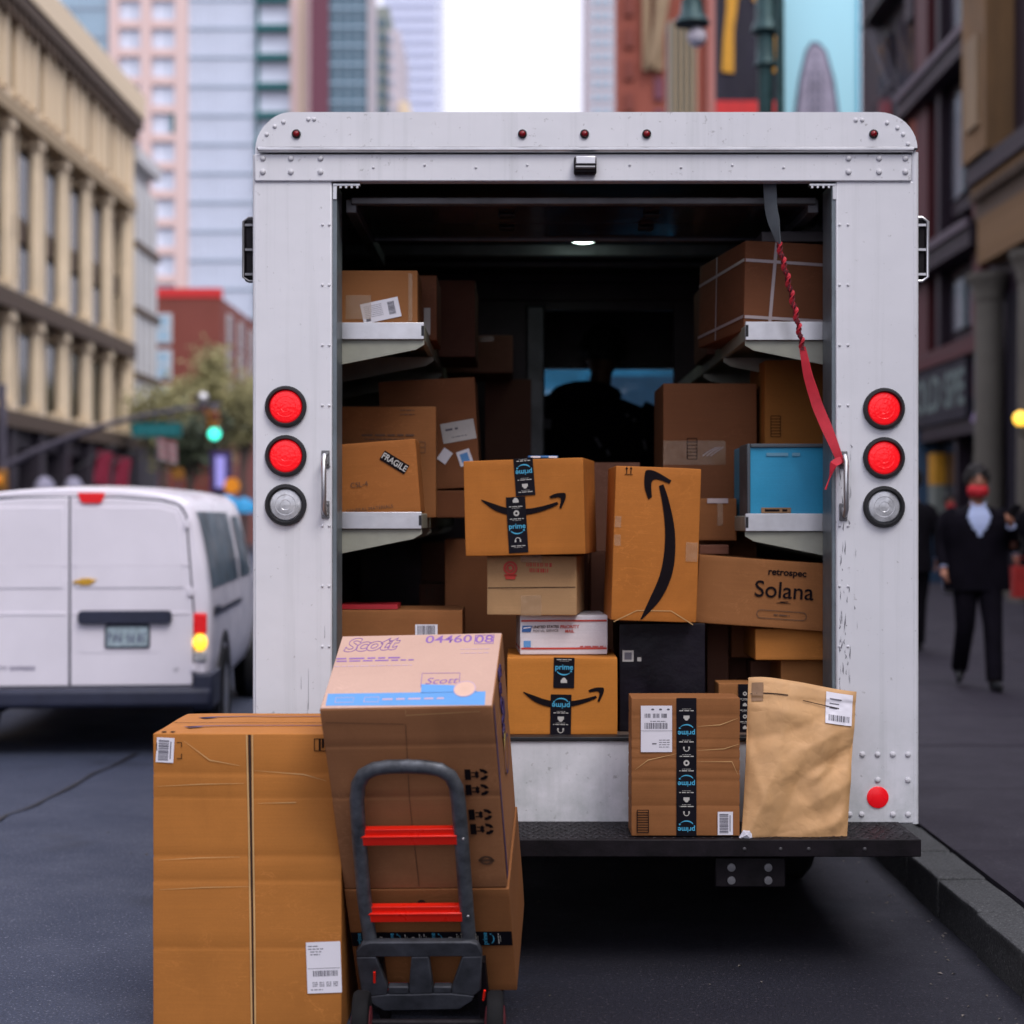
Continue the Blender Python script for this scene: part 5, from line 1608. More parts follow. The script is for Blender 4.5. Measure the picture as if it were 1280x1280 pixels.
for sgn in (1, -1):
    def sx(px): return VXC + sgn * ((px - 91) / F * VYR)
    def lam(y0, y1, x0, x1, mat, dy0=-.02, bev=.012):
        q = MB(); q.box(min(sx(x0), sx(x1)), max(sx(x0), sx(x1)), VYR + dy0, VYR + .09, vp(0, y1).z, vp(0, y0).z); return q.build('tail_lamp', M[mat], van, bevel=bev)
    lam(767, 793, 240, 256.5, 'red_lit' if sgn > 0 else 'red_lens')
    if sgn > 0:
        q = MB(); q.ball((sx(248.5), VYR - .005, vp(0, 804).z), .046, .055, .055, 18, 10); q.build('turn_lamp', M['amber_lit'], van, smooth=60)
    lam(814, 828, 240, 256, 'clear_lens')
    # side glass and trim, on the side surface itself
    def sidep(y, z, off=.006):
        h = vstation(y)
        for (xa, za), (xb, zb__) in zip(h, h[1:]):
            if za <= z <= zb__: return Vector((VXC + sgn * (xa + (xb - xa) * (z - za) / max(1e-6, zb__ - za) + off), VYR + y, z))
        return Vector((VXC + sgn * (h[-1][0] + off), VYR + y, z))
    def side_panel(y0, y1, z0, z1, name, mat, off=.006, slant=0.0):
        q = MB(); vs_ = []
        NY, NZ = 6, 7
        for j in range(NZ + 1):
            for i in range(NY + 1):
                z = z0 + (z1 - z0) * j / NZ
                ya, yb2 = y0, y1 - slant * j / NZ
                vs_.append(sidep(ya + (yb2 - ya) * i / NY, z, off))
        q.add(vs_, [(j * (NY + 1) + i, j * (NY + 1) + i + 1, (j + 1) * (NY + 1) + i + 1, (j + 1) * (NY + 1) + i) for j in range(NZ) for i in range(NY)])
        return q.build(name, M[mat], van, smooth=60)
    side_panel(.14, 1.9, 1.05, 1.545, 'side_window', 'van_glass')
    side_panel(2.15, 3.05, 1.05, 1.52, 'front_window', 'van_glass', slant=.35)
    side_panel(.14, 2.0, .87, .905, 'slide_rail', 'van_dark', .012)
    side_panel(.12, .5, .89, .93, 'fuel_door_handle', 'van_dark', .012)
    for y in (.82, 3.45):
        q = MB(); q.lathe((VXC + sgn * .80, VYR + y, .34), (sgn, 0, 0), [(.40, 0), (.40, .071), (.33, .072), (.33, .0)], 30); q.build('wheel_arch', M['black'], van, smooth=40)
        q = MB(); q.lathe((VXC + sgn * .69, VYR + y, .315), (sgn, 0, 0), [(.18, 0), (.29, .0), (.315, .03), (.315, .165), (.29, .19), (.20, .19), (.18, .17)], 28); w = q.build('wheel', M['tyre'], van, smooth=40)
        q = MB(); q.lathe((VXC + sgn * .80, VYR + y, .315), (sgn, 0, 0), [(.21, 0), (.20, .075), (.12, .06), (.05, .085), (.001, .085)], 18); q.build('rim', M['alu'], w, smooth=40)
    q = MB(); q.ball((VXC + sgn * .98, VYR + 2.95, 1.12), .09, .06, .11, 12, 8); q.build('wing_mirror', M['van_dark'], van, smooth=60)
b = MB(); b.add([(VXC + x, VYR + y, z) for x, y, z in ((-.62, 2.97, 1.70), (.62, 2.97, 1.70), (.70, 3.70, 1.125), (-.70, 3.70, 1.125))], [(0, 1, 2, 3)]); b.build('windscreen', M['van_glass'], van)
b = MB(); b.cyl((VXC - .5, VYR - .02, .28), (VXC - .5, VYR + .7, .28), .03); b.box(VXC - .7, VXC + .7, VYR + .7, VYR + .95, .26, .36); b.build('exhaust', M['black_steel'], van, smooth=40)

van.matrix_basis = Matrix.Translation((VXC, VYR, 0)) @ Matrix.Rotation(R(4.6), 4, 'Z')   # it is edging out to the left

# ------------------------------------------------------------------ people
M['skin'] = plain("skin", (.36, .16, .10), .55, var=.1)
M['skin_dark'] = plain("darker_skin", (.17, .075, .045), .55, var=.1)
M['suit'] = plain("black_suit_cloth", (.0055, .0045, .008), .85, var=.3, spec=.08)
M['suit2'] = plain("charcoal_cloth", (.008, .007, .010), .85, var=.3, spec=.08)
M['shirt'] = plain("light_blue_shirt", (.42, .50, .74), .7, var=.05)
M['mask_red'] = plain("red_mask_cloth", (.56, .02, .03), .7, var=.1)
M['hair'] = plain("black_hair", (.012, .009, .009), .6, var=.4)
M['denim'] = plain("pale_blue_denim", (.30, .36, .5), .8, var=.15)
M['shoe'] = plain("black_leather", (.012, .012, .013), .4, var=.2)
M['bag_red'] = plain("red_bag", (.42, .025, .02), .6, var=.2)


def person(label, loc, scale, rotz, arms, legs, skin='skin', jacket='suit', trousers='suit', vneck=True, mask='mask_red', lean=0.0, group=None, width=1.0):
    """a standing figure, its body one continuous surface, dressed in separate garments"""
    W = Matrix.Translation(loc) @ Matrix.Rotation(rotz, 4, 'Z') @ Matrix.Scale(scale, 4)
    T = lambda p: W @ Vector(p)
    def lean_(p):
        x, y, z = p
        return (x, y - lean * max(0, z - .95), z - .35 * lean * lean * max(0, z - .95))
    b = MB()
    S = scale
    def tb(pts, rad, n=14, m=b): m.tube([T(lean_(p)) for p in pts], [(r[0] * S, r[1] * S) for r in rad], n, ref=(W.to_3x3() @ Vector((0, 1, 0))).normalized())
    tb([(0, 0, .90), (0, 0, 1.0), (0, 0, 1.15), (0, 0, 1.3), (0, 0, 1.42), (0, 0, 1.49)], [(.15, .10), (.165, .115), (.155, .11), (.18, .12), (.18, .10), (.07, .06)])
    tb([(0, .005, 1.44), (0, 0, 1.52), (0, -.012, 1.60)], [(.06, .06), (.053, .056), (.05, .055)])
    b.ball(T(lean_((0, -.012, 1.685))), .077 * S, .097 * S, .115 * S, 18, 12)
    b.ball(T(lean_((0, -.045, 1.61))), .052 * S, .052 * S, .045 * S, 12, 8)
    tb([(0, -.102, 1.70), (0, -.122, 1.668), (0, -.10, 1.655)], [(.008, .008), (.014, .012), (.012, .008)], 8)
    for sx_ in (-1, 1): b.ball(T(lean_((sx_ * .079, .0, 1.675))), .012 * S, .022 * S, .032 * S, 8, 6)
    jk, tr_ = MB(), MB()
    sh = MB()
    for sx_, (el, wr, fwd) in zip((-1, 1), arms):
        shd = (sx_ * .175 * width, .0, 1.43)
        tb([shd, el, wr], [(.05, .05), (.042, .042), (.027, .025)], 12)
        a = Vector(wr); d = (a - Vector(el)).normalized()
        pm = a + d * .075
        side = d.cross(Vector(fwd)).normalized() if fwd else Vector((0, 1, 0))
        tb([a - d * .01, a + d * .03, pm], [(.024, .020), (.032, .018), (.036, .015)], 10)
        up = side.cross(d).normalized()
        for k, (o, L) in enumerate(((-.027, .066), (-.009, .076), (.009, .072), (.026, .055))):
            p0 = pm + side * o; c1 = p0 + d * L * .5 + up * .012; c2 = p0 + d * L * .85 + up * .035
            tb([tuple(p0 - d * .012), tuple(p0 + d * .01), tuple(c1), tuple(c2)], [(.0095, .0095), (.009, .009), (.0085, .0085), (.007, .007)], 8)
        th = a + d * .03 - side * .03
        tb([tuple(th), tuple(th - side * .022 + d * .03 + up * .01), tuple(th - side * .018 + d * .055 + up * .022)], [(.011, .011), (.010, .010), (.008, .008)], 8)
        jr = .066
        wv = Vector(wr) - (Vector(wr) - Vector(el)).normalized() * .015
        tb([(sx_ * .13 * width, 0, 1.435), (sx_ * .180 * width, .0, 1.395), tuple((Vector(shd) + Vector(el)) / 2 + Vector((sx_ * .006, .006, -.01))), el, tuple((Vector(el) + wv) / 2), tuple(wv)], [(.055, .06), (jr, jr), (.064, .066), (.058, .058), (.05, .05), (.043, .043)], 14, jk)
        e_ = wv + (Vector(wr) - Vector(el)).normalized() * .012
        tb([tuple(wv), tuple(e_)], [(.037, .037), (.036, .036)], 12, sh)
    for sx_, (kn, an, toe) in zip((-1, 1), legs):
        hip = (sx_ * .088, 0, .93)
        tb([hip, kn, an], [(.075, .078), (.05, .052), (.035, .037)], 12)
        ft = Vector(an) + Vector(toe)
        tb([tuple(Vector(an) + Vector((0, .03, -.01))), tuple(Vector(an) + Vector((0, .01, -.045))), tuple(ft)], [(.033, .04), (.037, .032), (.034, .018)], 10)
        kv, av = Vector(kn), Vector(an)
        tb([hip, tuple((Vector(hip) + kv) / 2 + Vector((0, 0, 0))), kn, tuple((kv + av) / 2), tuple(av + Vector((0, .0, .0)))], [(.108, .108), (.096, .092), (.078, .076), (.072, .07), (.068, .072)], 16, tr_)
    tb([(0, 0, .84), (0, 0, .93), (0, 0, 1.03)], [(.12, .10), (.175, .12), (.17, .12)], 18, tr_)
    bo = b.build('person', None, None)
    bo.data.materials.append(M[skin])
    rm = bo.modifiers.new("one_surface", 'REMESH'); rm.mode = 'VOXEL'; rm.voxel_size = .009 * S
    smo = bo.modifiers.new("soften", 'SMOOTH'); smo.factor = .5; smo.iterations = 3
    dg = bpy.context.evaluated_depsgraph_get()
    me = bpy.data.meshes.new_from_object(bo.evaluated_get(dg))
    me.transform(Matrix.Translation(-Vector(loc))); me.shade_smooth()
    if not me.materials: me.materials.append(M[skin])
    bpy.data.objects.remove(bo)
    bo = bpy.data.objects.new('person', me); link(bo, None, Matrix.Translation(loc)); tag(bo, label, 'person', group)
    # jacket body: a loft with an open V at the neck
    rings0 = [(.80, .205 * width, .145, 0), (.90, .205 * width, .15, 0), (1.02, .192 * width, .15, 0), (1.14, .192 * width, .15, 0), (1.24, .205 * width, .152, .02), (1.34, .215 * width, .148, .26), (1.41, .20 * width, .13, .36), (1.455, .155 * max(1, width * .87), .105, .42), (1.49, .085, .085, .60)]
    NA = 84
    rings = []
    for r0, r1 in zip(rings0, rings0[1:]):
        for q_ in range(5): rings.append(tuple(r0[i_] + (r1[i_] - r0[i_]) * q_ / 5 for i_ in range(4)))
    rings.append(rings0[-1])
    for fl_, shell in ((0, jk), (1, sh)):
        vs_ = []
        for z, rx, ry, vh in rings:
            for j in range(NA):
                a = 2 * math.pi * j / NA
                k = 1.0 if fl_ == 0 else .955
                vs_.append(T(lean_((rx * k * math.sin(a), -ry * k * math.cos(a) - (.004 if fl_ == 0 else 0), z))))
        fs_ = []
        for i in range(len(rings) - 1):
            for j in range(NA):
                a = 2 * math.pi * (j + .5) / NA
                a = min(a, 2 * math.pi - a)
                if fl_ == 0 and vneck and a < (rings[i][3] + rings[i + 1][3]) / 2 * 1.05: continue
                q_ = (j + 1) % NA
                fs_.append((i * NA + j, i * NA + q_, (i + 1) * NA + q_, (i + 1) * NA + j))
        if fl_ == 0: fs_.append(tuple(range(NA)))
        shell.add(vs_, fs_)
    jo = jk.build('jacket', M[jacket], bo, smooth=60)
    sh.build('shirt', M['shirt'], bo, smooth=60)
    if vneck:
        cl = MB()
        for sx_ in (-1, 1):
            cl.add([T(lean_(p)) for p in ((sx_ * .008, -.100, 1.468), (sx_ * .050, -.088, 1.482), (sx_ * .066, -.055, 1.525), (sx_ * .03, -.080, 1.50))], [(0, 1, 2, 3)])
        cl.build('collar', M['shirt'], bo)
    tr_.build('trousers', M[trousers], bo, smooth=60)
    for (kn, an, toe) in legs:
        q = MB()
        tb([tuple(Vector(an) + Vector((0, .075, -.055))), tuple(Vector(an) + Vector((0, .04, -.035))), tuple(Vector(an) + Vector((0, -.03, -.04))), tuple(Vector(an) + Vector(toe) + Vector((0, -.01, .004))), tuple(Vector(an) + Vector(toe) + Vector((0, -.045, 0)))], [(.03, .025), (.043, .045), (.045, .04), (.043, .026), (.025, .012)], 14, q)
        q.build('shoe', M['shoe'], bo, smooth=60)
    hr = MB()
    vs_ = []
    c = Vector((0, -.004, 1.70))
    for i in range(9):
        t = math.pi * .62 * i / 8
        for j in range(20):
            w = 2 * math.pi * j / 20
            fr = max(0, -math.sin(w))
            tt = t * (1 - .38 * fr ** 2)
            vs_.append(T(lean_(c + Vector((.094 * math.sin(tt) * math.cos(w), .116 * math.sin(tt) * math.sin(w) + .010, .126 * math.cos(tt))))))
    hr.add(vs_, [(i * 20 + j, i * 20 + (j + 1) % 20, (i + 1) * 20 + (j + 1) % 20, (i + 1) * 20 + j) for i in range(8) for j in range(20)])
    for k_ in range(130):
        w_ = random.uniform(0, 6.28); t2 = random.uniform(.2, 1.75); hc = c + Vector((.09 * math.sin(t2) * math.cos(w_), .108 * math.sin(t2) * math.sin(w_) + .012, .12 * math.cos(t2)))
        if hc.y < -.045 and hc.z < 1.755: continue
        hr.ball(T(lean_(hc)), .024 * S, .024 * S, .020 * S, 6, 4)
    hr.build('hair', M['hair'], bo, smooth=60)
    for sx_ in (-1, 1):
        ey = MB(); ey.ball(T(lean_((sx_ * .03, -.096, 1.70))), .012 * S, .009 * S, .008 * S, 8, 6); ey.build('eye', M['hair'], bo, smooth=60)
        ey = MB(); ey.tube([T(lean_((sx_ * .015, -.104, 1.722))), T(lean_((sx_ * .035, -.102, 1.727))), T(lean_((sx_ * .052, -.088, 1.720)))], .005 * S, 6); ey.build('eyebrow', M['hair'], bo, smooth=60)
    if mask:
        mk = MB()
        vs_ = []
        for i in range(8):
            for j in range(11):
                w = R(-78 + 156 * j / 10); z = 1.560 + .095 * i / 7
                rr_ = .072 + .020 * math.sin(math.pi * i / 7)
                vs_.append(T(lean_((rr_ * math.sin(w) * .98, -.025 - (rr_ + .012) * math.cos(w), z))))
        mk.add(vs_, [(i * 11 + j, i * 11 + j + 1, (i + 1) * 11 + j + 1, (i + 1) * 11 + j) for i in range(7) for j in range(10)])
        mk.build('face_mask', M[mask], bo, smooth=60)
    return bo, T, lean_


SW = .15                                            # pavement height
c = P(1221, 862, 12.75)
man, T, ln = person('person in dark suit, pale blue shirt and red mask walking with a phone', (c.x, 12.75, SW), .975, R(-7),
                    (((-.285, .03, 1.17), (-.275, -.06, .98), (1, 0, 0)), ((.30, .05, 1.16), (.235, -.20, 1.33), (-1, 0, 0))),
                    (((-.10, -.05, .50), (-.115, .16, .15), (-.02, -.11, -.085)), ((.105, -.13, .52), (.10, -.25, .085), (.02, -.13, -.045))), width=1.28)
ph = MB(); q = T((.245, -.265, 1.435)); ph.box(q.x - .004 - .035, q.x + .035, q.y - .006, q.y + .006, q.z - .075, q.z + .075, Matrix.Translation(q) @ Matrix.Rotation(R(35), 4, 'X') @ Matrix.Rotation(R(20), 4, 'Y') @ Matrix.Translation(-q))
tag(ph.build('phone', M['black'], None, bevel=.006), 'dark phone held up in the hand of the person in the red mask', 'phone')
stand = (((-.26, .0, 1.17), (-.27, -.05, .93), (1, 0, 0)), ((.26, 0, 1.17), (.27, -.05, .93), (-1, 0, 0)))
walk = (((-.09, -.08, .50), (-.09, -.12, .085), (0, -.13, -.055)), ((.09, .02, .50), (.09, .16, .10), (0, -.11, -.065)))
person('person in dark coat walking away, mostly hidden by the right edge of the truck', (X_(1140, 16.2), 16.2, SW), 1.02, R(180), stand, walk, jacket='suit2', trousers='suit2', mask=None, vneck=False)
person('far pedestrian in pale blue trousers and a red mask beside the suited person', (X_(1187, 28.5), 28.5, SW), .98, R(10), stand, walk, jacket='suit2', trousers='denim', vneck=False)
w2, T2, _ = person('person with bare hand and red bag at the right edge behind the suited person', (X_(1296, 19.0), 19.0, SW), .99, 0, stand, walk, jacket='suit2', trousers='suit2', mask=None, vneck=False)
q = T2((-.27, -.07, .62)); b = MB(); b.box(q.x - .05, q.x + .19, q.y - .09, q.y + .06, q.z - .2, q.z + .17); b.tube([(q.x, q.y, q.z + .17), (q.x + .03, q.y, q.z + .27), (q.x + .10, q.y, q.z + .27), (q.x + .13, q.y, q.z + .17)], .01, 8)
tag(b.build('shopping_bag', M['bag_red'], None, bevel=.02), 'red shopping bag hanging beside the person at the right edge', 'bag')
dr, T3, ln3 = person('person in dark jacket with back turned in the cab of the delivery truck', (X_(742, 9.35) - .14, 9.35, FZ - .36), 1.25, R(180), (((-.40, -.05, 1.20), (-.45, -.2, 1.02), (1, 0, 0)), ((.27, -.02, 1.18), (.30, -.15, .98), (-1, 0, 0))),
                     (((-.10, -.03, .5), (-.10, .02, .09), (0, -.13, -.06)), ((.10, -.02, .5), (.10, .03, .09), (0, -.13, -.06))), jacket='suit', trousers='suit2', mask=None, vneck=False, lean=.12, width=1.5, skin='skin_dark')
WM[dr] = Matrix.Translation(WM[dr].translation) @ Matrix.Rotation(R(5.5), 4, 'Y'); dr.matrix_basis = WM[dr]     # leaning to his right
q = MB(); c = P(732, 494, 9.30); q.ball(c, .21, .13, .085, 16, 10); q.build('hood', M['suit'], dr, smooth=60)
q = MB()
for (px, py, w, h, a) in ((784, 519, 5, 3, 25), (793, 525, 4, 3, 30), (748, 553, 3, 14, -30), (806, 556, 3, 12, -12), (684, 530, 9, 12, 5), (760, 566, 3, 8, -25)):
    c = P(px, py, 9.13); m_ = Matrix.Translation(c) @ Matrix.Rotation(R(a), 4, 'Y'); s = 9.13 / F
    q.box(-w * s / 2, w * s / 2, 0, .012, -h * s / 2, h * s / 2, m_)
q.build('jacket_trim', M['ink_grey'], dr)

# ------------------------------------------------------------------ road, kerb, pavements
def asphalt(name, c, tint, lane=False):
    g = NG(name); v = g.map()
    big = g.noise(v, .35, 5, .6); mid = g.noise(v, 2.2, 5, .65); fine = g.noise(v, 130, 3, .75); spk = g.noise(v, 75, 2, .8)
    col = g.mix(g.ramp(big, [(.35, 0.0), (.7, 1.0)]), tuple(x * .62 for x in c), tuple(x * 1.35 for x in c))
    col = g.mix(g.ramp(mid, [(.42, 0.0), (.66, .7)]), col, tuple(x * .5 for x in c))
    col = g.mix(.75, col, g.mix(g.ramp(fine, [(.35, 0.0), (.65, 1.0)]), tuple(x * .3 for x in c), tuple(x * 1.9 for x in c)))
    col = g.mix(g.ramp(spk, [(.60, 0.0), (.68, .9)]), col, tint)
    if lane:                                        # kerb lane tar: oil-stained, with shade by the truck painted into its colour
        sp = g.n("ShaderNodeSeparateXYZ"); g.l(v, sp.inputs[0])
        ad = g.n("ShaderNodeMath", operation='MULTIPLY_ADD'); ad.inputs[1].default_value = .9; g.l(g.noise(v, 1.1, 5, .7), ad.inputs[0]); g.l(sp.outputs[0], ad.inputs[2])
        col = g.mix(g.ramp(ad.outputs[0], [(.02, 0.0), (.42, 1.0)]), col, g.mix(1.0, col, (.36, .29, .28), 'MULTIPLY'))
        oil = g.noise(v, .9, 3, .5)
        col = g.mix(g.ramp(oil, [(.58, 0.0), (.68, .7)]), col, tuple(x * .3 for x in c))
    g.bump(g.mix(.5, fine, spk), .5, .006)
    return g.set(col, g.ramp(mid, [(.3, .62), (.7, .85)]), 0.0, .35)


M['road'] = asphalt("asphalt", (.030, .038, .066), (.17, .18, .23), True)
M['road2'] = asphalt("asphalt_patch", (.022, .020, .028), (.08, .08, .09))
M['paving'] = asphalt("pavement_concrete", (.017, .013, .0225), (.055, .05, .06))
M['kerb'] = asphalt("kerb_granite", (.050, .052, .053), (.15, .15, .15))
M['crack'] = plain("tarred_crack", (.012, .011, .013), .6, var=.3)


def sheet(name, x0, x1, y0, y1, z, mat):
    b = MB(); b.add([(x0, y0, z), (x1, y0, z), (x1, y1, z), (x0, y1, z)], [(0, 1, 2, 3)])
    return tag(b.build(name, M[mat]), kind='structure')


sheet('ground', -700, 700, -200, 1200, -.02, 'road2')
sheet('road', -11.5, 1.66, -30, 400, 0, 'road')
rr = random.Random(9)
def crack(pix, w):
    fl = Flat(); pts = []
    for (a, c) in zip(pix, pix[1:]):
        for t in (0, .25, .5, .75):
            x, y = a[0] + (c[0] - a[0]) * t, a[1] + (c[1] - a[1]) * t
            Y = CH * F / (y - VY); pts.append((X_(x, Y) + rr.uniform(-.02, .02), Y + rr.uniform(-.02, .02)))
    fl.strip(pts, [w * rr.uniform(.6, 1.4) for _ in pts]); o = flat("road_crack", fl, M['crack'], None, Matrix.Translation((0, 0, .0085)))
    return tag(o, kind='structure')
crack([(-30, 1035), (0, 1025), (60, 1000), (120, 968), (190, 935)], .022)
crack([(0, 940), (90, 925), (180, 918)], .02)
# specks of litter on the road and along the gutter
q = MB()
for k in range(230):
    if k < 150: x, y_ = 1.55 - abs(rr.gauss(0, .10)), rr.uniform(4.6, 11)
    else: x, y_ = rr.uniform(-3.5, 1.5), rr.uniform(4.7, 11)
    s_ = rr.uniform(.003, .011); a = rr.uniform(0, 3.14); dx, dy = s_ * math.cos(a), s_ * math.sin(a)
    q.add([(x - dx, y_ - dy, .002), (x + dy * .5, y_ - dx * .5, .002 + s_ * .5), (x + dx, y_ + dy, .003), (x - dy * .5, y_ + dx * .5, .002 + s_ * .3)], [(0, 1, 2, 3)])
tag(q.build('gutter_litter', plain("gutter_litter", (.13, .115, .10), .8, var=.8, scale=9)), 'specks of dirt and litter scattered along the gutter', 'litter', kind='stuff')
# kerb of single stones, pavement of single slabs
kb = MB(); kb.box(1.57, 1.76, -30, 4.0, -.02, .148); kb.box(1.57, 1.76, 16.0, 400, -.02, .148)
kerb = tag(kb.build('kerb', M['kerb'], None, bevel=.01), kind='structure')
y = 4.0
me0 = None
for i in range(24):
    L = .5
    if me0 is None:
        me0 = []
        for q_ in range(5):
            m_ = carton_mesh(.188, L - .009, .17, r=.018, amp=.006, seed=60 + q_, nseg=9); m_.materials.append(M['kerb']); me0.append(m_)
    o = bpy.data.objects.new('kerb_stone', me0[i % 5])
    link(o, kerb, Matrix.Translation((1.664 + rr.uniform(-.006, .006), y + L / 2, .066 + rr.uniform(-.004, .004))) @ Matrix.Rotation(rr.uniform(-.012, .012), 4, 'Z'))
    y += L
pv = MB(); pv.box(1.765, 30, -30, 400, -.02, .128)
pavement = tag(pv.build('pavement', M['road2']), kind='structure')
for i in range(5):
    for j in range(20):
        x0, y0 = 1.768 + i * 1.5, 2.0 + j * 1.5
        dz = rr.uniform(0, .004)
        slab('paving_slab', x0 + .004, min(x0 + 1.496, 9.2), y0 + .004, y0 + 1.496, .129, .150 + dz, M['paving'], pavement)
slab('paving_slab', 1.77, 9.2, 32.004, 90, .129, .150, M['paving'], pavement)
pl_ = MB(); pl_.box(-20, -11.5, -30, 400, -.02, .15); tag(pl_.build('far_pavement', M['paving']), kind='structure')

# ------------------------------------------------------------------ buildings on the left
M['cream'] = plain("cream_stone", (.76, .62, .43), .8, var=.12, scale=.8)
M['cream_dark'] = plain("weathered_stone_shadow_course", (.40, .30, .18), .8, var=.25, scale=.8)  # a darker tone of the cream stone
M['cream_soot'] = plain("sooty_cornice_iron", (.10, .07, .05), .8, var=.3, scale=1)  # dark trim; on the cream soffit and dentils it paints cornice shade
M['win_dark'] = plain("dark_window_glass", (.028, .024, .030), .15, var=.4, scale=.6, spec=.6)
M['shop_dark'] = plain("dark_shopfront", (.030, .024, .034), .6, var=.4, scale=.8)
M['grey_stone'] = plain("grey_white_stone", (.60, .60, .60), .8, var=.12, scale=.8)
M['brick'] = plain("red_brick_wall", (.20, .055, .040), .85, var=.2, scale=1.5)
M['coping_red'] = plain("red_parapet", (.62, .03, .03), .6, var=.1)
M['pink_stone'] = plain("pink_tower_stone", (.74, .56, .52), .8, var=.06, scale=.2)
M['tower_glass'] = plain("pale_tower_glass", (.62, .67, .78), .12, var=.22, scale=.25, spec=.7)
M['tower_glass2'] = plain("bluish_tower_glass", (.32, .46, .56), .12, var=.25, scale=.25, spec=.7)
M['mullion'] = plain("tower_mullion", (.30, .37, .45), .5, var=.2, scale=.3)
M['teal'] = plain("teal_balcony", (.015, .13, .135), .5, var=.2, scale=.3)
M['maroon'] = plain("maroon_cladding", (.15, .05, .075), .7, var=.15, scale=.3)
M['navy_glass'] = plain("dark_teal_glass", (.05, .11, .15), .12, var=.3, scale=.2, spec=.7)
M['haze_tower'] = plain("pale_blue_tower", (.68, .72, .86), .5, var=.05, scale=.05)  # distance haze is put into the tower's pale colours
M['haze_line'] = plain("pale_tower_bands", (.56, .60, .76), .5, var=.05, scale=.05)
M['pale_pink'] = plain("pale_lilac_stone", (.55, .50, .53), .8, var=.06, scale=.1)
M['green_grey'] = plain("grey_green_facade", (.24, .27, .24), .7, var=.2, scale=.2)

XF = -14.5
YY = lambda px: XF * F / (px - VX)
zf = lambda y, px=165: CH + (VY - y) / F * YY(px)
y0, y1 = -12.0, YY(164)
cb = thing('cream_building', 'long cream stone building with tall pilasters and a heavy cornice on the left', 'building', (XF - 5, (y0 + y1) / 2, .15))
zc0, zc1, zc2, zc3, zc4 = zf(550), zf(440), zf(256), zf(152), zf(133)
slab('wall', XF - 10, XF - .55, y0, y1, .15, zc4 - .2, M['cream'], cb)
slab('window_glass', XF - .549, XF - .5, y0 + .05, y1 - .05, zc0, zc2, M['win_dark'], cb)
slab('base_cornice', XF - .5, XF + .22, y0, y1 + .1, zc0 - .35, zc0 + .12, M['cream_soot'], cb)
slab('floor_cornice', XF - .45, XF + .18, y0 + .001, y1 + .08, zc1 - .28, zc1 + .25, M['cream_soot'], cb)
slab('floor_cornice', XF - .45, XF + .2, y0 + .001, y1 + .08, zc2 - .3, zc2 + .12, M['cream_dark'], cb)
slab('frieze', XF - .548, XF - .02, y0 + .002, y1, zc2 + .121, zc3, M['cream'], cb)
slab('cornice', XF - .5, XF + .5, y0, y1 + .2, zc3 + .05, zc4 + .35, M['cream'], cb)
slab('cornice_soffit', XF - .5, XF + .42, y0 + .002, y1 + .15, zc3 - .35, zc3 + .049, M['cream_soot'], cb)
dn = MB()
k = 0
yy = y0
while yy < y1:
    dn.box(XF - .02, XF + .34, yy, yy + .22, zc3 - .75, zc3 - .34); yy += .55
o = dn.build('dentils', M['cream_soot'], cb); o['kind'] = 'stuff'
bay = 2.75
nb = int((y1 - y0) / bay) + 1
for i in range(nb + 1):
    yb2 = y1 - .45 - i * bay
    if yb2 < y0: break
    for (za, zb2) in ((zc0 + .12, zc1 - .28), (zc1 + .25, zc2 - .3)):
        q = MB(); q.tube([(XF - .15, yb2, za), (XF - .15, yb2, zb2 - .3)], [.21, .19], 14); q.box(XF - .54, XF + .1, yb2 - .29, yb2 + .29, zb2 - .30, zb2 - .001); q.box(XF - .54, XF + .09, yb2 - .27, yb2 + .27, za + .001, za + .3); q.build('pilaster', M['cream'], cb, smooth=40)
        if i < nb:
            ym = yb2 - bay / 2
            slab('window_mullion', XF - .5, XF - .25, ym - .11, ym + .11, za + .002, zb2 - .002, M['cream'], cb)
            zm = za + (zb2 - za) * (.42 if zb2 - za > 4 else .0)
            if zb2 - za > 4:
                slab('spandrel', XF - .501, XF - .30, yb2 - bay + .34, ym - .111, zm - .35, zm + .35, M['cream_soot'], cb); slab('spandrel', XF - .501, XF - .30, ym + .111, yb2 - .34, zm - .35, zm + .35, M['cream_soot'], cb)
            slab('window_head', XF - .502, XF - .32, yb2 - bay + .34, yb2 - .34, zb2 - .42, zb2 - .003, M['cream_dark'], cb)
    if i < nb:
        for kk in range(3):
            ya = yb2 - .55 - kk * .78
            slab('frieze_pier', XF - .019, XF + .12, ya - .34, ya, zc2 + .4, zc3 - .35, M['cream'], cb)
            slab('frieze_recess', XF - .0195, XF - .005, ya - .78, ya - .34, zc2 + .55, zc3 - .5, M['cream_dark'], cb)
    slab('shop_pier', XF - .54, XF + .1, yb2 - .3, yb2 + .3, .15, zc0 - .351, M['shop_dark'], cb)
    slab('shop_window', XF - .545, XF - .45, yb2 - bay + .3, yb2 - .3, .6, zc0 - .9, M['win_dark'], cb)
    slab('shop_sign', XF - .54, XF - .1, yb2 - bay + .301, yb2 - .301, zc0 - .88, zc0 - .352, M['shop_dark'], cb)
slab('corner_pier', XF - .547, XF + .1, y1 - .5, y1 + .02, zc0 + .13, zc3, M['cream'], cb)
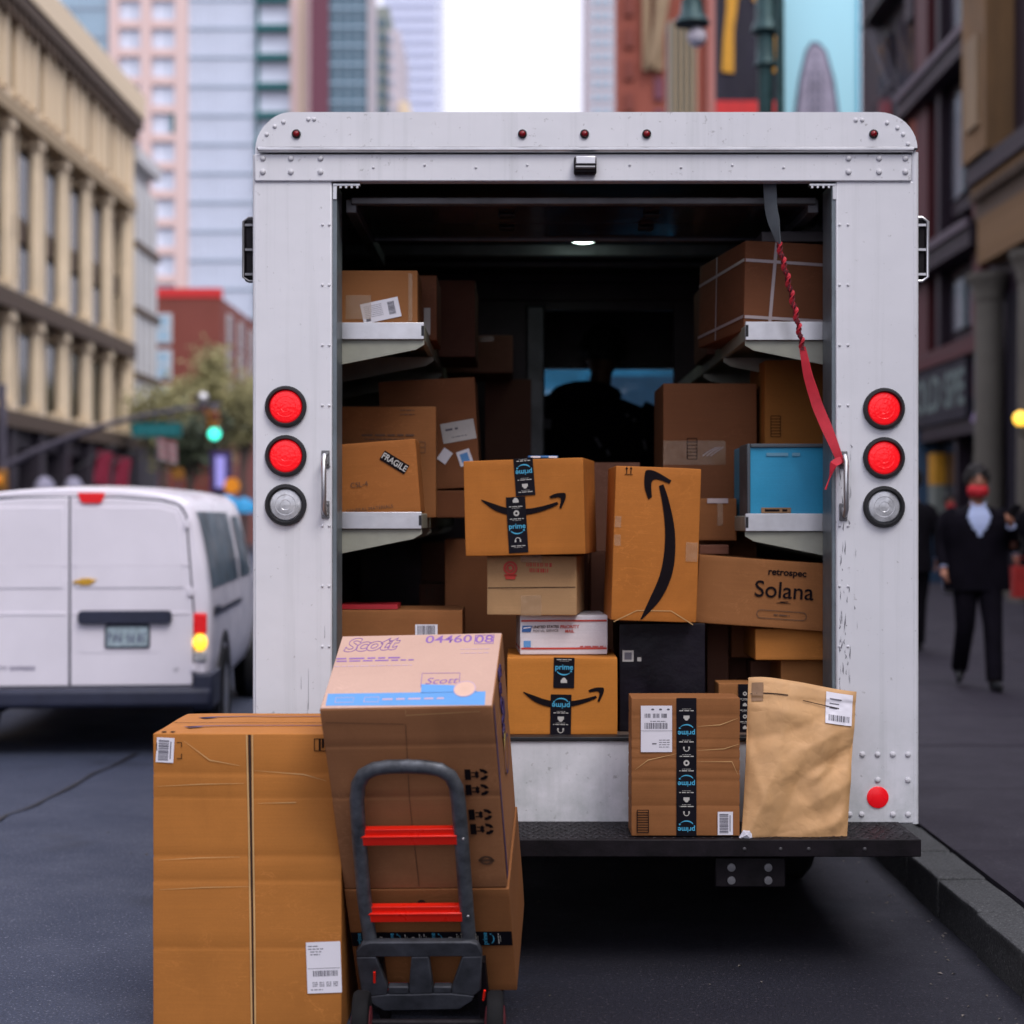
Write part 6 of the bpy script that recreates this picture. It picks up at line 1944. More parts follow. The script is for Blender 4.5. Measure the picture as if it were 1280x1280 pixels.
# white scalloped shop canopies and red flags at street level
M['canopy'] = plain("white_canopy", (.26, .25, .33), .7, var=.15)
for px, lb_ in ((56, 'white rounded shop canopy under the cream building, the left one'), (92, 'white rounded shop canopy under the cream building, the right one')):
    Yc = YY(px) - 2; c = P(px, 606, Yc)
    q = MB(); q.ball((c.x, Yc, c.z - .25), .28, .7, .5, 14, 8); t_ = thing('shop_canopy', lb_, 'canopy', (c.x, Yc, c.z)); q.build('canopy_cover', M['canopy'], t_, smooth=60)
    q = MB(); q.box(XF - .4, c.x, Yc - .02, Yc + .02, c.z + .1, c.z + .14); q.build('canopy_arm', M['black'], t_)
M['flag_red'] = plain("crimson_flag", (.30, .025, .06), .7, var=.2)
for px, y_, lb_ in ((131, 583, 'crimson flag on a slanted pole by the shopfronts, nearer one'), (155, 590, 'crimson flag on a slanted pole by the shopfronts, farther one')):
    Yc = YY(px) - 3.0; c = P(px, y_, Yc)
    t_ = thing('shop_flag', lb_, 'flag', c)
    q = MB(); vs_ = []
    for j in range(7):
        for i in range(5): vs_.append((c.x - .25 + .5 * i / 4 - .12 * j / 6, Yc + .06 * math.sin(i * 2 + j), c.z + .55 - 1.1 * j / 6 - .1 * i / 4))
    q.add(vs_, [(j * 5 + i, j * 5 + i + 1, j * 5 + i + 6, j * 5 + i + 5) for j in range(6) for i in range(4)]); q.build('flag_cloth', M['flag_red'], t_, smooth=60)
    q = MB(); q.cyl((XF - .4, Yc, c.z - .2), (c.x + .4, Yc, c.z + .75), .03, 8); q.build('flag_pole', M['alu_dull'], t_)

# white-grey neighbour
ya, yb2 = y1 + .4, YY(196)
gb = thing('white_building', 'narrow white-grey stone building right behind the cream one', 'building', (XF - 5, ya, .15))
zt_ = zf(190, 175)
slab('wall', XF - 10, XF - .3, ya, yb2, .15, zt_ - .5, M['grey_stone'], gb)
slab('cornice', XF - 10, XF + .15, ya + .1, yb2 + .1, zt_ - .5, zt_, M['grey_stone'], gb)
nf = 4
for f in range(nf):
    za = 4.6 + f * (zt_ - 5.6) / nf; hh = (zt_ - 5.6) / nf
    slab('window_ledge', XF - .29, XF + .14, ya + .1, yb2, za - .35, za - .05, M['cream_soot'], gb)
    for i in range(4):
        w = (yb2 - ya) / 4
        slab('column', XF - .299, XF + .1, ya + i * w, ya + i * w + .55, za - .049, za + hh - .36, M['grey_stone'], gb)
        slab('window', XF - .298, XF - .2, ya + i * w + .56, ya + (i + 1) * w - .01, za, za + hh - .7, M['win_dark'], gb)
        slab('window_arch', XF - .297, XF - .1, ya + i * w + .551, ya + (i + 1) * w - .001, za + hh - .69, za + hh - .361, M['grey_stone'], gb)
slab('shop_front', XF - .29, XF + .1, ya, yb2, .151, 4.2, M['shop_dark'], gb)

# brick building whose gable wall faces us
YBk = 76
bk = thing('brick_building', 'red brick building with a bright red parapet beyond the street trees', 'building', (X_(235, YBk), YBk, .15))
bxa, bxb = X_(193, YBk), X_(276, YBk)
zbt = Z_(360, YBk)
slab('wall', bxa - 6, bxb, YBk, YBk + 16, .15, zbt - .45, M['brick'], bk)
slab('parapet', bxa - 6.02, bxb + .03, YBk - .05, YBk + .4, zbt - .449, zbt, M['coping_red'], bk)
for py in (411, 456, 500):
    for px in (204,):
        x = X_(px, YBk); z = Z_(py, YBk)
        slab('window_frame', x - .42, x + .42, YBk - .08, YBk - .001, z - .72, z + .72, M['grey_stone'], bk)
        slab('window', x - .32, x + .32, YBk - .10, YBk - .081, z - .62, z + .62, M['tower_glass2'], bk)
        slab('window_bar', x - .32, x + .32, YBk - .12, YBk - .101, z - .04, z + .04, M['grey_stone'], bk)
for i in range(4):
    for py in (405, 445, 490):
        yq = YBk + 1.6 + i * 3.2; z = Z_(py, YBk) 
        slab('window', bxb - .2, bxb + .06, yq, yq + 1.2, z - .7, z + .7, M['grey_stone'], bk)
        slab('pane', bxb + .061, bxb + .08, yq + .15, yq + 1.05, z - .6, z + .6, M['win_dark'], bk)
dk = thing('dark_building', 'dark low building behind the truck left edge beyond the brick one', 'building', (X_(300, 96), 96, .15))
slab('wall', X_(276, 96), X_(330, 96), 96, 110, .15, Z_(425, 96), M['shop_dark'], dk)
for i in range(3):
    for j in range(2): slab('window', X_(282 + 11 * i, 96), X_(289 + 11 * i, 96), 95.9, 95.999, Z_(470 + 36 * j, 96), Z_(450 + 36 * j, 96), M['win_dark'], dk)

# pink tower with glass wings
YT2 = 150
tw = thing('pink_tower', 'tall pink stone and glass tower rising behind the left side of the street', 'tower', (X_(235, YT2), YT2, 0))
tx = lambda px: X_(px, YT2)
tz = lambda py: Z_(py, YT2)
TOP = tz(-60)
slab('wall', tx(72), tx(391), YT2 + 1.2, YT2 + 28, 0, TOP, M['pink_stone'], tw)
for a, c in ((136, 147.5), (175.5, 188.5), (218.5, 234.5)):
    slab('stone_pier', tx(a), tx(c), YT2, YT2 + 1.199, 0, TOP, M['pink_stone'], tw)
for r_ in range(16):
    yc = 11.5 + 35.5 * (r_ - 1)
    if yc > 620: break
    for a, c in ((147.6, 175.4), (188.6, 218.4)):
        slab('window', tx(a), tx(c), YT2 + .5, YT2 + 1.1, tz(yc + 12.5), tz(yc - 12.5), M['tower_glass'], tw)
        slab('window_divider', tx((a + c) / 2 + 4), tx((a + c) / 2 + 5.2), YT2 + .4, YT2 + .499, tz(yc + 12.5), tz(yc - 12.5), M['mullion'], tw)
        slab('spandrel', tx(a), tx(c), YT2 + .15, YT2 + 1.1, tz(yc + 22.9), tz(yc + 12.6), M['pink_stone'], tw)
x_o = (217, 188)
slab('open_window', tx(213), tx(218), YT2 + .2, YT2 + .45, tz(165), tz(141), M['teal'], tw)
for r_ in range(18):
    yc = 0 + 36.3 * (r_ - 1)
    if yc > 600: break
    slab('glass_band', tx(235), tx(319.5), YT2 + .3, YT2 + 1.19, tz(yc + 33.5), tz(yc), M['tower_glass'], tw)
    slab('spandrel_band', tx(234.8), tx(320), YT2 + .2, YT2 + 1.195, tz(yc), tz(yc - 2.8), M['mullion'], tw)
    slab('glass_band', tx(72), tx(136), YT2 + .6, YT2 + 1.19, tz(yc + 33.5 + 9), tz(yc + 9), M['tower_glass2'], tw)
    slab('spandrel_band', tx(72), tx(136), YT2 + .5, YT2 + 1.195, tz(yc + 9), tz(yc + 6.2), M['mullion'], tw)
    slab('balcony_glass', tx(324), tx(364), YT2 + .1, YT2 + 1.19, tz(yc + 32), tz(yc + 4), M['tower_glass'], tw)
    slab('balcony_slab', tx(320.2), tx(364.5), YT2 - .7, YT2 + 1.195, tz(yc + 3.9), tz(yc - 3.5), M['teal'], tw)
mu = MB()
for px in list(range(245, 320, 10)): mu.box(tx(px) - .04, tx(px) + .04, YT2 + .15, YT2 + .35, 0, TOP)
for px in list(range(82, 136, 10)): mu.box(tx(px) - .05, tx(px) + .05, YT2 + .45, YT2 + .65, 0, TOP)
o = mu.build('mullions', M['mullion'], tw); o['kind'] = 'stuff'
slab('green_return', tx(320.1), tx(324), YT2 + .0, YT2 + 1.19, 0, TOP, M['teal'], tw)
slab('corner_column', tx(364.6), tx(388), YT2 - .9, YT2 + 1.19, 0, TOP, M['pink_stone'], tw)
slab('corner_fin', tx(376), tx(381), YT2 - 1.1, YT2 - .901, 0, TOP, M['cream'], tw)
# maroon and teal tower
Y3 = 145
t3 = thing('teal_tower', 'dark teal glass tower with a maroon edge above the truck roof', 'tower', (X_(425, Y3), Y3, 0))
x3 = lambda px: X_(px, Y3)
slab('wall', x3(389), x3(466), Y3 + 1, Y3 + 4, 0, Z_(-70, Y3), M['pale_pink'], t3)
slab('maroon_wall', x3(388), x3(411), Y3, Y3 + .999, 0, Z_(-70, Y3), M['maroon'], t3)
for r_ in range(14):
    yc = -60 + 23.5 * r_
    slab('glass_band', x3(411.2), x3(458), Y3 + .2, Y3 + .99, Z_(yc + 21, Y3), Z_(yc, Y3), M['navy_glass'], t3)
    slab('floor_line', x3(411.2), x3(458.4), Y3 + .1, Y3 + .995, Z_(yc, Y3), Z_(yc - 2.4, Y3), M['tower_glass2'], t3)
    for q_ in (422, 434, 446): slab('window_bar', x3(q_), x3(q_ + 1.2), Y3 + .1, Y3 + .19, Z_(yc + 21, Y3), Z_(yc + 3, Y3), M['mullion'], t3)
t4 = thing('stepped_block', 'grey and beige stepped apartment block between the teal and the pale tower', 'building', (X_(482, 240), 240, 0))
slab('wall', X_(467, 240), X_(486, 240), 240, 260, 0, Z_(8, 240), M['green_grey'], t4)
slab('wing', X_(486.2, 240), X_(500, 240), 239, 258, 0, Z_(40, 240), M['pale_pink'], t4)
slab('wing', X_(500.2, 240), X_(512, 240), 238, 258, 0, Z_(131, 240), M['cream'], t4)
for r_ in range(8):
    slab('window', X_(469, 240), X_(475, 240), 239.8, 239.99, Z_(34 + 18 * r_, 240), Z_(24 + 18 * r_, 240), M['navy_glass'], t4)
    slab('window', X_(478, 240), X_(484, 240), 239.8, 239.99, Z_(34 + 18 * r_, 240), Z_(24 + 18 * r_, 240), M['navy_glass'], t4)
    slab('window', X_(488, 240), X_(492, 240), 238.8, 238.99, Z_(56 + 18 * r_, 240), Z_(48 + 18 * r_, 240), M['mullion'], t4)
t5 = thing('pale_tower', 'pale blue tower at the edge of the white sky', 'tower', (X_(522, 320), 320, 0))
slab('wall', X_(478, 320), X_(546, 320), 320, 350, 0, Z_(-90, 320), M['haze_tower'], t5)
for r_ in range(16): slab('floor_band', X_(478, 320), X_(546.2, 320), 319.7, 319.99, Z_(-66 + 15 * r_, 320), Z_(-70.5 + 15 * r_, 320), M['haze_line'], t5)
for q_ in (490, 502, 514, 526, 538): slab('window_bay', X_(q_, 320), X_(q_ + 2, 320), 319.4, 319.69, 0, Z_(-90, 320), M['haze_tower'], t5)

# ------------------------------------------------------------------ right of the sky
t6 = thing('lilac_block', 'pale lilac stone block with small windows right of the white sky', 'building', (X_(752, 200), 200, 0))
slab('wall', X_(736, 200), X_(773, 200), 200, 220, 0, Z_(-80, 200), M['pale_pink'], t6)
for r_ in range(13):
    for q_ in (741, 750, 759): slab('window', X_(q_, 200), X_(q_ + 4.5, 200), 199.8, 199.99, Z_(-60 + 17 * r_, 200), Z_(-70 + 17 * r_, 200), M['tower_glass2'], t6)
M['brick2'] = plain("orange_red_brick", (.27, .075, .05), .85, var=.18, scale=.6)
t7 = thing('tall_brick_building', 'tall orange-red brick building behind the street lamps', 'building', (X_(830, 92), 92, 0))
slab('wall', X_(771, 92), X_(905, 92), 92, 94, 0, Z_(-60, 92), M['brick2'], t7)
M['beige'] = plain("beige_trim", (.28, .20, .12), .8, var=.2, scale=.5)
for a, c, y_ in ((803, 812, -20), (817, 829, 30)):
    slab('stone_strip', X_(a, 92), X_(c, 92), 91.6, 91.99, Z_(90, 92), Z_(y_ - 60, 92), M['beige'], t7)
q = MB(); q.prism([(X_(822, 92), Z_(-10, 92)), (X_(838, 92), Z_(-10, 92)), (X_(826, 92), Z_(60, 92)), (X_(814, 92), Z_(90, 92)), (X_(809, 92), Z_(80, 92))], 91.2, 91.59, 'y'); q.build('carved_bracket', M['beige'], t7)
for r_ in range(5):
    slab('window', X_(781, 92), X_(792, 92), 91.8, 91.99, Z_(-20 + 40 * r_, 92), Z_(-44 + 40 * r_, 92), M['brick'], t7)
    slab('window', X_(818, 92), X_(829, 92), 91.8, 91.99, Z_(125 + 40 * r_, 92), Z_(98 + 40 * r_, 92), M['maroon'], t7)
slab('pink_pier', X_(884, 92), X_(897, 92), 91.5, 91.99, 0, Z_(-60, 92), plain("pink_brick_pier", (.42, .17, .14), .8), t7)
t8 = thing('grey_green_tower', 'narrow grey-green ribbed tower behind the lamp globe', 'tower', (X_(852, 80), 80, 0))
slab('wall', X_(836, 80), X_(871, 80), 80, 81, 0, Z_(27, 80), M['green_grey'], t8)
for q_ in (839, 846, 853, 860, 867): slab('rib', X_(q_, 80), X_(q_ + 2.2, 80), 79.7, 79.99, 0, Z_(27, 80), M['cream_dark'], t8)
# banner with yellow letters, and the sky-blue poster
YP = 46
t9 = thing('black_banner', 'black banner with yellow strokes and a red foot hung behind the lamp post', 'banner', (X_(932, YP), YP, Z_(150, YP)))
M['banner_black'] = plain("black_banner_cloth", (.012, .010, .022), .7, var=.3)
M['yellow'] = plain("yellow_print_banner", (.62, .30, .02), .6, var=.1)
slab('cloth', X_(895, YP), X_(975, YP), YP, YP + .3, Z_(260, YP), Z_(-60, YP), M['banner_black'], t9)
slab('red_foot', X_(894.5, YP), X_(975.2, YP), YP - .03, YP - .001, Z_(250, YP), Z_(126, YP), M['coping_red'], t9)
q = MB(); q.prism([(X_(p[0], YP), Z_(p[1], YP)) for p in ((908, -40), (926, -40), (922, 0), (917, 40), (917, 92), (902, 90), (904, 50), (908, 10))], YP - .06, YP - .031, 'y'); q.build('yellow_stroke', M['yellow'], t9)
q = MB(); q.prism([(X_(p[0], YP), Z_(p[1], YP)) for p in ((963, 10), (971, 8), (973, 92), (962, 90), (961, 50))], YP - .06, YP - .031, 'y'); q.build('yellow_stroke', M['yellow'], t9)
q = MB(); q.prism([(X_(p[0], YP), Z_(p[1], YP)) for p in ((940, -40), (948, -40), (948, 4), (941, 2))], YP - .06, YP - .031, 'y'); q.build('yellow_stroke', M['yellow'], t9)
t10 = thing('sky_blue_poster', 'large sky-blue poster showing a grey wedge-shaped tower', 'poster', (X_(1027, YP), YP + 1, Z_(150, YP)))
M['poster_blue'] = plain("poster_sky_blue", (.42, .78, .88), .6, var=.07, scale=.3)
M['poster_grey'] = plain("poster_grey_tower", (.34, .31, .40), .6, var=.3, scale=1.2)
M['poster_dark'] = plain("poster_dark_outline", (.05, .07, .12), .6, var=.2)
slab('board', X_(974, YP), X_(1081, YP), YP + .9, YP + 1.2, Z_(270, YP), Z_(-60, YP), M['poster_blue'], t10)
slab('poster_edge', X_(1079.5, YP), X_(1083, YP), YP + .85, YP + 1.21, Z_(270, YP), Z_(-60, YP), plain("poster_cyan_edge", (.03, .42, .58), .5), t10)
def wedge(k, dy, name, mat):
    pts = [(1000 - k, 150), (1008 - k, 90), (1016 - k * .8, 52), (1022 - k * .4, 44 - k), (1029 + k * .4, 44 - k), (1038 + k * .8, 52), (1048 + k, 90), (1056 + k, 150), (1060 + k, 260), (994 - k, 260)]
    q = MB(); q.prism([(X_(p[0], YP), Z_(p[1], YP)) for p in pts], YP + .89 - dy - .02, YP + .89 - dy, 'y'); q.build(name, M[mat], t10)
wedge(3, 0, 'tower_outline', 'poster_dark'); wedge(-1, .025, 'tower_picture', 'poster_grey')
q = MB()
for r_ in range(10):
    for x in (1019, 1026, 1033):
        if r_ > 1 or x == 1026: q.box(X_(x, YP) - .03, X_(x, YP) + .03, YP + .82, YP + .844, Z_(62 + 11 * r_, YP), Z_(58 + 11 * r_, YP))
o = q.build('tower_windows', M['poster_dark'], t10)

# street lamps in front of them
M['lamp_green'] = plain("dark_green_iron", (.018, .055, .058), .45, .3, var=.3)
M['globe'] = plain("lamp_globe", (.66, .62, .70), .15, var=.05)
def lamp(label, px, Y, ytop, globe):
    x = X_(px, Y)
    t_ = thing('street_lamp', label, 'street lamp', (x, Y, SW), 'green iron street lamps')
    zt_ = Z_(ytop, Y)
    if globe:                                       # a hanging lantern on a bracket from a post nearer the shops
        s = Y / F
        q = MB(); q.lathe((x, Y, Z_(30, Y)), (0, 0, 1), [(23 * s, 0), (22 * s, 3 * s), (15 * s, 12 * s), (13 * s, 30 * s), (6 * s, 36 * s), (2 * s, 48 * s)], 20); q.build('lamp_shade', M['lamp_green'], t_, smooth=40)
        q = MB(); q.ball((x + 6 * s, Y, Z_(46, Y)), 12 * s, 12 * s, 13 * s, 16, 10); q.build('lamp_globe', M['globe'], t_, smooth=60)
        xp = X_(px + 20, Y) + .9
        q = MB(); q.cyl((xp, Y, SW), (xp, Y, zt_ + 1.0), .07, 12, .05); q.build('lamp_post', M['lamp_green'], t_, smooth=40)
        q = MB(); q.tube([(xp, Y, zt_ + .95)] + [(xp - (xp - x) * (1 - math.cos(R(a))) / 2, Y, zt_ + .95 + .28 * math.sin(R(a))) for a in range(20, 181, 20)] + [(x, Y, Z_(-16, Y))], .025, 8); q.build('lamp_bracket', M['lamp_green'], t_, smooth=50)
    else:
        s = Y / F
        q = MB(); q.lathe((x, Y, SW), (0, 0, 1), [(.26, 0), (.24, .3), (.18, .5), (.15, .9), (10 * s, 1.4), (9.5 * s, Z_(85, Y) - SW), (15 * s, Z_(82, Y) - SW), (12 * s, Z_(75, Y) - SW), (11 * s, Z_(45, Y) - SW), (19 * s, Z_(40, Y) - SW), (17 * s, Z_(33, Y) - SW), (13 * s, Z_(25, Y) - SW), (12 * s, Z_(-30, Y) - SW), (6 * s, Z_(-90, Y) - SW)], 18); q.build('lamp_post', M['lamp_green'], t_, smooth=40)
        q = MB(); q.ball((x, Y, Z_(-108, Y)), .2, .2, .24, 14, 8); q.build('lamp_globe', M['globe'], t_, smooth=60)
lamp('green lantern lamp with a white globe above the truck roof', 865, 20.0, 10, True)
lamp('thick dark-green lamp post in front of the black banner', 957, 22.0, -60, False)

# ------------------------------------------------------------------ shop buildings along the right pavement
XR = 8.6
YR = lambda px: XR * F / (px - VX)
M['tan_stone'] = plain("tan_carved_stone", (.20, .115, .05), .8, var=.25, scale=1.5, bump=.4, bscale=6)
M['grey_col'] = plain("grey_column_stone", (.14, .13, .11), .8, var=.12, scale=1.5)
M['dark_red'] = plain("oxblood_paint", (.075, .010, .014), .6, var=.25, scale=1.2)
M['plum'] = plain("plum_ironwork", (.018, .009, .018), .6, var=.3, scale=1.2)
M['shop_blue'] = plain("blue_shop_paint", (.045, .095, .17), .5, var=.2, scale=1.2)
M['night_glass'] = plain("shop_glass", (.030, .028, .042), .12, var=.5, scale=.8, spec=.7)
M['teal_glass'] = plain("greenish_sash_glass", (.05, .085, .095), .15, var=.3, scale=.8, spec=.6)
M['sign_letters'] = plain("pale_green_letters", (.11, .17, .16), .5, var=.1)
zr = lambda y, px: CH + (VY - y) / F * YR(px)

# tan stone building, nearest
yn0, yn1 = -12.0, YR(1236)
tb_ = thing('tan_stone_building', 'tan carved stone building with grey columns at the right edge', 'building', (XR + 4, 26, SW))
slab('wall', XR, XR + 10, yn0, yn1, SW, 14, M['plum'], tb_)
zq = zr(250, 1236)
slab('carved_pier', XR - .5, XR - .001, yn1 - 1.5, yn1 - .02, zq + .6, zr(40, 1240) + 1, M['tan_stone'], tb_)
slab('pier_panel', XR - .56, XR - .501, yn1 - 1.15, yn1 - .42, zq + 1.1, zr(60, 1240), M['beige'], tb_)
slab('pier_capital', XR - .62, XR - .001, yn1 - 1.6, yn1 + .02, zr(25, 1240) + .6, zr(25, 1240) + 1.3, M['tan_stone'], tb_)
slab('stone_course', XR - .42, XR - .001, yn0, yn1, zq + .22, zq + .55, M['plum'], tb_)
slab('stone_course', XR - .34, XR - .0015, yn0, yn1 - .005, zq + .05, zq + .219, M['tan_stone'], tb_)
q = MB()
for k in range(60): q.box(XR - .40, XR - .05, yn1 - .3 - k * .3, yn1 - .15 - k * .3, zq - .10, zq + .048)
o = q.build('dentils', M['cream_soot'], tb_); o['kind'] = 'stuff'
slab('stone_course', XR - .26, XR - .002, yn0, yn1 - .01, zq - .42, zq - .101, M['cream_soot'], tb_)
slab('frieze_block', XR - .3, XR - .003, yn0, yn1 - .3, zq - 1.25, zq - .421, M['tan_stone'], tb_)
for k, yk in enumerate((yn1 - .95, yn1 - 3.4)):
    q = MB(); zc_ = zq - 1.5
    q.tube([(XR - .28, yk, SW + .3), (XR - .28, yk, zc_ - .5)], [.27, .235], 16); q.box(XR - .62, XR - .004, yk - .33, yk + .33, SW, SW + .3)
    q.lathe((XR - .28, yk, zc_ - .5), (0, 0, 1), [(.24, 0), (.27, .08), (.26, .15), (.34, .35), (.38, .42), (.38, .5)], 16)
    q.build('column', M['grey_col'], tb_, smooth=40)
slab('shop_window', XR - .06, XR - .005, yn1 - 3.0, yn1 - 1.3, .7, zq - 1.9, M['night_glass'], tb_)
for k in range(5):
    for f in range(2): slab('upper_window', XR - .08, XR - .006, yn1 - 4.2 - 1.9 * k, yn1 - 2.7 - 1.9 * k, zq + 1.2 + 3.4 * f, zq + 3.6 + 3.4 * f, M['night_glass'], tb_)
M['lit_globe'] = plain("lit_yellow_globe", (.9, .6, .15), .4, emit=(1, .55, .05), es=1.6)
Yl = 25.2
c = P(1276, 523, Yl)
wl = thing('wall_lamp', 'glowing yellow globe lamp on the tan stone building', 'lamp', c)
q = MB(); q.ball(c, .115, .115, .115, 16, 10); q.build('lamp_globe', M['lit_globe'], wl, smooth=60)
q = MB(); q.tube([c + Vector((0, 0, -.1)), c + Vector((0, 0, -.25)), c + Vector((.3, 0, -.35)), Vector((XR - .01, Yl, c.z - .3))], .025, 8); q.build('lamp_arm', M['black'], wl, smooth=50)

# oxblood cast-iron front with the dark sign
yd0, yd1 = yn1 + .02, YR(1142)
rd = thing('oxblood_building', 'dark oxblood and plum building with a lettered sign over a blue shopfront', 'building', (XR + 4, 33, SW))
slab('wall', XR + .35, XR + 10, yd0, yd1, SW, 15.5, M['plum'], rd)
zs0 = zr(478, 1200)
for k, (pa, pb_) in enumerate(((1150, 1165), (1176, 1181), (1222, 1233))):
    slab('pier', XR - .1, XR + .349, YR(pb_), YR(pa), SW + 3.6, 15.4, M['dark_red'] if k != 1 else M['plum'], rd)
lv = [(zs0 + .75, zr(330, 1200)), (zr(262, 1200), zr(95, 1200)), (zr(60, 1200), zr(60, 1200) + 3.2)]
for (za, zb2) in lv:
    slab('string_course', XR - .35, XR + .348, yd0, yd1, zb2 + .05, zb2 + .55, M['plum'], rd)
    slab('course_edge', XR - .42, XR - .351, yd0, yd1, zb2 + .40, zb2 + .56, plain("lilac_grey_edge", (.11, .085, .11), .6), rd)
    for (pa, pb_) in ((1166, 1176), (1182, 1221)):
        ya_, yb_2 = YR(pb_), YR(pa)
        slab('window_frame', XR + .1, XR + .347, ya_ + .02, yb_2 - .02, za, zb2, M['plum'], rd)
        slab('window', XR + .05, XR + .099, ya_ + .2, yb_2 - .2, za + .3, zb2 - .3, M['night_glass'], rd)
        if pb_ - pa > 20:
            slab('pale_sash', XR + .0, XR + .049, YR(1205), YR(1197), za + .3, zb2 - .3, M['teal_glass'], rd)
            slab('sash_bar', XR + .0, XR + .049, ya_ + .2, ya_ + .4, za + .3, zb2 - .3, M['dark_red'], rd)
slab('red_course', XR - .25, XR + .34, yd0, yd1, zs0 + .42, zs0 + .74, M['dark_red'], rd)
sg = thing('shop_sign', 'dark sign board with pale letters over the blue shopfront', 'sign', (XR - .2, 32, zs0 - .3))
ys0, ys1 = YR(1222), YR(1148)
slab('sign_board', XR - .22, XR - .05, ys0, ys1, zs0 - .75, zs0 + .38, M['banner_black'], sg)
ms = Matrix(((0, 0, -1, XR - .222), (-1, 0, 0, (ys0 + ys1) / 2), (0, 1, 0, zs0 - .18), (0, 0, 0, 1)))
text(sg, ms, "GOLD SPE", -.1, 0, .95, mat='sign_letters', bold=.03, sx=1.02)
slab('blue_post', XR - .2, XR + .34, YR(1246), YR(1231), SW, zs0 + .4, M['shop_blue'], rd)
slab('blue_post', XR - .2, XR + .34, YR(1158), YR(1149), SW, zs0 - .76, M['shop_blue'], rd)
slab('blue_head', XR - .15, XR + .33, YR(1230.5), YR(1158.5), zs0 - 1.05, zs0 - .76, M['plum'], rd)
slab('shop_window', XR + .2, XR + .32, YR(1192), YR(1160), .7, zs0 - 1.06, M['night_glass'], rd)
slab('shop_door', XR + .25, XR + .33, YR(1228), YR(1198), SW, zs0 - 1.4, M['black'], rd)
slab('door_post', XR + .0, XR + .32, YR(1197), YR(1193), SW, zs0 - 1.06, M['plum'], rd)
q = MB(); c = P(1169, 588, 33.2); q.box(XR - .02, XR + .19, 32.95, 33.5, c.z - .3, c.z + .35); q.build('shop_poster', M['yellow'], rd); q = MB(); q.box(XR - .02, XR + .19, 32.95, 33.5, c.z - 1.0, c.z - .31); q.build('shop_poster', M['green_grey'], rd)
c = P(1225, 519, 29.0)
q = MB(); q.lathe(c, (0, 0, 1), [(.16, -.12), (.12, .05), (.02, .12)], 14); q.cyl(c + Vector((0, 0, .1)), c + Vector((.4, 0, .4)), .02, 6); tag(q.build('sign_lamp', plain("lilac_lamp_shade", (.3, .22, .42), .5), None, smooth=40), 'small lilac shaded lamp hanging below the shop sign', 'lamp')
# ornate dark front farther on
ob = thing('ornate_dark_building', 'dark ornate building with a fire escape beyond the oxblood front', 'building', (XR + 4, 38, SW))
yo0, yo1 = yd1 + .05, YR(1062)
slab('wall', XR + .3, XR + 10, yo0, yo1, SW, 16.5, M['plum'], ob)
slab('cornice', XR - .02, XR + .3, yo0, yo1 - 6, zr(60, 1110), zr(60, 1110) + 1.2, M['plum'], ob)
slab('orange_panel', XR + .1, XR + .29, YR(1140), YR(1130), zr(170, 1135) - .5, zr(120, 1135), M['brick2'], ob)
for f in range(4):
    z = 4.2 + f * 3.1
    slab('window', XR + .2, XR + .29, yo0 + .8, yo0 + 2.2, z + .6, z + 2.6, M['night_glass'], ob); slab('window', XR + .2, XR + .29, yo0 + 3.0, yo0 + 4.2, z + .6, z + 2.6, M['night_glass'], ob)
    slab('escape_landing', XR - .2, XR + .28, yo0 + .6, yo0 + 4.4, z, z + .08, M['black'], ob)
    q = MB(); q.box(XR - .2, XR - .16, yo0 + .6, yo0 + 4.4, z + .9, z + .95); q.tube([(XR - .1, yo0 + .8, z), (XR - .1, yo0 + 4.0, z + 3.1)], .05, 6); q.tube([(XR + .1, yo0 + .8, z), (XR + .1, yo0 + 4.0, z + 3.1)], .05, 6)
    for k in range(12): q.box(XR - .19, XR - .17, yo0 + .6 + k * .34, yo0 + .63 + k * .34, z + .08, z + .9)
    q.build('fire_escape', plain("grey_escape_iron", (.06, .055, .07), .6), ob)
# plain frontage that carries the street on behind the poster
fb = thing('far_frontage', 'shadowed shop frontage continuing past the posters on the right', 'building', (XR + 6, 70, SW))
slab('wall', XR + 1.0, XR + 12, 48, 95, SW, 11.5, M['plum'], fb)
for i in range(8):
    slab('shop_window', XR + .9, XR + .99, 49 + i * 5, 52.5 + i * 5, .8, 3.4, M['night_glass'], fb); slab('upper_window', XR + .9, XR + .99, 49.5 + i * 5, 52 + i * 5, 5, 8, M['night_glass'], fb)

# ------------------------------------------------------------------ street trees on the far left
M['bark'] = plain("grey_bark", (.085, .07, .06), .85, var=.25)
M['leaf_pale'] = plain("pale_spring_leaf", (.27, .25, .11), .7, var=.35, scale=2)
M['leaf_dark'] = plain("deep_leaf", (.045, .06, .032), .7, var=.35, scale=2)


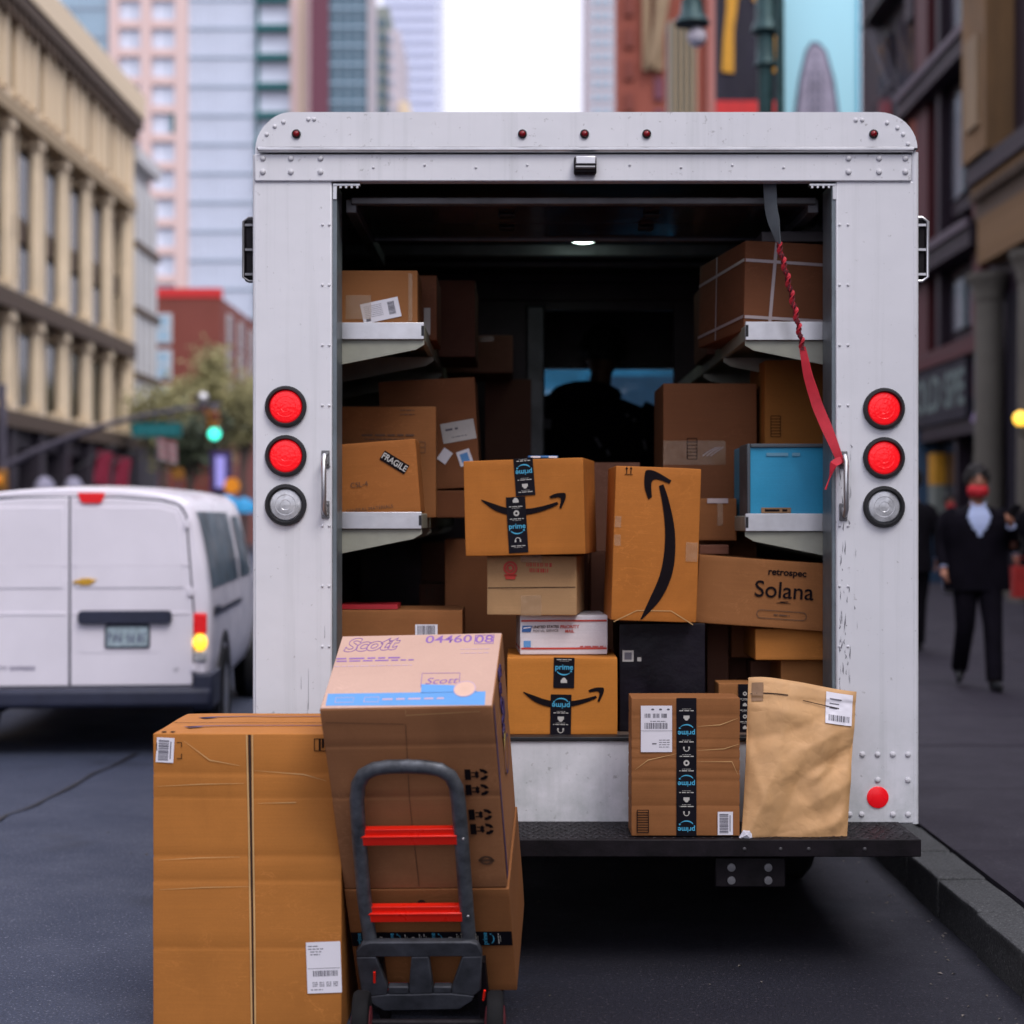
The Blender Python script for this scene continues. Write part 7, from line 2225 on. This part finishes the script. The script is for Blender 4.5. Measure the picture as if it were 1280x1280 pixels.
def tree(label, px, Y, ytop, wpx, base_x=None, seed=1, mat='leaf_pale', n=2600, low=585):
    rr = random.Random(seed)
    x = X_(px, Y)
    t_ = thing('street_tree', label, 'tree', (x, Y, SW), 'young street trees beyond the van')
    zt_ = Z_(ytop, Y); rad = wpx / 2 / F * Y; zl = Z_(low, Y)
    q = MB(); br = []
    q.tube([(x, Y, SW), (x + .05, Y, 1.6), (x - .03, Y, zl), (x, Y, (zl + zt_) / 2)], [.17, .13, .11, .05], 10)
    for k in range(14):
        a = rr.uniform(0, 6.28); z0_ = rr.uniform(zl - .4, (zl + zt_) / 2)
        e = Vector((x + math.cos(a) * rad * rr.uniform(.5, .95), Y + math.sin(a) * rad * rr.uniform(.5, .95), z0_ + rr.uniform(.8, (zt_ - z0_) * .85)))
        m_ = Vector((x, Y, z0_)).lerp(e, .5) + Vector((0, 0, -.15))
        q.tube([(x, Y, z0_), m_, e], [.06, .04, .012], 6); br += [(m_, .6), (e, 1.0), (m_.lerp(e, .5), .8)]
    q.build('trunk', M['bark'], t_, smooth=60)
    lf = MB()
    for k in range(n):
        c0, sp = rr.choice(br)
        p = c0 + Vector((rr.gauss(0, .34), rr.gauss(0, .34), rr.gauss(0, .30))) * sp
        s = rr.uniform(.07, .16)
        a = Vector((rr.uniform(-1, 1), rr.uniform(-1, 1), rr.uniform(-1, 1))).normalized(); b_ = a.orthogonal().normalized()
        lf.add([p - a * s, p + b_ * s * .55, p + a * s, p - b_ * s * .55], [(0, 1, 2, 3)])
    o = lf.build('crown', M[mat], t_); o['kind'] = 'stuff'
tree('tall pale budding tree in front of the brick building', 272, 64, 425, 105, seed=4, n=3600)
tree('pale leafy tree left of the traffic light under the white-grey building', 205, 58, 472, 75, seed=8, n=2200)
tree('darker green tree with a bare trunk right above the van roof', 238, 52, 515, 60, seed=12, mat='leaf_dark', n=1700, low=600)
tree('pale tree half hidden behind the truck left edge', 304, 70, 462, 60, seed=15, n=1900)

# ------------------------------------------------------------------ signals and signs
YM = 42
M['pole_grey'] = plain("galvanised_pole", (.12, .11, .145), .5, .2, var=.15)
M['sign_green'] = plain("street_sign_green", (.004, .14, .15), .5, var=.15)
M['signal_yellow'] = plain("signal_housing", (.30, .13, .02), .5, var=.2)
M['green_lit'] = plain("lit_green_signal", (.1, .8, .6), .3, emit=(.05, 1.0, .72), es=1.5)
M['orange_lit'] = plain("orange_lit_sign", (.8, .3, .02), .4, emit=(1, .26, .01), es=.12)
sm_ = thing('signal_mast', 'grey mast arm reaching out over the far street beside the cream building', 'signal mast', (X_(3, YM), YM, SW))
pt = [P(*p, YM) for p in ((3, 585), (40, 566), (90, 546), (130, 532), (180, 519), (230, 511), (276, 505))]
q = MB(); q.tube(pt, [.10, .095, .085, .075, .06, .05, .04], 10); q.build('mast_arm', M['pole_grey'], sm_, smooth=50)
q = MB(); q.cyl((X_(3, YM), YM, SW), (X_(3, YM), YM, Z_(480, YM)), .13, 12, .10); q.build('mast_pole', M['pole_grey'], sm_, smooth=50)
c = P(253, 498, YM); q = MB(); q.ball(c, .16, .14, .16, 12, 8); q.build('camera_dome', M['alu'], sm_, smooth=60)
ss = thing('street_sign', 'green street name sign hanging from the mast arm', 'street sign', P(196, 538, YM - .1))
a, c = P(166, 546, YM), P(228, 529, YM); slab('sign_plate', a.x, c.x, YM - .12, YM - .09, a.z, c.z, M['sign_green'], ss)
q = MB()
for x in (180, 214): q.cyl(P(x, 530, YM - .105), P(x, 514, YM - .02), .015, 6)
q.build('sign_hanger', M['pole_grey'], ss)
fl = Flat(); lines(fl, -.5, .5, 0, .05, z=0, seed=3); flat('worn_lettering', fl, plain("faded_sign_text", (.06, .3, .33), .5), ss, Matrix(((1, 0, 0, (a.x + c.x) / 2), (0, 0, -1, YM - .1206), (0, 1, 0, (a.z + c.z) / 2), (0, 0, 0, 1))))
tl = thing('traffic_light', 'traffic light showing green at the end of the mast arm', 'traffic light', P(268, 535, YM - .15))
s = YM / F
q = MB(); a, c = P(261, 552, YM), P(275, 514, YM); q.box(a.x, c.x, YM - .25, YM - .05, a.z, c.z); q.build('signal_housing', M['signal_yellow'], tl, bevel=.04)
for y_, mt in ((521, 'red_dark'), (531, 'signal_yellow'), (542, 'green_lit')):
    c = P(268, y_, YM - .25); q = MB(); q.dome(c, (0, -1, 0), (7.5 if mt == 'green_lit' else 5) * s, .05, 16); q.build('signal_lens', M[mt], tl, smooth=60)
    q = MB(); q.tube([c + Vector((6.5 * s * math.cos(R(w)), -.12, 6.5 * s * math.sin(R(w)))) for w in range(0, 181, 20)], .012, 6); q.build('signal_visor', M['signal_yellow'], tl)
q = MB(); q.cyl(P(268, 514, YM - .15), P(268, 505, YM), .03, 8); q.build('signal_hanger', M['pole_grey'], tl)


def round_sign(label, px, py, r, Y, mat):
    c = P(px, py, Y)
    t_ = thing('road_sign', label, 'road sign', (c.x, Y, 0))
    q = MB(); q.lathe(c, (0, -1, 0), [(r / F * Y, 0), (r / F * Y, .03), (.001, .03)], 20); q.build('sign_disc', M[mat], t_, smooth=30)
    q = MB(); q.cyl((c.x, Y + .03, 0), (c.x, Y + .03, c.z + r / F * Y), .03, 8); q.build('sign_post', M['pole_grey'], t_, smooth=40)
round_sign('glowing orange round sign just above the blue umbrellas', 290, 607, 10, 40, 'orange_lit')
round_sign('dim orange sign between the tree trunks over the van roof', 223, 592, 8, 50, 'signal_yellow')
c = P(275, 590, 46); v_ = thing('upright_sign', 'narrow lilac upright sign beside the orange round sign', 'sign', (c.x, 46, 0))
slab('sign_panel', c.x - .13, c.x + .13, 46, 46.1, c.z - .45, c.z + .45, plain("lilac_sign", (.36, .33, .72), .4, emit=(.4, .36, 1), es=.25), v_)
slab('sign_border', c.x - .3, c.x + .3, 46.101, 46.2, c.z - .6, c.z + .6, M['ink_navy'], v_)
q = MB(); q.cyl((c.x, 46.15, 0), (c.x, 46.15, c.z - .6), .04, 8); q.build('sign_post', M['pole_grey'], v_)
M['umb'] = plain("blue_umbrella_cloth", (.02, .30, .60), .6, var=.2)
for px, py, mt, lb_ in ((284, 629, 'umb', 'blue umbrella right above the van roof, left of the pair'), (305, 632, 'umb', 'blue umbrella touching the truck left edge, right of the pair')):
    c = P(px, py, 36); t_ = thing('market_umbrella', lb_, 'umbrella', (c.x, 36, 0), 'blue umbrellas beyond the van')
    q = MB(); q.lathe((c.x, 36, c.z), (0, 0, 1), [(.34, -.16), (.30, -.02), (.18, .12), (.01, .19)], 10); q.build('canopy', M[mt], t_, smooth=20)
    q = MB(); q.cyl((c.x, 36, 0), (c.x, 36, c.z + .18), .02, 8); q.build('pole', M['pole_grey'], t_)
fg = thing('striped_flag', 'faded pink and grey striped flag under the green street sign', 'flag', P(208, 562, 45))
for k in range(6):
    q = MB(); vs_ = []
    for i in range(6):
        for j in range(2):
            p = P(198 + 22 * i / 5 + (k + j) * .2, 547 + (k + j) * 4.6 + i * 1.2, 45); vs_.append((p.x, 45 + .05 * math.sin(i * 1.3), p.z))
    q.add(vs_, [(2 * i, 2 * i + 1, 2 * i + 3, 2 * i + 2) for i in range(5)]); q.build('stripe', plain("faded_rose_stripe" if k % 2 == 0 else "faded_grey_stripe", (.38, .13, .15) if k % 2 == 0 else (.34, .30, .30), .7), fg)
q = MB(); q.cyl((P(196, 0, 45).x, 45.02, 0), (P(196, 0, 45).x, 45.02, Z_(543, 45)), .03, 8); q.build('flag_pole', M['pole_grey'], fg)
# orange lamp at the left edge on a signal pole
c = P(2, 600, 30); t_ = thing('crossing_signal', 'orange crossing signal at the left edge above the van roof', 'signal', (c.x, 30, 0))
q = MB(); q.box(c.x - .16, c.x + .10, 29.9, 30.1, c.z - .2, c.z + .2); q.build('signal_box', M['signal_yellow'], t_, bevel=.02)
q = MB(); q.dome((c.x - .03, 29.9, c.z), (0, -1, 0), .09, .03, 14); q.build('signal_lens', M['orange_lit'], t_, smooth=50)
q = MB(); q.cyl((c.x, 30.12, 0), (c.x, 30.12, 3.4), .05, 10); q.build('signal_pole', M['pole_grey'], t_, smooth=40)
# lorry ahead, seen through the windscreen
Yb = 15.5
bl_ = thing('blue_lorry', 'blue box lorry seen through the cab windscreen ahead of the truck', 'lorry', (X_(760, Yb), Yb, 0))
M['lorry'] = plain("lorry_blue", (.014, .17, .31), .4, var=.6, scale=1.2)
b = MB(); b.box(X_(655, Yb), X_(850, Yb) , Yb, Yb + 4, .8, Z_(440, Yb)); b.build('box_body', M['lorry'], bl_, bevel=.03)
slab('yellow_panel', X_(800, Yb), X_(846, Yb), Yb - .02, Yb - .001, Z_(600, Yb), Z_(512, Yb), plain("sand_panel", (.36, .36, .24), .6), bl_)
slab('dark_panel', X_(735, Yb), X_(842, Yb), Yb - .015, Yb - .0005, Z_(511, Yb), Z_(470, Yb), plain("deep_blue_panel", (.01, .06, .12), .5), bl_)
b = MB(); b.box(X_(665, Yb), X_(840, Yb), Yb + 4.05, Yb + 5.9, .6, 2.3); b.build('cab', M['lorry'], bl_, bevel=.08)
for x in (X_(670, Yb) + .1, X_(845, Yb) - .25):
    for yy in (Yb + .9, Yb + 5.0):
        q = MB(); q.lathe((x, yy, .42), (1, 0, 0), [(.2, 0), (.42, .02), (.42, .2), (.2, .22)], 20); q.build('wheel', M['tyre'], bl_, smooth=40)
b = MB(); b.box(X_(680, Yb), X_(830, Yb), Yb + .1, Yb + 5.5, .5, .79); b.build('chassis', M['black_steel'], bl_)
